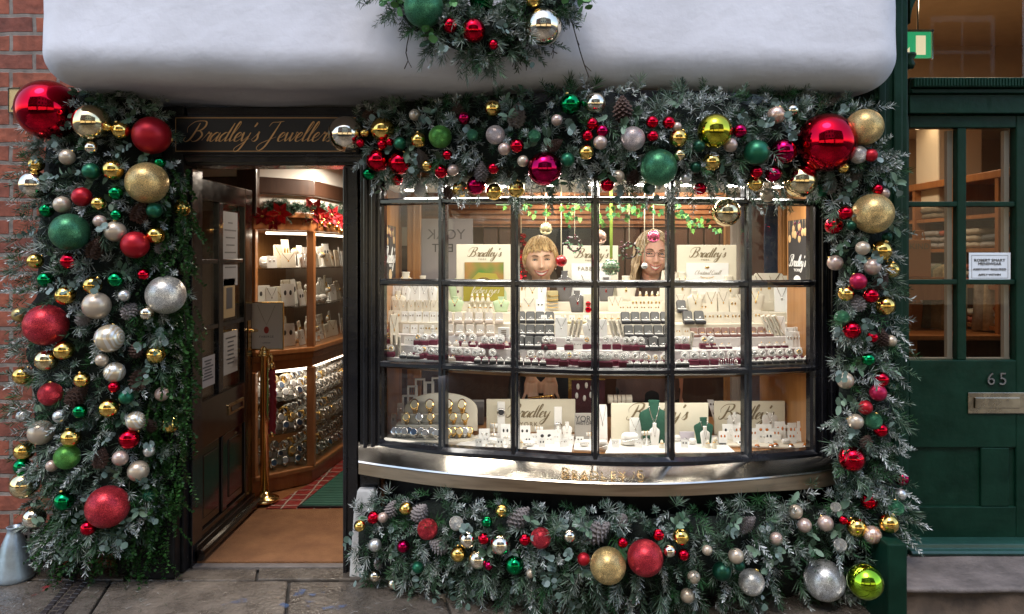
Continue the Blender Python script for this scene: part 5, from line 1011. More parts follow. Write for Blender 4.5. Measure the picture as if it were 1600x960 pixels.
def p_cone(): 
    r = proto('ring_cone'); mb = MB(); mb.lathe([(.42, 0), (.44, .08), (.3, .35), (.2, .8), (.12, 1.0)], (0, 0, 0), 14); mb.build('cone', CREAM, r, smooth=True); mb = MB(); mb.tube([Vector((.27 * math.cos(a), .27 * math.sin(a), .55 - .1 * math.sin(a))) for a in np.linspace(0, 6.283, 15)], .05, 6, cap=False); mb.build('ring', GOLD, r, smooth=True); return r
def p_watch(metal=SILVER, dial=None, bezel=None):
    r = proto('wrist_watch'); mb = MB(); mb.tube([Vector((0, .42 * math.cos(a), .42 + .42 * math.sin(a))) for a in np.linspace(-2.2, 2.2 + 1.9, 22)], .11, 8); mb.v = [(x * 1.7, y, z) for x, y, z in mb.v]; mb.build('strap', metal, r, smooth=True)
    M = rotx(62); mb = MB(); mb.lathe([(.36, 0), (.4, .04), (.4, .12), (.33, .16)], (0, -.36, .62), 20, M); mb.build('case', bezel or metal, r, smooth=True)
    mb = MB(); mb.lathe([(.3, 0), (.3, .012)], Vector((0, -.36, .62)) + M @ Vector((0, 0, .16)), 18, M); mb.build('dial', dial or WCARD, r); return r
def p_cushion():
    r = proto('bracelet_cushion'); mb = MB(); mb.sphere((0, 0, .42), (.5, .3, .42), 20, 12); mb.v = [(math.copysign(.5 * (abs(x) / .5) ** .6, x), y, .42 + math.copysign(.42 * (abs(z - .42) / .42) ** .7, z - .42)) for x, y, z in mb.v]; mb.build('cushion', WHITE, r, smooth=True)
    mb = MB(); mb.tube([(.5 * math.cos(a), -.34 - .02 * math.sin(a), .42 + .06 * math.sin(2 * a)) for a in np.linspace(.2, 2.94, 10)], .03, 6); mb.build('bracelet', SILVER, r, smooth=True); return r
def p_tstand():
    r = proto('bracelet_bar'); mb = MB(); mb.lathe([(.35, 0), (.35, .05), (.07, .1), (.07, .8)], (0, 0, 0), 14); mb.tube([(-.5, 0, .86), (.5, 0, .86)], .14, 12); mb.build('bar', WHITE, r, smooth=True); mb = MB()
    for x in (-.25, .1): mb.tube([(x, .17 * math.cos(a), .86 + .17 * math.sin(a)) for a in np.linspace(0, 6.283, 14)], .03, 6, cap=False)
    mb.build('bangle', GOLD, r, smooth=True); return r
def p_stick():
    r = proto('bracelet_strip'); mb = MB(); mb.box(-.5, .5, 0, .3, 0, 1); mb.v = [(x, y + .25 * z, z) for x, y, z in mb.v]; mb.build('strip', CREAM, r, bevel=.04); mb = MB(); mb.tube([(.1 * math.sin(i), .25 * (.04 + .9 * i / 12) - .05, .04 + .9 * i / 12) for i in range(13)], .1, 5); mb.build('bracelet', SILVER, r); return r
DIALG = mat('silver dial', (.42, .42, .43), .25, .3); DIALC = mat('champagne dial', (.5, .42, .28), .3)
PR = {'ring_burg': p_ringstand(), 'ring_gold': p_ringstand(BURG, GOLD), 'rb_dark': p_ringbox(CHAR, DGREY), 'rb_pale': p_ringbox(LBOX, mat('pale lining', (.55, .5, .44), .8)), 'rb_brown': p_ringbox(mat('rosy box', (.25, .12, .1), .5), BROWNB, GOLD), 'tray': p_tray(), 'tray_b': p_tray(BURG, GOLD), 'tray_w': p_tray(mat('ivory box', (.6, .52, .44), .6), GOLD),
 'bust_cream': p_bust(CREAM), 'bust_green': p_bust(LGREEN, GOLD, BURG), 'bust_grey': p_bust(GREYV, SILVER, BM['R'][0]), 'bust_dgreen': p_bust(DGREEN, SILVER, SILVER), 'bust_white': p_bust(WHITE, SILVER, SILVER), 'board': p_board(), 'board_g': p_board(CREAM, GOLD, GOLD), 'card': p_card(), 'card_g': p_card(CREAM, GOLD), 'card_dark': p_card(WCARD, CHAR), 'card_amber': p_card(WCARD, mat('amber', (.55, .16, .02), .12, coat=.5)), 'cone': p_cone(), 'watch': p_watch(SILVER, DIALG), 'watch_g': p_watch(GOLD, DIALC, GOLD), 'watch_b': p_watch(SILVER, mat('blue dial', (.05, .1, .2), .3), SILVER), 'cushion': p_cushion(), 'tbar': p_tstand(), 'stick': p_stick()}
CATN = {'ring_burg': ('round white ring stand on a burgundy base', 'ring stand', 'ring stands'), 'ring_gold': ('round white stand with gold ring on burgundy base', 'ring stand', 'ring stands'), 'rb_dark': ('open charcoal ring box', 'ring box', 'charcoal ring boxes'), 'rb_pale': ('open blush ring box', 'ring box', 'blush ring boxes'), 'rb_brown': ('open brown ring box', 'ring box', 'brown ring boxes'), 'tray': ('little black box with white ring pad', 'ring box', 'little ring boxes'), 'tray_b': ('little burgundy box with white ring pad', 'ring box', 'little ring boxes'), 'tray_w': ('little ivory box with white ring pad', 'ring box', 'little ring boxes'),
 'bust_cream': ('cream necklace bust', 'necklace bust', 'necklace busts'), 'bust_green': ('pale green necklace bust', 'necklace bust', 'necklace busts'), 'bust_grey': ('grey velvet necklace bust with red pendant', 'necklace bust', 'necklace busts'), 'bust_dgreen': ('dark green velvet necklace bust', 'necklace bust', 'necklace busts'), 'bust_white': ('white necklace bust', 'necklace bust', 'necklace busts'), 'board': ('white necklace board with silver chain', 'necklace board', 'necklace boards'), 'board_g': ('cream necklace board with gold chain', 'necklace board', 'necklace boards'), 'card': ('white earring card', 'earring card', 'earring cards'), 'card_g': ('cream card with gold earrings', 'earring card', 'earring cards'), 'card_dark': ('white card with dark earrings', 'earring card', 'earring cards'), 'card_amber': ('white card with amber drops', 'earring card', 'earring cards'), 'cone': ('cream cone holding a gold ring', 'ring cone', 'ring cones'), 'watch': ('silver wrist watch', 'watch', 'wrist watches'), 'watch_g': ('gold wrist watch', 'watch', 'wrist watches'), 'watch_b': ('silver wrist watch with blue dial', 'watch', 'wrist watches'), 'cushion': ('white cushion with silver bracelet', 'bracelet cushion', 'bracelet cushions'), 'tbar': ('white bar holding gold bangles', 'bracelet stand', 'bracelet stands'), 'stick': ('cream strip with silver bracelet', 'bracelet strip', 'bracelet strips')}
UNIT = {'ring_burg', 'ring_gold', 'rb_dark', 'rb_pale', 'rb_brown', 'tray', 'tray_b', 'tray_w'}
def put(kind, x, y, z, sx, sy, sz, rz=0, zone=ZU, px=0, py=0, roll=0):
    o = dup(PR[kind]); o.location = (x, y, z); o.scale = (sx, sy, sz); o.rotation_euler = (0, R(roll), R(rz)); d, c, g = CATN[kind]; tag(o, None, c, g + ' ' + zone); reg(o, d, zone, px, py); return o
def up(kind, px, k, w=0, h=0, dy=0, rz=None, roll=0):   # on the steps of the upper display
    Y = tierY(px, k) + dy; z = TZ[k]; rz = random.uniform(-8, 8) if rz is None else rz
    if kind in UNIT: s = w or 1.0; return put(kind, PX(px, Y), Y, z + .0006, s, s, s, rz, ZU, px, 400 + (1.55 - z) * F / (D0 + Y))
    W_, H_ = S(w, Y), S(h, Y); return put(kind, PX(px, Y), Y, z + .0006, W_, min(W_, .11) if kind not in ('board', 'board_g', 'card', 'card_g', 'stick') else H_ * .6, H_, rz, ZU, px, 400 + (1.55 - z) * F / (D0 + Y), roll)
# column 1
up('bust_cream', 634, 5, 34, 46, rz=10); up('bust_cream', 622, 4, 24, 32, rz=15); up('bust_cream', 660, 5, 26, 40); up('bust_cream', 608, 5, 20, 46, rz=20); up('board_g', 677, 5, 16, 26); up('card_g', 690, 4, 12, 20)
for x in range(606, 688, 12): up('board_g' if x % 24 else 'card_g', x, 4, 10, 19, dy=-.05)
for x in range(632, 692, 11): up('card', x, 3, 10, 16)
for x in range(608, 690, 13): up('card_g', x, 3, 11, 18, dy=-.05) if x < 630 else up('card', x, 2, 11, 14, dy=.02)
up('board_g', 617, 1, 14, 46, rz=25); up('stick', 616, 0, 5, 34, rz=10, dy=.02); up('stick', 624, 0, 5, 32, rz=10, dy=.02)
for x, k in ((601, 2), (607, 1), (602, 0), (611, 0), (653, 1), (664, 1), (674, 0), (684, 0), (656, 0)): up('ring_gold' if x % 2 else 'ring_burg', x, k, .95)
for x in (630, 641, 651): up('tray', x, 0, .95, dy=-.02)
for x in (636, 645): up('card', x, 1, 10, 12)
# column 2
up('bust_green', 716, 5, 31, 36); up('bust_green', 784, 5, 30, 36); up('bust_green', 711, 4, 27, 24); up('bust_green', 783, 4, 26, 24)
for r_, n in ((0, 5), (1, 5), (2, 4)):
    for i in range(n): up('cone', 750 + (i - (n - 1) / 2) * 8.4, 4 if r_ < 1 else 5, 9, 13, dy=-.045 + .045 * (r_ % 2))
for x in (737, 745, 753, 761): up('tray_w', x, 3, .75, dy=.03)
for x in range(700, 790, 16): up('rb_pale', x, 3, .98, dy=-.03, rz=0)
for x in range(702, 782, 16): up('rb_pale', x, 2, .98, dy=-.01, rz=0)
for x in range(700, 800, 13): up('tray_b' if x > 735 else 'tray_w', x, 1, .9, dy=.01)
for x in (717, 730, 743, 757, 769, 782): up('ring_burg', x, 0 if x < 750 else 1, 1.0, dy=.02 if x < 750 else -.04)
for x in range(700, 716, 8): up('tray_w', x, 0, .8)
for x in range(746, 802, 12): up('tray', x, 0, .95, dy=-.02, rz=0)
# column 3
up('board_g', 832, 5, 22, 30); up('card_g', 818, 5, 14, 34); up('board', 846, 5, 16, 34); up('bust_grey', 882, 5, 27, 48, dy=-.01); up('bust_grey', 902, 4, 26, 34); up('board_g', 826, 4, 20, 22); up('card', 844, 4, 14, 20)
for k_, dx in ((3, 0), (2, 0), (1, -2)):
    for i in range(4): up('rb_dark', 814 + dx + i * 15, k_, 1.05, dy=-.01, rz=0)
up('board', 877, 2, 19, 30)
for i, x in enumerate((889, 896, 903)): up('stick', x, 2, 5, 28, roll=14)
up('bust_white', 921, 2, 22, 28)
for x in (853, 862, 858, 870, 880, 889, 881, 899, 911, 921): up('ring_burg', x, 1 if x in (853, 862, 889) else 0, 1.05, dy=.02 if x in (870, 858, 899) else -.01)
for x in range(812, 852, 12): up('tray', x, 0, .95, dy=-.02, rz=0)
for x in range(812, 848, 12): up('tray_b', x, 0, .95, dy=.045, rz=0)
for x in range(896, 925, 9): up('card', x, 1, 9, 12, dy=.02)
# column 4
up('bust_grey', 947, 5, 26, 38); up('bust_cream', 978, 5, 34, 40); up('board_g', 1041, 5, 24, 48, roll=8)
for x in (1000, 1010, 1019, 1028): up('cone', x, 5, 9, 16)
for x in range(972, 1034, 11): up('card_g', x, 4, 10, 13)
for k_, x0 in ((3, 978), (2, 983), (1, 1006)):
    for i in range(5):
        if x0 + i * 15.5 < 1046: up('rb_dark', x0 + i * 15.5, k_, 1.05, dy=-.01, rz=0)
up('board', 940, 2, 18, 28)
for x in (960, 967, 974): up('stick', x, 2, 5, 28, roll=-14)
for x in (940, 950, 962, 974, 979, 988, 992, 1001, 937): up('ring_burg', x, 1 if x in (979, 988, 1001) else 0, 1.05, dy=.025 if x in (962, 992) else -.01)
for x in range(984, 1046, 12): up('tray', x, 0, .95, dy=-.02, rz=0)
for x in (1012, 1024, 1036): up('ring_gold', x, 0, .8, dy=.04)
for x in (935, 944, 953): up('card', x, 1, 9, 12, dy=.02)
# column 5
up('bust_cream', 1066, 5, 30, 46); up('bust_cream', 1086, 4, 26, 34); up('bust_cream', 1140, 5, 34, 40); up('board_g', 1112, 4, 17, 32); up('board_g', 1131, 4, 17, 32); up('card_g', 1100, 4, 14, 14); up('card_g', 1147, 4, 13, 22)
for x in (1100, 1112, 1124, 1136, 1148, 1158): up('card_g', x, 3, 12, 18)
for x, k_ in ((1066, 4), (1076, 3), (1094, 3)): up('rb_dark', x, k_, 1.15, dy=-.03, rz=0)
for x in range(1086, 1164, 12): up('rb_brown', x, 2, .8, rz=0)
for x in range(1106, 1150, 11): up('tray_b', x, 1, .8, dy=.02)
for x in (1070, 1084, 1100, 1116, 1156): up('ring_burg', x, 1 if x < 1080 else 0, 1.05, dy=.02)
for x in (1060, 1071): up('tray', x, 0, .95, dy=-.02)
up('stick', 1078, 1, 6, 28, roll=10)
# column 6
up('board_g', 1203, 5, 46, 44); up('bust_cream', 1180, 4, 30, 38); up('board', 1226, 4, 28, 40, rz=-8); up('board', 1244, 3, 27, 46, rz=-12); up('board', 1261, 1, 22, 66, rz=-20); up('card_g', 1194, 3, 15, 18); up('card_g', 1184, 3, 12, 20)
for x in (1206, 1215, 1224): up('stick', x, 2, 7, 34, roll=-22)
for x in range(1178, 1210, 12): up('rb_brown', x, 2, .8, rz=0)
for x in range(1176, 1262, 12): up('tray', x, 0, .95, dy=-.02, rz=0)
for x in range(1190, 1236, 12): up('tray_b', x, 1, .85)
for x in (1180,): up('ring_burg', x, 0, 1.05, dy=.03)
for x in (1240, 1248, 1234): up('card', x, 1, 11, 24)
# more stock so the steps read as packed
for x in range(604, 1262, 15):
    if bayY(x) < -.1: up('ring_burg' if random.random() < .75 else 'ring_gold', x + random.uniform(-3, 3), random.choice([0, 0, 1]), 1.02, dy=.035)
for x in range(606, 690, 14): up('bust_white' if (x // 14) % 3 == 0 else 'board', x, 5, 15, 30, dy=-.05)
for x in (668, 684): up('card_g', x, 2, 12, 16)
for x in (699, 800): up('board_g', x, 5, 12, 28)
for x in range(806, 850, 9): up('card_g', x, 4, 8, 14, dy=.03)
for x in range(850, 926, 11): up('cone' if x % 2 else 'card', x, 3, 9, 13, dy=.0)
for x in (957, 966, 992, 1004, 1016, 1028): up('board_g' if x % 4 else 'card_g', x, 4, 13, 24, dy=.03)
for x in range(936, 976, 10): up('cone', x, 3, 9, 13)
for x in range(1060, 1170, 13): up('card_g', x, 2, 10, 13, dy=.05)
for x in range(1064, 1166, 16): up('bust_cream' if (x // 16) % 2 else 'board_g', x, 4, 17, 27, dy=.04)
for x in (1176, 1190, 1212, 1232): up('board_g', x, 5, 20, 40)
for x in (1178, 1192, 1206, 1220, 1236, 1250): up('board' if x > 1205 else 'card_g', x, 2 if x < 1230 else 1, 15, 30 if x > 1205 else 16, dy=.02)
for x in (1222, 1238, 1254): up('board', x, 4, 22, 44, rz=-10)
# one-offs on the steps
def board(px0, px1, py0, k, dy, label, art):
    Y = tierY((px0 + px1) / 2, k) + dy; z = TZ[k]; t = thing('display_board', (PX((px0 + px1) / 2, Y), Y, z), label, 'display board', 'cream display boards'); x0, x1, z1 = PX(px0, Y), PX(px1, Y), PZ(py0, Y)
    mb = MB(); mb.box(x0, x1, Y, Y + .012, z + .0006, z1); mb.build('board', CARD, t, bevel=.003); f = lambda u: x0 + (x1 - x0) * u; h = lambda py: PZ(py, Y)
    script_text('lettering', "Bradley's", f(.2), f(.84), h(py0 + 19), Y - .0004, INK, t, bold=1.5, th=.001); text_obj('town_lettering', 'YORK', .013, (f(.47), Y - .0012, h(py0 + 24.5)), INK, t, space=1.5)
    mb = MB(); mb.box(f(.15), f(.86), Y - .004, Y - .0005, z + .004, h(py0 + 28)); art(mb, t, f, h, Y, z); return t
def art1(mb, t, f, h, Y, z):
    m = mat('blurred green print', (.06, .2, .02), .5, col2=(.4, .16, .04), scale=9, detail=1); mb.build('picture', m, t)
    mb = MB(); mb.prism([(f(.2), h(444)), (f(.82), h(444)), (f(.72), h(428)), (f(.4), h(426))], Y - .007, Y - .0045); mb.build('picture_box', SAGE, t)
    mb = MB(); mb.tube([(f(.5 + .13 * math.cos(a)), Y - .009, h(440) + .02 * math.sin(a)) for a in np.linspace(0, 6.28, 20)], .003, 6, cap=False); mb.build('picture_ring', GOLD, t)
    mb = MB(); mb.box(f(.13), f(.87), Y - .009, Y - .0075, z + .004, h(444.5)); mb.build('sage_panel', SAGE, t)
    script_text('panel_lettering', 'ladies eyes', f(.25), f(.8), h(458), Y - .0095, CARD, t, th=.0006)
def art2(mb, t, f, h, Y, z): mb.build('inset', WCARD, t); text_obj('inset_lettering', 'FABERGÉ', .03, (f(.5), Y - .005, h(423)), INK, t, space=1.25); mb = MB(); mb.tube([(f(.33), Y - .006, h(430)), (f(.36), Y - .006, h(436)), (f(.4), Y - .006, h(448))], .0014, 5); mb.build('inset_drawing', INK, t)
def art3(mb, t, f, h, Y, z):
    mb.build('inset', WCARD, t); script_text('inset_lettering', 'Christinal Quall', f(.28), f(.74), h(429), Y - .0045, mat('grey ink', (.4, .36, .3), .6), t, th=.0006, bold=1.2)
    mb = MB(); mb.sphere((f(.5), Y - .006, h(418)), (.012, .003, .007), 12, 8); mb.tube([(f(.5 + .12 * math.cos(a)), Y - .0055, h(431) + .012 * math.sin(a)) for a in np.linspace(3.5, 5.9, 9)], .0016, 5); mb.build('inset_drawing', GOLD, t)
board(713, 799, 382, 5, -.01, 'cream board with green picture and script lettering behind pale green busts', art1)
board(880, 966, 384, 5, .02, 'cream board with script lettering between the two people', art2)
board(1058, 1151, 383, 5, .02, 'plain cream lettered board beneath the ivy leaves', art3)
def simple(name, px0, px1, py0, Y, z, m, label, cat, group=None, th=.01):
    o_ = thing(name, (PX((px0 + px1) / 2, Y), Y, z), label, cat, group); mb = MB(); mb.box(PX(px0, Y), PX(px1, Y), Y, Y + th, z + .0006, PZ(py0, Y)); mb.build('panel', m, o_, bevel=.002); return o_
Y = tierY(830, 5) + .03; t = simple('price_sign', 808, 849, 460, Y, TZ[5], WCARD, 'white sign with blue emblem standing behind the charcoal ring boxes', 'sign')
mb = MB(); mb.lathe([(.017, 0), (.017, .002)], (PX(838, Y), Y - .0005, PZ(466, Y)), 20, rotx(90)); mb.build('emblem', mat('blue emblem', (.03, .12, .3), .5), t); mb = MB()
for k in range(5): mb.box(PX(813, Y), PX(832, Y), Y - .001, Y - .0002, PZ(470 + k * 5, Y), PZ(469 + k * 5, Y))
mb.build('print', INK, t)
Y = tierY(863, 5) - .035; t = simple('bracelet_tower', 855, 872, 455, Y, TZ[5] - .0, mat('gold cloth', (.52, .42, .2), .6), 'tall gold covered stand stacked with bracelets beside the grey bust', 'bracelet stand', th=.05)
mb = MB()
for k in range(7):
    z = PZ(462 + k * 6, Y); mb.tube([(PX(854.5, Y), Y - .004, z + random.uniform(-.004, .004)), (PX(863, Y), Y - .008, z - .004), (PX(872.5, Y), Y - .004, z)], .0025, 6)
mb.build('bracelet', GOLD, t)
Y = tierY(892, 3) - .02; t = simple('gold_plinth', 871, 928, 503, Y, TZ[3], mat('gold cloth', (.52, .42, .2), .6), 'gold covered block under the grey busts', 'plinth', th=.03)
Y = tierY(918, 4) - .02; t = simple('drop_card', 912, 927, 460, Y, TZ[4], CARD, 'cream panel with red figure of eight drop', 'panel'); mb = MB(); mb.sphere((PX(919, Y), Y - .006, PZ(475, Y)), (.014, .006, .014), 14, 8); mb.sphere((PX(919, Y), Y - .006, PZ(484, Y)), (.016, .006, .016), 14, 8); mb.build('drop', BM['R'][0], t, smooth=True)
Y = tierY(788, 2) - .0; t = simple('price_card', 778, 796, 512, Y - .03, TZ[2], WCARD, 'white text card standing beside the blush ring boxes', 'card'); mb = MB()
for k in range(6): mb.box(PX(783, Y - .03), PX(791, Y - .03), Y - .0315, Y - .0303, PZ(516 + k * 3, Y), PZ(515 + k * 3, Y))
mb.build('print', INK, t)
simple('grey_board', 1256, 1270, 478, tierY(1262, 4), TZ[4], mat('grey board', (.3, .3, .31), .7), 'plain grey board at the end of the steps by the oak cheek', 'board')
# tiara
Y = bayY(1138) + .05; c = (PX(1138, Y), Y, SHZ); t = thing('tiara', c, 'sparkling silver tiara at the front of the upper shelf', 'tiara'); mb = MB()
pts = [Vector((c[0] + .05 * math.cos(a), Y + .03 * -math.sin(a) + .03, SHZ + .004)) for a in np.linspace(0, math.pi, 15)]; mb.tube(pts, .003, 6); mb.build('band', SILVER, t); mb = MB()
for i, p in enumerate(pts[1:-1]):
    h_ = .008 + .022 * math.sin(math.pi * (i + 1) / 14) * (1 if i % 2 == 0 else .6); mb.tube([p, p + Vector((0, 0, h_))], .0016, 5); mb.sphere(p + Vector((0, 0, h_)), .0035, 6, 5)
mb.build('crest', SILVER, t, smooth=True)
# gold pendants hung against the cream backing of column five
simple('backing_panel', 1078, 1150, 452, tierY(1110, 5) + .045, TZ[5], CARD, 'cream backing panel behind the gold pendants and busts', 'panel')
for px, py, r in ((1085, 463, 6), (1104, 474, 8), (1124, 461, 6)):
    Y = tierY(1110, 5) + .035; c = P(px, py, Y); t = thing('gold_pendant', c, None, 'pendant', 'round gold pendants'); reg(t, 'round gold pendant hanging on the cream backing', ZU, px, py); mb = MB(); mb.tube([c + Vector((-.03, 0, .07)), c + Vector((0, -.003, S(r, Y))), c + Vector((.03, 0, .07))], .0015, 5); mb.build('chain', GOLD, t); mb = MB()
    mb.tube(circ(S(r, Y), 18, None, c), .004, 6, cap=False); mb.tube(circ(S(r * .6, Y), 14, None, c), .003, 6, cap=False); mb.build('pendant', GOLD, t, smooth=True)
# white ribbon bow
c = P(1250, 462, .36); t = thing('ribbon_bow', c, 'white ribbon bow at the end of the upper display', 'bow'); mb = MB()
for s_ in (-1, 1):
    A = [c + Vector((s_ * .06 * math.sin(a), -.01 - .02 * math.sin(a * .5), .03 * math.sin(2 * a) + .01)) for a in np.linspace(0, 3.14, 10)]; mb.strip(A, [p + Vector((0, .03, -.02)) for p in A]); B = [c + Vector((s_ * (.005 + .02 * k / 6), -.01 - .004 * math.sin(k), -.12 * k / 6)) for k in range(7)]; mb.strip(B, [p + Vector((.02, 0, 0)) for p in B])
mb.build('ribbon', WHITE, t, smooth=True); mb = MB(); mb.sphere(c + Vector((0, -.012, 0)), (.012, .01, .015), 10, 8); mb.build('knot', WHITE, t, smooth=True)

# ---- banners, mirrored poster
def banner(Xp, face, ya, yb, z0, z1, label, seed):
    """cloth banner lying on an oak side board; face -1 looks towards the doorway side, +1 the other way; ya..yb runs in reading direction"""
    t = thing('hanging_banner', (Xp, (ya + yb) / 2, z0), label, 'banner', 'black hanging banners'); L_ = abs(yb - ya); sg_ = 1 if yb > ya else -1; M = Matrix(((0, -face, 0), (sg_, 0, 0), (0, 0, 1))); q = lambda u, v, o=0: Vector((Xp + face * (.003 + o), ya + (yb - ya) * u, z1 + (z0 - z1) * v)); rn = random.Random(seed)
    mb = MB(); y0, y1 = min(ya, yb), max(ya, yb); mb.box(min(Xp + face * .0006, Xp + face * .003), max(Xp + face * .0006, Xp + face * .003), y0, y1, z0, z1); mb.build('cloth', mat('banner black', (.016, .014, .015), .6), t)
    for i in range(9):
        u, v = rn.uniform(.08, .92), rn.uniform(.08, .32); c = q(u, v, .001); mb = MB(); mb.sphere(c, (.002, .018, .02), 10, 8); mb.tube([c + Vector((0, 0, .02)), q(u, .005, .001)], .0008, 4); mb.build('printed_drop', mat('printed gold', (.55, .35, .16), .5), t, smooth=True)
    for i in range(6): mb = MB(); mb.sphere(q(rn.uniform(.2, .8), rn.uniform(.04, .26), .001), (.002, .014, .008), 8, 6); mb.build('printed_berry', BURG, t, smooth=True)
    script_text('lettering', "Bradley's", L_ * .05, L_ * .97, 0, 0, WCARD, t, bold=1.7, th=.0008, M=M, org=q(0, .7, .0006)); o = text_obj('town_lettering', 'YORK', .02, q(.5, .78, .001), WCARD, t, rot=(90, 0, -90 if face < 0 else 90), sx=1.6)
    mb = MB(); mb.sphere(q(.5, .93, .001), (.002, .05, .03), 12, 8); mb.build('printed_emblem', WCARD if face < 0 else mat('tan patch', (.5, .36, .2), .6), t); return t
banner(PX(1272, -.2) - .004, -1, .105, -.135, PZ(447, 0), PZ(344, 0), 'black banner with white script and gold drops hanging beside the green shop end', 3)
banner(PX(594, -.02) + .004, 1, .06, .42, PZ(436, .2), PZ(352, .2), 'narrow black banner with gold drops beside the doorway end post', 4)
Yp = .72; t = thing('poster', P(697, 400, Yp), 'grey translucent poster showing its lettering back to front behind the window', 'poster'); mb = MB(); mb.box(PX(656, Yp), PX(739, Yp), Yp, Yp + .004, PZ(500, Yp), PZ(342, Yp)); mb.build('sheet', mat('grey poster', (.33, .31, .32), .4), t)
text_obj('lettering', 'YORK', .085, (PX(697, Yp), Yp - .002, PZ(374, Yp)), mat('faint print', (.12, .11, .12), .5), t, mirror=True); text_obj('lettering', 'EST', .07, (PX(692, Yp), Yp - .002, PZ(394, Yp)), INKD, t, mirror=True, space=1.3)

# ---- lower window display
def lowY(py): return (1.55 - LOZ) * F / (py - HY) - D0
def lo(kind, px, py, w, h, rz=None, dz=0, Y=None, roll=0):
    Y = lowY(py) if Y is None else Y; z = LOZ + dz; W_, H_ = S(w, Y), S(h, Y); rz = random.uniform(-8, 8) if rz is None else rz
    if kind in UNIT: return put(kind, PX(px, Y), Y, z + .0006, w, w, w, rz, ZL, px, py)
    return put(kind, PX(px, Y), Y, z + .0006, W_, W_ if kind not in ('board', 'board_g', 'card', 'card_g', 'card_dark', 'card_amber', 'stick', 'bust_cream', 'bust_dgreen', 'bust_white') else min(H_ * .6, .09), H_, rz, ZL, px, py, roll)
# watch display: scalloped tray with arched back
t = thing('watch_display', P(672, 690, -.02), 'cream scalloped tray with arched back crowded with watches', 'display tray'); cx, cy = PX(672, .03), .0
mb = MB(); pl = []
for i in range(48):
    a = 2 * math.pi * i / 48; k = 1 + .02 * math.cos(12 * a); pl.append((cx + .235 * k * math.cos(a), cy + .10 * k * math.sin(a)))
mb.slab(pl, LOZ + .0006, LOZ + .022); mb.build('tray', CREAM, t, bevel=.004)
mb = MB(); Yb = .11; q = [(PX(632, Yb), LOZ + .0226), (PX(746, Yb), LOZ + .0226)] + [(PX(689 + 57 * math.cos(a), Yb), PZ(640 - 26 * math.sin(a), Yb)) for a in np.linspace(0, math.pi, 15)]; mb.prism(q, Yb, Yb + .015); mb.build('back', CREAM, t, bevel=.003)
mb = MB(); mb.slab([(cx - .17, .02), (cx + .17, .02), (cx + .17, Yb - .001), (cx - .17, Yb - .001)], LOZ + .0226, LOZ + .075); mb.slab([(cx - .15, .06), (cx + .15, .06), (cx + .15, Yb - .001), (cx - .15, Yb - .001)], LOZ + .0752, LOZ + .12); mb.build('step', CREAM, t, bevel=.003)
for i, px in enumerate((618, 632, 648, 664, 682, 700, 718, 733)): lo(('watch', 'watch', 'watch_b', 'watch', 'watch', 'watch_g', 'watch_g', 'watch_g')[i], px, 0, 15, 17, dz=.022, Y=-.06 + .05 * abs(i - 3.5) / 3.5)
for i, px in enumerate((625, 641, 658, 675, 692, 709, 726)): lo(('watch', 'watch_b', 'watch', 'watch', 'watch_b', 'watch_g', 'watch')[i], px, 0, 15, 17, dz=.022, Y=-.015)
for i, px in enumerate((636, 655, 673, 691, 709, 727)): lo(('watch_g', 'watch', 'watch_g', 'watch', 'watch_g', 'watch_g')[i], px, 0, 15, 19, dz=.075, Y=.035)
for i, px in enumerate((649, 672, 702, 723)): lo('watch_g', px, 0, 17, 23, dz=.12, Y=.08)
# white stepped earring frame behind
for px0, px1, py0, py1 in ((636, 652, 603, 640), (648, 664, 592, 640), (664, 678, 597, 625), (674, 692, 590, 618), (628, 648, 618, 645)):
    Y = .3; t = thing('earring_stand', P((px0 + px1) / 2, py1, Y), None, 'earring stand', 'white earring frames'); reg(t, 'white openwork earring frame', ZL, (px0 + px1) // 2, py1); a, b, c, d = PX(px0, Y), PX(px1, Y), LOZ + .0006, PZ(py0, Y); e = .009
    mb = MB(); mb.box(a, b, Y, Y + .02, d - e, d); mb.box(a, a + e, Y, Y + .02, c, d - e - .0005); mb.box(b - e, b, Y, Y + .02, c, d - e - .0005); mb.build('frame', WCARD, t, bevel=.002); mb = MB()
    for k in range(3): x = a + (b - a) * (.3 + .2 * k); mb.tube([(x, Y + .01, d - e), (x, Y + .01, d - e - .03)], .0025, 5)
    mb.build('earrings', CHAR, t)
lo('card', 623, 655, 13, 24, dz=0); lo('card', 612, 668, 16, 20, rz=25); 
t = simple('gift_box', 725, 756, 628, lowY(664), LOZ, mat('grey gift box', (.2, .2, .21), .6), 'grey ring case behind the watch tray', 'box', th=.06)
# big lettered boards
def big(px0, px1, py0, py1, label, a, b, base, word="Bradley's", yk=True):
    Y = lowY(py1); t = thing('display_board', (PX((px0 + px1) / 2, Y), Y, LOZ), label, 'display board', 'cream display boards'); mb = MB(); x0, x1 = PX(px0, Y), PX(px1, Y); mb.box(x0, x1, Y, Y + .012, LOZ + .0006, PZ(py0, Y)); mb.build('board', CARD, t, bevel=.003)
    script_text('lettering', word, PX(a, Y), PX(b, Y), PZ(base, Y), Y - .0004, INK, t, bold=1.3, th=.001)
    if yk: text_obj('town_lettering', 'YORK', .03, (PX((a + b) / 2, Y), Y - .0012, PZ(base + 14, Y)), INK, t, space=1.3)
big(760, 899, 624, 676, 'long cream board with dark script lettering below the hands', 790, 862, 652, 'Bradley'); big(955, 1107, 630, 690, 'cream board with script lettering behind the dark green busts', 978, 1078, 656, yk=False); big(1116, 1227, 627, 680, 'cream board with faint script behind the white busts and amber cards', 1122, 1212, 655, yk=False)
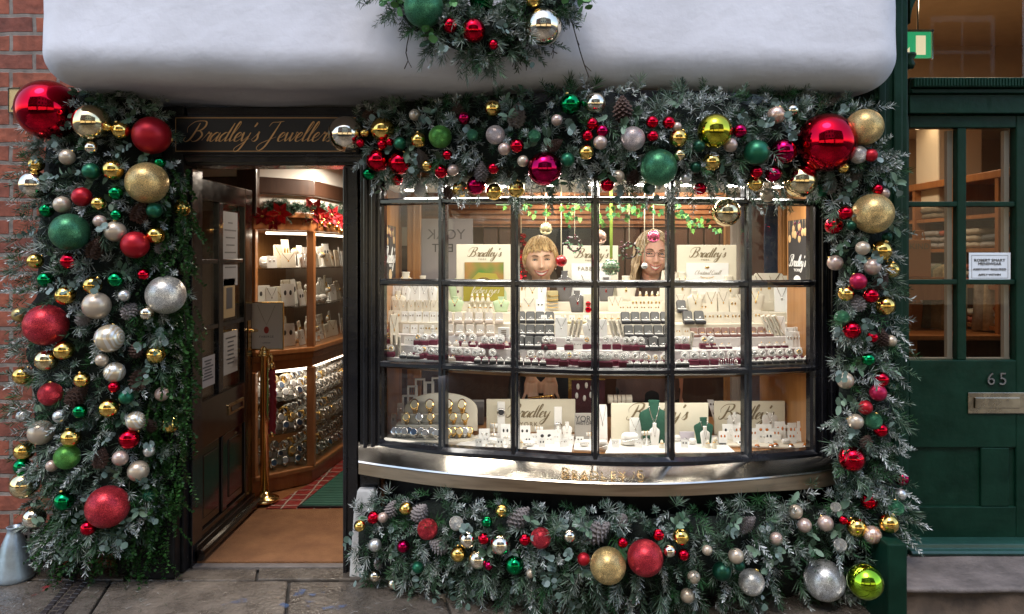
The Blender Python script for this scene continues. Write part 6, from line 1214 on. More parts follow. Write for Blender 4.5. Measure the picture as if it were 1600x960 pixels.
for px, py0, py1, lab in ((783, 628, 680, 'white watch strap laid upright beside the first letter of the long board'), (872, 636, 684, 'white watch strap upright at the far end of the long board')):
    Y = lowY(py1); t = thing('wrist_watch', (PX(px, Y), Y, LOZ), lab, 'watch', 'white strap watches'); mb = MB(); mb.box(PX(px - 6, Y), PX(px + 6, Y), Y, Y + .008, LOZ + .0006, PZ(py0, Y)); mb.build('strap', WHITE, t, bevel=.003); mb = MB(); c = (PX(px, Y), Y - .001, PZ((py0 + py1) / 2 - 2 + (8 if px > 800 else -8), Y)); mb.lathe([(.02, 0), (.021, .006), (.017, .009)], c, 20, rotx(90)); mb.build('case', SILVER, t, smooth=True); mb = MB(); mb.lathe([(.015, .0), (.015, .0105)], c, 16, rotx(90)); mb.build('dial', CHAR if px < 800 else SILVER, t)
# front trays
for i, (pts, lab) in enumerate([([(700, 704), (893, 711), (898, 682), (752, 680)], 'white display tray with small silver cards in front of the long board'), ([(945, 712), (1150, 711), (1120, 684), (955, 684)], 'white display tray under the dark green busts'), ([(1122, 699), (1272, 704), (1262, 672), (1120, 678)], 'cream display tray carrying amber jewellery'), ([(896, 706), (928, 708), (928, 690), (898, 690)], 'small white tray in front of the grey town sign')]):
    q = [(PX(a, lowY(b)), lowY(b)) for a, b in pts]; t = thing('display_tray', (q[0][0], q[0][1], LOZ), lab, 'tray', 'display trays'); mb = MB(); mb.slab(q, LOZ + .0006, LOZ + .012); mb.build('tray', WHITE if i != 2 else CREAM, t, bevel=.003)
dzt = .012
for px, py, w, h, k in ((757, 695, 17, 20, 'card'), (772, 690, 12, 24, 'tbar'), (770, 698, 18, 12, 'cushion'), (790, 692, 15, 24, 'card_dark'), (800, 700, 14, 11, 'card'), (820, 690, 18, 20, 'card_dark'), (824, 701, 20, 10, 'cushion'), (842, 695, 13, 24, 'tbar'), (853, 699, 28, 22, 'card_dark'), (872, 694, 12, 24, 'bust_white'), (886, 692, 16, 28, 'bust_white'), (882, 702, 14, 12, 'card'), (808, 694, 10, 18, 'tbar')): lo(k, px, py, w, h, dz=dzt)
for i in range(6): 
    o = lo('tray_w', 760 + i * 12, 706, .6, 0, dz=dzt)
Y = lowY(690); t = simple('town_sign', 898, 936, 646, Y, LOZ + .0, mat('stone grey sign', (.33, .31, .28), .6), 'grey sign lettered with the town name behind the centre bar', 'sign'); text_obj('lettering', 'YORK', .042, (PX(915, Y), Y - .001, PZ(659, Y)), INKD, t, sx=.9); text_obj('second_line', 'HISTORY', .024, (PX(915, Y), Y - .001, PZ(664, Y)), INKD, t, sx=.95)
lo('cushion', 913, 702, 15, 12, dz=dzt); lo('card_dark', 906, 694, 12, 10, dz=dzt, Y=lowY(697)); lo('tbar', 922, 698, 12, 18, dz=dzt)
# dark red earring display with gold edge
Y = .33; t = thing('earring_display', P(910, 640, Y), 'dark red panel in a gold frame hung with white earrings', 'display panel'); mb = MB(); mb.box(PX(893, Y), PX(945, Y), Y, Y + .012, LOZ + .0006, PZ(594, Y)); mb.build('panel', mat('oxblood velvet', (.05, .006, .012), .8), t); mb = MB(); mb.box(PX(888, Y), PX(893, Y) - .0003, Y - .006, Y + .014, LOZ + .0006, PZ(590, Y)); mb.box(PX(893, Y), PX(945, Y), Y - .006, Y + .014, PZ(594, Y) + .0003, PZ(590, Y)); mb.build('frame', GOLD, t)
for i, (px, py) in enumerate(((903, 604), (916, 602), (925, 606), (901, 618), (913, 622), (923, 617))): mb = MB(); mb.sphere((PX(px, Y), Y - .006, PZ(py, Y)), (.009, .006, .017), 8, 6); mb.build('earring', WCARD, t, smooth=True)
t = thing('display_roll', P(966, 624, .22), 'white padded roll wound with bracelets beside the centre bar', 'bracelet roll'); Y = .22; mb = MB(); mb.tube([(PX(950, Y), Y, PZ(624, Y)), (PX(987, Y), Y, PZ(624, Y))], S(7, Y), 16); mb.build('roll', CREAM, t, smooth=False); mb = MB(); mb.box(PX(958, Y), PX(962, Y), Y - .01, Y + .01, LOZ + .0006, PZ(631, Y)); mb.box(PX(975, Y), PX(979, Y), Y - .01, Y + .01, LOZ + .0006, PZ(631, Y)); mb.build('support', CREAM, t); mb = MB()
for x in (958, 964, 970, 977): mb.tube([(PX(x, Y), Y + S(7.4, Y) * math.cos(a), PZ(624, Y) + S(7.4, Y) * math.sin(a)) for a in np.linspace(0, 6.28, 16)], .0015, 5, cap=False)
mb.build('bracelet', SILVER, t)
lo('bust_dgreen', 1022, 696, 46, 66, rz=-4, dz=dzt); lo('bust_dgreen', 1100, 697, 32, 40, rz=8, dz=dzt); lo('board', 942, 690, 15, 56, dz=0); lo('board', 993, 692, 18, 34, dz=dzt); lo('cushion', 984, 700, 28, 24, dz=dzt); lo('tbar', 1010, 700, 15, 22, dz=dzt); lo('bust_white', 1023, 704, 16, 34, dz=dzt, Y=lowY(700)); lo('cushion', 942, 704, 16, 22, Y=lowY(706))
Y = lowY(690); simple('lilac_card', 1066, 1078, 658, Y + .03, LOZ + .012, LILAC, 'lilac gift card standing behind the small green bust', 'card'); t = simple('lilac_board', 1062, 1085, 675, Y - .05, LOZ + .012, LILAC, 'lilac board with a silver brooch between the green busts', 'board'); mb = MB(); mb.tube([(PX(1071 + 3 * math.cos(a), Y - .052), Y - .052, PZ(684 + 3 * math.sin(a), Y)) for a in np.linspace(0, 6.3, 9)], .002, 5); mb.build('brooch', SILVER, t)
lo('bust_white', 1102, 706, 15, 32, dz=dzt, Y=lowY(703)); lo('cone', 1116, 705, 9, 16, dz=dzt)
for i, (px, py) in enumerate([(p, 703 - 4 * (i % 3)) for i, p in enumerate(range(748, 892, 11))]): lo(random.choice(['card', 'card_dark', 'card', 'tbar', 'cushion', 'cone']), px, py, 11, 13, dz=dzt)
for i, (px, py) in enumerate([(p, 704 - 5 * (i % 3)) for i, p in enumerate(range(962, 1120, 12))]): lo(random.choice(['card', 'card_dark', 'cushion', 'tbar', 'cone']), px, py, 11, 12, dz=dzt)
for i, (px, py) in enumerate([(p, 697 - 5 * (i % 3)) for i, p in enumerate(range(1130, 1268, 12))]): lo(random.choice(['card_amber', 'card_amber', 'card_dark', 'bust_white']), px, py, 13, 18, dz=dzt)
for px in (1060, 1040): lo('card_dark', px, 690, 14, 24, dz=dzt)
# dotted earring strip across the tray
t = thing('earring_strip', P(1112, 625, .1), 'tall white strip with pairs of dark earrings leaning by the small green bust', 'earring strip'); mb = MB(); A, B = P(1110, 625, lowY(668)), P(1122, 672, lowY(672)); C_ = P(1166, 704, lowY(704)); w = Vector((.016, 0, 0)); th = Vector((0, .006, 0)); B.z = max(B.z, LOZ + .03); C_.z = LOZ + .016; mb.add([A - w, A + w, B + w, B - w, A - w + th, A + w + th, B + w + th, B - w + th], [(0, 1, 2, 3), (7, 6, 5, 4), (0, 4, 5, 1), (1, 5, 6, 2), (3, 2, 6, 7), (0, 3, 7, 4)]); mb.add([B - w, B + w, C_ + w, C_ - w, B - w - Vector((0, 0, .004)), B + w - Vector((0, 0, .004)), C_ + w - Vector((0, 0, .004)), C_ - w - Vector((0, 0, .004))], [(0, 1, 2, 3), (7, 6, 5, 4), (0, 4, 5, 1), (1, 5, 6, 2), (3, 2, 6, 7), (0, 3, 7, 4)]); mb.build('strip', WHITE, t)
for i in range(5):
    q = A.lerp(B, .2 + .38 * i) if i < 2 else B.lerp(C_, (i - 2 + .5) / 3); mb = MB()
    for s_ in (-1, 1): mb.sphere(q + Vector((s_ * .007, -.004, .003)), (.004, .003, .006), 8, 6)
    mb.build('earring_pair', CHAR, t)
lo('bust_white', 1146, 676, 27, 38, dz=dzt, Y=lowY(680)); lo('bust_white', 1203, 676, 28, 38, dz=dzt, Y=lowY(680)); 
for px, py, w, h, k in ((1138, 690, 17, 22, 'card_dark'), (1160, 690, 13, 24, 'card_amber'), (1152, 696, 12, 16, 'card_amber'), (1194, 688, 24, 20, 'card_amber'), (1192, 696, 14, 14, 'card'), (1220, 690, 17, 26, 'card_amber'), (1240, 690, 16, 24, 'card_amber'), (1256, 694, 17, 30, 'card_amber'), (1228, 698, 13, 10, 'cushion')): lo(k, px, py, w, h, dz=dzt)
AMB = MATS['amber']
for i, (px, py) in enumerate(((1200, 694), (1183, 702), (1236, 700), (1205, 702), (1258, 700), (1212, 699))):
    Y = lowY(min(py + 2, 703)); c = Vector((PX(px, Y), Y, LOZ + .02)); t = thing('amber_brooch', c, None, 'brooch', 'amber brooches'); reg(t, 'amber brooch lying on the cream tray', ZL, px, py); mb = MB(); mb.sphere(c, (.011, .009, .007), 12, 8); mb.build('stone', AMB, t, smooth=True); mb = MB(); mb.tube([c + Vector((.012 * math.cos(a), .01 * math.sin(a), -.004)) for a in np.linspace(0, 6.28, 14)], .002, 5, cap=False); mb.build('setting', SILVER, t)
lo('stick', 1240, 684, 6, 20, roll=-50, dz=.02)

# ---- ornaments hung in the window
RIB = mat('lime ribbon', (.3, .42, .05), .6); RIBC = mat('cream ribbon', (.6, .52, .36), .7)
def gl(name, col): return mat(name, col, .06, 0, trans=.55, coat=.5)
for px, py, r, m, rib, lab in ((853, 358, 10, gl('clear gold glass', (.75, .66, .36)), RIBC, 'clear gold glass ball hanging above the person with the fringe'), (877, 408, 9, gl('ruby glass', (.6, .01, .02)), RIBC, 'ruby glass ball hanging by the face of the person with fringe'), (955, 418, 13, gl('cut green glass', (.35, .5, .3)), RIB, 'cut green glass ball hanging on a wide lime ribbon'), (1021, 370, 10, gl('rose glass', (.7, .08, .2)), RIBC, 'rose pink glass ball hanging over the bespectacled person'), (1007, 416, 5, WHITE, RIBC, 'small white ball hanging before the bespectacled face'), (936, 371, 12, gl('peach glass', (.7, .4, .3)), RIBC, 'peach glass ball hanging behind the centre bar')):
    Y = bayY(px) + .16; c = P(px, py, Y); Rm = S(r, Y); t = thing('glass_ornament', c, lab, 'ornament', 'glass ornaments in the window'); mb = MB(); mb.sphere(c, Rm, 28, 18)
    o = mb.build('ball', m, t, smooth=True); mb = MB(); mb.lathe([(Rm * .16, 0), (Rm * .16, Rm * .2)], c + Vector((0, 0, Rm * .95)), 10); mb.build('cap', GOLD, t)
    mb = MB(); w = .007 if rib is RIB else .0025; mb.box(c.x - w, c.x + w, Y - .0006, Y + .0006, c.z + Rm * 1.1, 1.899); mb.build('ribbon', rib, t)
    if px == 955:
        mb = MB()
        for i in range(5):
            for k in range(14):
                a, b = 2 * math.pi * (k + .5 * (i % 2)) / 14, -.9 + .45 * i; mb.sphere(c + Vector((math.cos(a) * math.cos(b), math.sin(a) * math.cos(b), math.sin(b))) * Rm, .004, 6, 4)
        mb.build('studs', mat('emerald stud', (.01, .14, .05), .2), t)
for px, py, r, lab in ((898, 382, 13, 'small frosted berry wreath hanging in front of the middle cream board'), (983, 392, 15, 'round berry twig wreath hanging beside the bespectacled person')):
    Y = bayY(px) + .18; c = P(px, py, Y); Rm = S(r, Y) * .8; t = thing('berry_wreath', c, lab, 'wreath', 'berry wreaths in the window'); mb = MB(); mb.tube(circ(Rm, 20, None, c), .004, 6, cap=False); mb.build('ring', mat('twig', (.03, .018, .012), .8), t); mb = MB(); mb2 = MB(); mb3 = MB()
    for k in range(34):
        a = random.uniform(0, 6.28); q = c + Vector((Rm * math.cos(a), -.006, Rm * math.sin(a))) + Vector((random.gauss(0, .008), random.gauss(0, .006), random.gauss(0, .008)))
        if k % 3 == 0: mb.sphere(q, .0048, 8, 6)
        elif k % 3 == 1: mb2.sphere(q, .0042, 6, 4)
        else: d = Vector((random.gauss(0, 1), -.4, random.gauss(0, 1))).normalized(); s_ = d.orthogonal().normalized(); mb3.add([q, q + d * .01 + s_ * .005, q + d * .022, q + d * .01 - s_ * .005], [(0, 1, 2, 3)])
    mb.build('berries', BURG, t, smooth=True); mb2.build('frosted_berries', mat('frost berry', (.5, .45, .45), .6), t, smooth=True); mb3.build('leaves', mat('wreath leaf', (.05, .16, .06), .6), t); mb = MB(); mb.box(c.x - .001, c.x + .001, Y - .0006, Y + .0006, c.z + Rm, 1.899); mb.build('ribbon', RIBC, t)
# ivy trail under the window canopy
t = thing('ivy_trail', P(960, 325, -.2), 'trail of green ivy leaves hanging under the window canopy', 'ivy'); Vs = []; mb = MB(); mbl = {0: MB(), 1: MB()}
st = [P(px, 316 + 5 * math.sin(px * .05), bayY(px) + .12) for px in range(775, 1140, 12)]; mb.tube(st, .003, 5)
for px, py, n in ((825, 322, 8), (845, 330, 5), (880, 330, 7), (895, 338, 10), (912, 326, 6), (948, 336, 6), (960, 328, 6), (985, 335, 8), (1000, 326, 6), (985, 322, 4), (1030, 330, 6), (1070, 340, 8), (1090, 348, 14), (1118, 358, 7), (1060, 328, 6), (800, 320, 4)):
    for k in range(n):
        Y = bayY(px) + .13 + random.uniform(-.03, .03); c = P(px + random.gauss(0, 7), py + random.gauss(0, 6), Y); a = random.uniform(-2.5, -.6); s_ = random.uniform(.014, .024); ux = Vector((math.cos(a), random.uniform(-.4, .4), math.sin(a))).normalized(); uy = Vector((-ux.z, random.uniform(-.3, .3), ux.x)).normalized()
        pts = [(0, 0), (.1, .55), (.45, .3), (.55, .62), (.7, .22), (1.15, 0), (.7, -.22), (.55, -.62), (.45, -.3), (.1, -.55)]; mbl[k % 2].add([c + ux * s_ * u * 1.2 + uy * s_ * v + Vector((0, .004 * abs(v), 0)) for u, v in pts], [(0, 1, 2), (0, 2, 4, 5, 6, 8), (2, 3, 4), (6, 7, 8), (0, 8, 9)])
mb.build('stem', mat('ivy stem', (.05, .1, .03), .7), t); mbl[0].build('leaves', mat('bright ivy leaf', (.16, .38, .06), .5, var=.3, scale=20), t); mbl[1].build('dark_leaves', mat('deep ivy leaf', (.05, .2, .06), .5, var=.3, scale=20), t)

# ---- doorway: stanchion with framed poster, rope, cabinet goods, poinsettia garland
sx, sy = -1.547, .955; t = thing('stanchion', (sx, sy, .012), 'polished brass post on a round base holding a framed poster', 'stanchion'); mb = MB(); mb.lathe([(.085, 0), (.09, .008), (.086, .02), (.06, .03), (.035, .045), (.028, .06)], (sx, sy, .017), 28); mb.build('base', BRASS, t, smooth=True); mb = MB(); mb.lathe([(.027, .06), (.027, .9), (.033, .905), (.033, .94), (.027, .945)], (sx, sy, .017), 20); mb.build('post', BRASS, t, smooth=True)
mb = MB(); mb.lathe([(.045, 0), (.045, .012)], (sx, sy, .925), 20); mb.lathe([(.022, .03), (.028, .05), (.012, .075)], (sx, sy, .92), 16); mb.build('collar', BRASS, t, smooth=True)
Y = sy - .02; x0, x1, z0, z1 = PX(389, Y), PX(443, Y), PZ(547, Y), PZ(472, Y); mb = MB(); e = .007
for q in ((x0, x1, z0, z0 + e), (x0, x1, z1 - e, z1), (x0, x0 + e, z0 + e + .0003, z1 - e - .0003), (x1 - e, x1, z0 + e + .0003, z1 - e - .0003)): mb.box(q[0], q[1], Y, Y + .014, q[2], q[3])
mb.box(sx - .008, sx + .008, Y + .002, Y + .012, .985, z0 - .0003); fr_ = mb.build('frame', GOLD, t, bevel=.002); mb = MB(); mb.box(x0 + e, x1 - e, Y + .004, Y + .01, z0 + e, z1 - e); mb.build('sheet', mat('poster paper', (.6, .56, .52), .5), fr_)
xm = (x0 + x1) / 2; mb = MB(); mb.tube([(xm - .055, Y + .003, z1 - .02), (xm - .02, Y + .003, PZ(498, Y)), (xm, Y + .003, PZ(508, Y)), (xm + .02, Y + .003, PZ(498, Y)), (xm + .055, Y + .003, z1 - .02)], .0012, 5); mb.build('printed_chain', INK, fr_); mb = MB(); mb.sphere((xm, Y + .003, PZ(516, Y)), (.016, .003, .022), 14, 10); mb.build('printed_egg', mat('egg red', (.35, .03, .02), .4), fr_, smooth=True); text_obj('lettering', 'FABERGÉ', .018, (xm, Y + .0035, PZ(528, Y)), INKD, fr_, space=1.3); text_obj('lettering', 'LONDON', .011, (xm, Y + .0035, PZ(537, Y)), INKD, fr_)
rx, ry = PX(425, .93), .93; t = thing('barrier_rope', (rx, ry, .6), 'twisted red velvet rope hanging down beside the brass post', 'rope')
mb = MB(); mb.tube([(sx + .035, ry + .02, .925), (rx - .012, ry, .94), (rx, ry, .925), (rx, ry, .88)], .008, 8); mb.lathe([(.017, 0), (.02, .03), (.014, .05)], (rx, ry, .84), 12); mb.build('hook', BRASS, t, smooth=True)
mb = MB(); n = 12; vs = []; H_ = 40
for i in range(H_ + 1):
    z = .845 - .40 * i / H_; 
    for k in range(n):
        a = 2 * math.pi * k / n; r = .02 * (1 + .16 * math.cos(3 * (a - i * .42))); vs.append((rx + r * math.cos(a) + .006 * math.sin(i * .08), ry + r * math.sin(a), z))
mb.add(vs, [(i * n + k, i * n + (k + 1) % n, (i + 1) * n + (k + 1) % n, (i + 1) * n + k) for i in range(H_) for k in range(n)] + [tuple(range(n)), tuple(range(len(vs) - 1, len(vs) - n - 1, -1))]); mb.build('cord', mat('crimson velvet', (.22, .008, .02), .6, bump=.3, bscale=200), t, smooth=True); mb = MB(); mb.lathe([(.017, 0), (.02, .02), (.017, .04)], (rx, ry, .425), 12); mb.build('ferrule', BRASS, t, smooth=True)
# goods in the corner cabinet
path = [Vector((-1.62, 1.24)), Vector((-1.42, 1.43)), Vector((-1.345, 2.05)), Vector((-1.345, 2.8))]
def along(s):
    for a, b in zip(path, path[1:]):
        L_ = (b - a).length
        if s <= L_: return a + (b - a) * s / L_, b - a
        s -= L_
    return path[-1], path[-1] - path[-2]
ORD = ['first', 'second', 'third', 'fourth', 'fifth', 'sixth', 'seventh', 'eighth', 'ninth', 'tenth', 'eleventh', 'twelfth', 'thirteenth', 'fourteenth', 'fifteenth', 'sixteenth']
for z, sh in ((.1315, 'bottom'), (.369, 'middle'), (.589, 'top')):
    for row in (0, 1, 2):
        for i in range(15):
            q, d = along(.03 + i * .088); nrm = Vector((-d.y, d.x)).normalized(); kind = random.choice(['watch', 'watch', 'watch', 'watch_b', 'watch_g']); s_ = random.uniform(.062, .075)
            o = dup(PR[kind]); o.location = (q.x + nrm.x * .085 * row, q.y + nrm.y * .085 * row, z + (.035 * row)); o.scale = (s_ * .85, s_, s_); o.rotation_euler = (0, 0, math.atan2(d.y, d.x) + random.uniform(-.3, .3)); tag(o, f'{CATN[kind][0]}, {ORD[i]} from post, {["front", "middle", "back"][row]} row, {sh} shelf of lower cabinet', 'watch', 'watches in the corner cabinet')
            if row:
                mb = MB(); x, y, _ = o.location; mb.box(x - .03, x + .03, y - .03, y + .03, z, z + .035 * row - .0003); rr = mb.build('watch_block', WHITE, None, origin=(x, y, z), bevel=.003); tag(rr, f'white block under watch {ORD[i]} from post, {["front", "middle", "back"][row]} row, {sh} shelf', 'display block', 'white blocks in the corner cabinet')
for z, sh in ((.9365, 'bottom'), (1.2085, 'middle'), (1.4685, 'top')):
    for row in (0, 1):
        for i in range(11):
            q, d = along(.04 + i * .118); nrm = Vector((-d.y, d.x)).normalized(); kind = random.choice(['bust_white', 'board', 'board', 'board_g', 'card', 'card_dark', 'card_g', 'tbar', 'cushion', 'rbx']); h_ = {'card': .08, 'cushion': .07, 'tbar': .1}.get(kind, random.uniform(.1, .15)); w_ = {'board': .085, 'card': .07, 'cushion': .085, 'tbar': .09}.get(kind, .11) * random.uniform(.85, 1.05)
            if kind == 'rbx': kind, w_, h_ = 'board_g', .1, .1
            if row: h_ = min(h_ * 1.3, .2)
            o = dup(PR[kind]); o.location = (q.x + nrm.x * (.02 + .11 * row), q.y + nrm.y * (.02 + .11 * row), z); o.scale = (w_, min(w_, .08), h_); o.rotation_euler = (0, 0, math.atan2(d.y, d.x) + random.uniform(-.25, .25)); dd = CATN[kind][0]; tag(o, f'{dd}, {ORD[i]} from post, {["front", "back"][row]} row, {sh} shelf', CATN[kind][1], 'jewellery stands in the corner cabinet')
# poinsettia garland along the cabinet top
t = thing('garland', (-1.4, 1.4, 1.85), 'dark fir garland lying along the top of the corner cabinet', 'garland'); pth = [Vector((-1.62, 1.12, 1.87)), Vector((-1.4, 1.3, 1.87)), Vector((-1.3, 1.6, 1.87)), Vector((-1.26, 2.05, 1.87)), Vector((-1.26, 2.8, 1.87))]; b = []; dr = []
for _ in range(230): i = random.choice([0, 0, 0, 1, 1, 2, 2, 3]); q = pth[i].lerp(pth[i + 1], random.random()); b.append(tuple(q)); dr.append(tuple(Vector((random.gauss(.2, .6), random.gauss(-.35, .6), random.gauss(.25, .6))).normalized()))
b, dr = np.array(b), np.array(dr); addmesh('fir_sprays', [needles(b, dr, RNG.uniform(.04, .1, len(b)), 36, .03, .003, c_(.006, .03, .012), c_(.02, .07, .03), np.full(len(b), .05))], NEEDM, t)
PET = mat('red petal', (.45, .012, .02), .6, var=.2, scale=20)
for i, (px, py, d, s_) in enumerate(((410, 338, 4.7, .07), (438, 334, 4.78, .085), (428, 348, 4.72, .06), (490, 330, 5.0, .1), (507, 344, 5.1, .07), (520, 336, 5.2, .075), (530, 348, 5.3, .06))):
    c = P(px, py, d - D0); o = thing('poinsettia', c, None, 'flower', 'red flowers on the cabinet garland'); reg(o, f'{"large" if s_ > .08 else "small"} red fabric poinsettia', 'on the cabinet garland', px, py); 
    for ring, n in ((1.0, 6), (.6, 5)):
        for k in range(n):
            a = 2 * math.pi * k / n + ring; u = Vector((math.cos(a), -.35 * (1.6 - ring), math.sin(a))).normalized(); v = Vector((-math.sin(a), 0, math.cos(a))); L_ = s_ * ring; mb = MB(); mb.add([c, c + u * L_ * .5 + v * L_ * .26 + Vector((0, -.006, 0)), c + u * L_, c + u * L_ * .5 - v * L_ * .26 + Vector((0, -.006, 0)), c + u * L_ * .5 + Vector((0, .004, 0))], [(0, 1, 4), (1, 2, 4), (2, 3, 4), (3, 0, 4)]); mb.build('petal', PET, o)
    mb = MB()
    for k in range(5): mb.sphere(c + Vector((random.gauss(0, .006), -.012, random.gauss(0, .006))), .005, 6, 5)
    mb.build('centre', GOLD, o, smooth=True)
for i, (px, py) in enumerate(((502, 350), (514, 352), (526, 356), (533, 362))):
    c = P(px, py, 1.4); o = thing('gold_berry', c, None, 'berry', 'gold berries on the cabinet garland'); reg(o, 'gold berry pick', 'on the cabinet garland', px, py); mb = MB(); mb.sphere(c, .02, 12, 8); mb.build('ball', GOLD, o, smooth=True); mb = MB(); mb.tube([c, c + Vector((-.02, .04, .06))], .002, 5); mb.build('stalk', MATS['twig'], o)
# red foil garland by the person with the fringe
t = thing('foil_garland', P(814, 400, .95), 'red foil garland hanging in the dark behind the person with the fringe', 'garland'); mb = MB(); mb2 = MB()
for k in range(46): c = P(814 + random.gauss(0, 5), 366 + k * 1.7, .95 + random.gauss(0, .02)); mb.sphere(c, (random.uniform(.01, .022),) * 3, 8, 6)
mb.build('foil_leaves', BM['R'][0], t); mb2.tube([P(814, 340, .95), P(814, 450, .95)], .003, 5); mb2.build('string', RIBC, t)

# ------------------------------------------------------------------ people behind the display
SKIN1 = mat('skin warm', (.68, .42, .29), .45, var=.06, scale=14, bump=.04, bscale=200); SKIN2 = mat('skin rosy', (.64, .35, .26), .45, var=.08, scale=14, bump=.04, bscale=200)
for m in (SKIN1, SKIN2): m.node_tree.nodes['Principled BSDF'].inputs['Subsurface Weight'].default_value = .12; m.node_tree.nodes['Principled BSDF'].inputs['Subsurface Scale'].default_value = .01
def hairmat(name, a, b):
    m = mat(name, a, .42, col2=b, scale=5, stretch=(26, 26, 1.0), bump=.6, bscale=22, detail=8); return m
A_, B_, H0 = .083, .092, .12
def feat(x, z):
    g = lambda v, s: math.exp(-(v / s) ** 2); ax = abs(x); y = 0
    nz_ = max(0, min(1, (.012 - z) / .05)) if z > -.04 else max(0, 1 - (-.04 - z) / .01); y += .03 * g(x, .0115) * (.25 + .75 * nz_) * (1 if z < .02 else max(0, 1 - (z - .02) / .02)) + .008 * g(ax - .011, .007) * g(z + .038, .008)
    y += -.012 * g(ax - .032, .016) * g(z - .004, .012) + .005 * g(ax - .03, .024) * g(z - .028, .009) + .012 * g(ax - .045, .018) * g(z + .034, .02) + .006 * g(x, .03) * g(z + .066, .02) + .009 * g(x, .02) * g(z + .102, .016) - .003 * g(x, .02) * g(z + .084, .006)
    return y
def jaw(nz): return 1 - .24 * max(0, -nz) ** 1.6
def fy(x, z): nz = max(-1, min(1, z / H0)); xr = x / (A_ * jaw(nz)); ny = math.sqrt(max(0, 1 - nz * nz - xr * xr)); return -(B_ * ny ** .9 + .012 * max(0, -nz) * (ny > 0) + feat(x, z))
def remesh(mb, name, m, parent, vox, sm=3):
    o = mb.build(name, m, parent); md = o.modifiers.new('r', 'REMESH'); md.mode = 'VOXEL'; md.voxel_size = vox; md.use_smooth_shade = True; s_ = o.modifiers.new('s', 'SMOOTH'); s_.iterations = sm; s_.factor = .5
    dg = bpy.context.evaluated_depsgraph_get(); me = bpy.data.meshes.new_from_object(o.evaluated_get(dg)); me.materials.clear(); me.materials.append(m); me.polygons.foreach_set('use_smooth', [True] * len(me.polygons)); o.modifiers.clear(); o.data = me; return o
def hand(mb, w, fw, side, s=1.0):
    """palm and five fingers hanging from the wrist w, knuckles towards the street; side +1 puts the thumb towards +x"""
    w = Vector(w); d = Vector(fw).normalized(); rt = Vector((side, 0, 0)); 
    mb.tube([w + Vector((0, .012, .03)), w, w + d * .03 * s], [.026 * s, .027 * s, .03 * s], 10)
    for k in range(4): # metacarpals make the palm
        u = (.027 - .018 * k) * s; mb.tube([w + rt * u * .55 + d * .01, w + rt * u * 1.0 + d * .05 * s + Vector((0, -.006, 0)), w + rt * u * 1.15 + d * .088 * s + Vector((0, -.006, 0))], [.016 * s, .0155 * s, .0115 * s], 8)
        L_ = (.068, .078, .072, .056)[k] * s; sp = (.10, .03, -.06, -.42)[k]; kn = w + rt * u * 1.15 + d * .088 * s + Vector((0, -.006, 0)); dd = (d + rt * sp).normalized(); c1 = kn + dd * L_ * .45 + Vector((0, -.006, 0)); c2 = c1 + dd * L_ * .32 + Vector((0, .009, 0)); c3 = c2 + dd * L_ * .23 + Vector((0, .012, 0)); mb.tube([kn - dd * .012, kn, c1, c2, c3], [.0098 * s, .0102 * s, .0088 * s, .008 * s, .006 * s], 8)
    tb = w + rt * .02 * s + d * .02 * s; mb.tube([tb, tb + (rt * .03 + d * .028) * s + Vector((0, .004, 0)), tb + (rt * .042 + d * .055) * s + Vector((0, .01, 0)), tb + (rt * .044 + d * .078) * s + Vector((0, .012, 0))], [.015 * s, .0125 * s, .0105 * s, .0075 * s], 8)
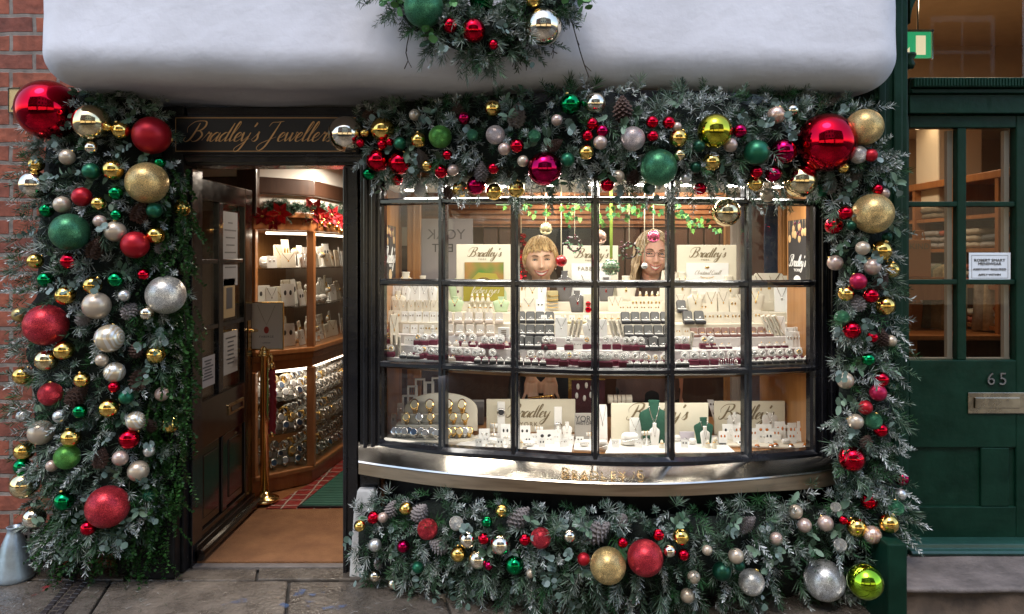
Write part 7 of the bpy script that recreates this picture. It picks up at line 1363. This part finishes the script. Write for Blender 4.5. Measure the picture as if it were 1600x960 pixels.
def person(X, Y, eye, label, skin, hair, top, wrists, hairkind, tilt=0, hs=1.06, rot=0):
    t = thing('person', (X, Y, 0), label, 'person'); Mh = Matrix.Rotation(R(rot), 3, 'Z') @ Matrix.Rotation(R(tilt), 3, 'Y'); hc = Vector((X, Y - .16, eye)); hp = lambda p: hc + Mh @ (Vector(p) * hs)
    mb = MB(); n, m_ = 64, 56; vs = []
    for i in range(m_ + 1):
        ph = -math.pi / 2 + math.pi * i / m_
        for k in range(n):
            th = 2 * math.pi * k / n; nx, ny, nz = math.cos(ph) * math.cos(th), math.cos(ph) * math.sin(th), math.sin(ph); x, z = A_ * nx * jaw(nz), H0 * nz
            y = B_ * ny if ny >= 0 else -(B_ * (-ny) ** .9 + .012 * max(0, -nz) * min(1, -ny * 2) + feat(x, z) * min(1, -ny * 1.6)); y += .02 * max(0, -nz) * (ny > 0) * -1 * ny * 2
            vs.append(hp((x, y, z)))
    mb.add(vs, [(i * n + k, i * n + (k + 1) % n, (i + 1) * n + (k + 1) % n, (i + 1) * n + k) for i in range(m_) for k in range(n)])
    for s_ in (-1, 1): mb.sphere(hp((s_ * .085, .012, -.012)), (.01 * hs, .018 * hs, .03 * hs), 12, 10)
    z = eye; mb.tube([hp((0, .012, -.05)), hp((0, .03, -.12)), (X, Y - .07, z - .19), (X, Y - .01, z - .26)], [.054, .053, .058, .08], 16)
    sh = z - .255; body = [((X, Y, sh + .0), .07), ((X, Y, sh - .06), .12), ((X, Y - .01, sh - .18), .135), ((X, Y, sh - .36), .12), ((X, Y, sh - .52), .15), ((X, Y, sh - .62), .15)]
    def torso(mb, k=0): 
        for dx in (-.055, .055): mb.tube([(p[0] + dx * (1.15 if i < 3 else 1), p[1], p[2]) for i, (p, r) in enumerate(body)], [r * .82 + k for p, r in body], 16)
        mb.tube([(X - .165, Y, sh - .035), (X, Y, sh - .015), (X + .165, Y, sh - .035)], [.05 + k, .062 + k, .05 + k], 12)
    torso(mb); arms = []
    for s_, w in zip((-1, 1), wrists): arms.append([(X + s_ * .165, Y, sh - .04), (X + s_ * .2, Y + .03, sh - .17), (X + s_ * .19, Y + .02, sh - .29), ((X + s_ * .19 + w[0]) / 2, (Y + .02 + w[1]) / 2, (sh - .29 + w[2]) / 2), w])
    for a in arms: mb.tube(a, [.052, .046, .04, .036, .027], 12)
    for s_, w in zip((-1, 1), wrists): hand(mb, w, (0, -.12, -1), -s_)
    for s_ in (-1, 1): mb.tube([(X + s_ * .085, Y, sh - .58), (X + s_ * .09, Y, .5), (X + s_ * .09, Y + .01, .42), (X + s_ * .09, Y + .02, .08), (X + s_ * .09, Y - .02, .05), (X + s_ * .1, Y - .13, .035)], [.09, .06, .055, .04, .04, .03], 12)
    remesh(mb, 'body', skin, t, .0045, 2)
    mb = MB(); torso(mb, .014)
    for a in arms: mb.tube(a[:4], [.066, .06, .055, .05], 12)
    if hairkind == 'long': mb.tube([(X, Y, sh + .0), (X, Y - .065, z - .19), hp((0, .02, -.115))], [.085, .066, .06], 16)
    remesh(mb, 'top', top, t, .01, 3)
    mb = MB()
    for s_ in (-1, 1): mb.tube([(X + s_ * .085, Y, sh - .55), (X + s_ * .09, Y, .5), (X + s_ * .09, Y + .02, .1)], [.115, .085, .075], 12)
    mb.tube([(X - .05, Y, sh - .6), (X + .05, Y, sh - .6)], .14, 12); remesh(mb, 'trousers', mat('black trousers', (.012, .012, .014), .9), t, .012, 3)
    # hair
    k_ = hair.name; hair2 = mat(k_ + ' light', (.8, .6, .32) if hairkind == 'bob' else (.8, .66, .47), .45); hair3 = mat(k_ + ' dark', (.42, .24, .08) if hairkind == 'bob' else (.42, .28, .15), .5)
    mb = MB(); nphi, nr = 96, 26; vs = []
    def bottom(ph):
        a = abs(ph)
        if hairkind == 'bob':
            if a < .95: return .05 + .006 * math.sin(ph * 23) + .005 * math.sin(ph * 41) + .01 * math.exp(-((ph - .1) / .12) ** 2)
            if a < 1.2: return .047 + (a - .95) / .25 * (.0 - .047)
            return -.0 - .07 * min(1, (a - 1.2))
        if a < .6: return .088 - .035 * abs(ph - .15) ** 1.3 * 1.2
        if a < 1.0: return .06 + (a - .6) / .4 * (-.02 - .06)
        if a < 1.2: return -.02 + (a - 1.0) / .2 * (-.18 + .02)
        return -.2 + .015 * math.sin(ph * 17)
    k1 = .01 if hairkind == 'bob' else .012
    for i in range(nphi):
        ph = -math.pi + 2 * math.pi * i / nphi; zb = bottom(ph); jit = .004 * noise.noise(Vector((ph * 9, 0, 5))) + .003 * math.sin(ph * 31)
        for j in range(nr + 1):
            zt = H0 + k1; zz = zt - (zt - zb) * (j / nr) ** 1.25; q = max(-1, min(1, zz / zt)); 
            rr = math.sqrt(max(0, 1 - q * q)) if zz > 0 else (1.0 if hairkind == 'long' else math.sqrt(max(.3, 1 - (zz / .13) ** 2)))
            kx, ky = A_ + k1 + jit * min(1, j / 6), B_ + k1 + jit * min(1, j / 6)
            if hairkind == 'bob': kx -= .004 + .1 * max(0, -zz)
            if zz < -.03 and hairkind == 'long': kx += .012 * math.sin((zz + .03) * -14) + .004 * math.sin(zz * 60 + ph * 5)
            f = 1.0
            if hairkind == 'bob' and abs(ph) < 1 and zz < .09: f = 1.0 + .03 * (1 - zz / .09)
            vs.append(hp((math.sin(ph) * rr * kx * f, -math.cos(ph) * rr * ky * f, zz)))
    n2 = nr + 1; mb.add(vs, [(i * n2 + j, i * n2 + j + 1, ((i + 1) % nphi) * n2 + j + 1, ((i + 1) % nphi) * n2 + j) for i in range(nphi) for j in range(nr)])
    rs_ = random.Random(5); cv_ = list(vs)
    for q_ in range(420):      # loose locks lying over the shaped hair
        i = rs_.randrange(nphi); j0 = rs_.randrange(0, 8); j1 = rs_.randrange(16, nr + 1); dr_ = rs_.uniform(-.35, .35); off = rs_.uniform(.001, .0055); wd = rs_.uniform(.0012, .003); A2, B2 = [], []
        for j in range(j0, j1 + 1):
            ii = (i + int(round(dr_ * (j - j0)))) % nphi; p = Vector(cv_[ii * n2 + j]); p2 = Vector(cv_[((ii + 1) % nphi) * n2 + j]); sd2 = (p2 - p); sd2 = sd2.normalized() if sd2.length > 1e-6 else Vector((1, 0, 0)); o2 = (p - hc); o2.z *= .6; o2 = o2.normalized() * off; taper = 1 - .8 * (j - j0) / (j1 - j0 + .01); ext = Vector((0, 0, -rs_.uniform(0, .002)))
            A2.append(p + o2 + sd2 * wd * taper + ext); B2.append(p + o2 - sd2 * wd * taper + ext)
        mb.mi = q_ % 3; mb.strip(A2, B2)
    o = mb.build('hair', [hair, hair2, hair3], t, smooth=True); sd_ = o.modifiers.new('thick', 'SOLIDIFY'); sd_.thickness = .007; sd_.offset = -.6
    # face details
    DK = mat('lash', (.03, .02, .015), .6); BRW = mat('brow', (.13, .065, .03), .8); LIP = mat('lip', (.36, .07, .06), .35); EYEW = mat('eye white', (.6, .58, .55), .2); IRIS = mat('iris', (.05, .07, .09), .15)
    for s_ in (-1, 1):
        ex, ez = s_ * .033, .003; mb = MB(); mb.sphere(hp((ex, fy(ex, ez) + .003, ez)), (.0125 * hs, .007 * hs, .0044 * hs), 14, 10); e = mb.build('eye', EYEW, t, smooth=True); mb = MB(); mb.sphere(hp((ex, fy(ex, ez) - .002, ez)), (.0056 * hs, .0035 * hs, .0046 * hs), 12, 8); mb.build('iris', IRIS, e, smooth=True)
        mb = MB(); mb.tube([hp((ex + u * .014, fy(ex + u * .014, ez) - .0035, ez + .0058 * (1 - u * u) - .001)) for u in np.linspace(-1, 1, 7)], .0021, 6); mb.tube([hp((ex + u * .013, fy(ex + u * .013, ez) - .003, ez - .0055 * (1 - u * u))) for u in np.linspace(-1, 1, 7)], .0011, 5); mb.build('eyelid', DK, e)
        mb = MB(); mb.tube([hp((s_ * (.015 + .034 * u), fy(s_ * (.015 + .034 * u), .024) - .002, .022 + .007 * math.sin(u * 2.4) - .003 * u)) for u in np.linspace(0, 1, 7)], [.002, .0036, .004, .0036, .003, .0024, .0012], 6); mb.build('eyebrow', BRW, t)
    mz = -.067; cv = lambda u: mz + .014 * u * u; hw = .037 if hairkind == 'bob' else .031
    mb = MB(); A2 = [hp((hw * u, fy(hw * u, cv(u)) - .0015, cv(u) + .0015)) for u in np.linspace(-1, 1, 11)]; B2 = [hp((hw * u, fy(hw * u, cv(u)) - .001, cv(u) - .010 * (1 - u * u) - .0005)) for u in np.linspace(-1, 1, 11)]; mb.strip(A2, B2); mb.build('teeth', mat('teeth', (.68, .64, .58), .25), t, smooth=True)
    mb = MB(); mb.tube([hp((hw * 1.08 * u, fy(hw * u, cv(u)) - .002, cv(u) + .004 - .001 * abs(u))) for u in np.linspace(-1, 1, 11)], [.001, .002, .0028, .0034, .0036, .003, .0036, .0034, .0028, .002, .001], 8); mb.tube([hp((hw * u, fy(hw * u, cv(u)) - .002, cv(u) - .0135 * (1 - u * u) - .001)) for u in np.linspace(-1, 1, 11)], [.001, .002, .003, .004, .0046, .0048, .0046, .004, .003, .002, .001], 8); mb.build('lips', LIP, t, smooth=True)
    if hairkind == 'long':
        g = thing('glasses', hc, None, None); g.parent = t; g.location = hc - Vector((X, Y, 0)); FRM = mat('glasses frame', (.03, .012, .01), .3); mb = MB()
        for s_ in (-1, 1):
            q = [(s_ * .033 + .023 * math.copysign(abs(math.cos(a)) ** .6, math.cos(a)), .001 + .0145 * math.copysign(abs(math.sin(a)) ** .6, math.sin(a))) for a in np.linspace(0, 6.283, 25)]; mb.tube([hp((x, -.112 + .05 * max(0, abs(x) - .03), zz)) for x, zz in q], .0017, 6, cap=False); mb.tube([hp((s_ * .056, -.108, .008)), hp((s_ * .079, -.06, .008)), hp((s_ * .082, .01, .004))], .0016, 6)
        mb.tube([hp((-.01, -.113, .006)), hp((0, -.116, .009)), hp((.01, -.113, .006))], .0017, 6); mb.build('glasses_frame', FRM, t); bpy.data.objects.remove(g)
    else:
        for s_ in (-1, 1): mb = MB(); mb.sphere(hp((s_ * .081, .006, -.05)), (.005, .005, .007), 10, 8); mb.build('earring', SILVER, t, smooth=True)
    return t
Yl = .8; zf = lambda py, Y: PZ(py, Y)
Yh = .56
w1, w2 = P(830, 588, Yh), P(860, 588, Yh)
person(PX(845, Yl - .2), Yl, zf(407, Yl - .2), 'person in a dark top leaning behind the display with both hands on a brass tray', SKIN1, hairmat('blonde fringe', (.7, .44, .17), (.82, .6, .3)), mat('charcoal top', (.02, .022, .026), .9, bump=.2, bscale=120), (tuple(w1), tuple(w2)), 'bob', tilt=-2, hs=1.06)
Yr = .84
person(PX(1022, Yr - .2), Yr, zf(398, Yr - .2), 'person in glasses and a mauve brown roll neck standing behind the display', SKIN2, hairmat('fair long hair', (.6, .42, .22), (.74, .58, .38)), mat('mauve brown knit', (.13, .085, .08), .9, bump=.3, bscale=120), ((PX(985, Yr), Yr + .02, .68), (PX(1060, Yr), Yr + .02, .68)), 'long', tilt=3, hs=1.08)
# brass tray under the hands
c = P(846, 622, .52); t = thing('brass_tray', c, 'brass edged tray held between two hands behind the long lettered board', 'tray'); mb = MB(); W2 = S(21, .52)
mb.tube([c + Vector((-W2, -.01, 0)), c + Vector((-W2 * .3, -.012, .006)), c + Vector((W2 * .75, -.01, .014)), c + Vector((W2 * 1.3, .0, -.035))], .007, 8); mb.build('rim', GOLD, t, smooth=True); mb = MB(); mb.box(c.x - W2, c.x + W2, .5, .545, c.z - .07, c.z - .008); mb.build('tray', BURG, t, bevel=.003)
t = thing('tray_block', (c.x, .525, LOZ), 'plain white box under the brass edged tray', 'box'); mb = MB(); mb.box(c.x - W2 * .9, c.x + W2 * .9, .5, .545, LOZ + .0006, c.z - .0705); mb.build('box', WCARD, t, bevel=.003)
for o in PROTO: kill(o)
finalize()
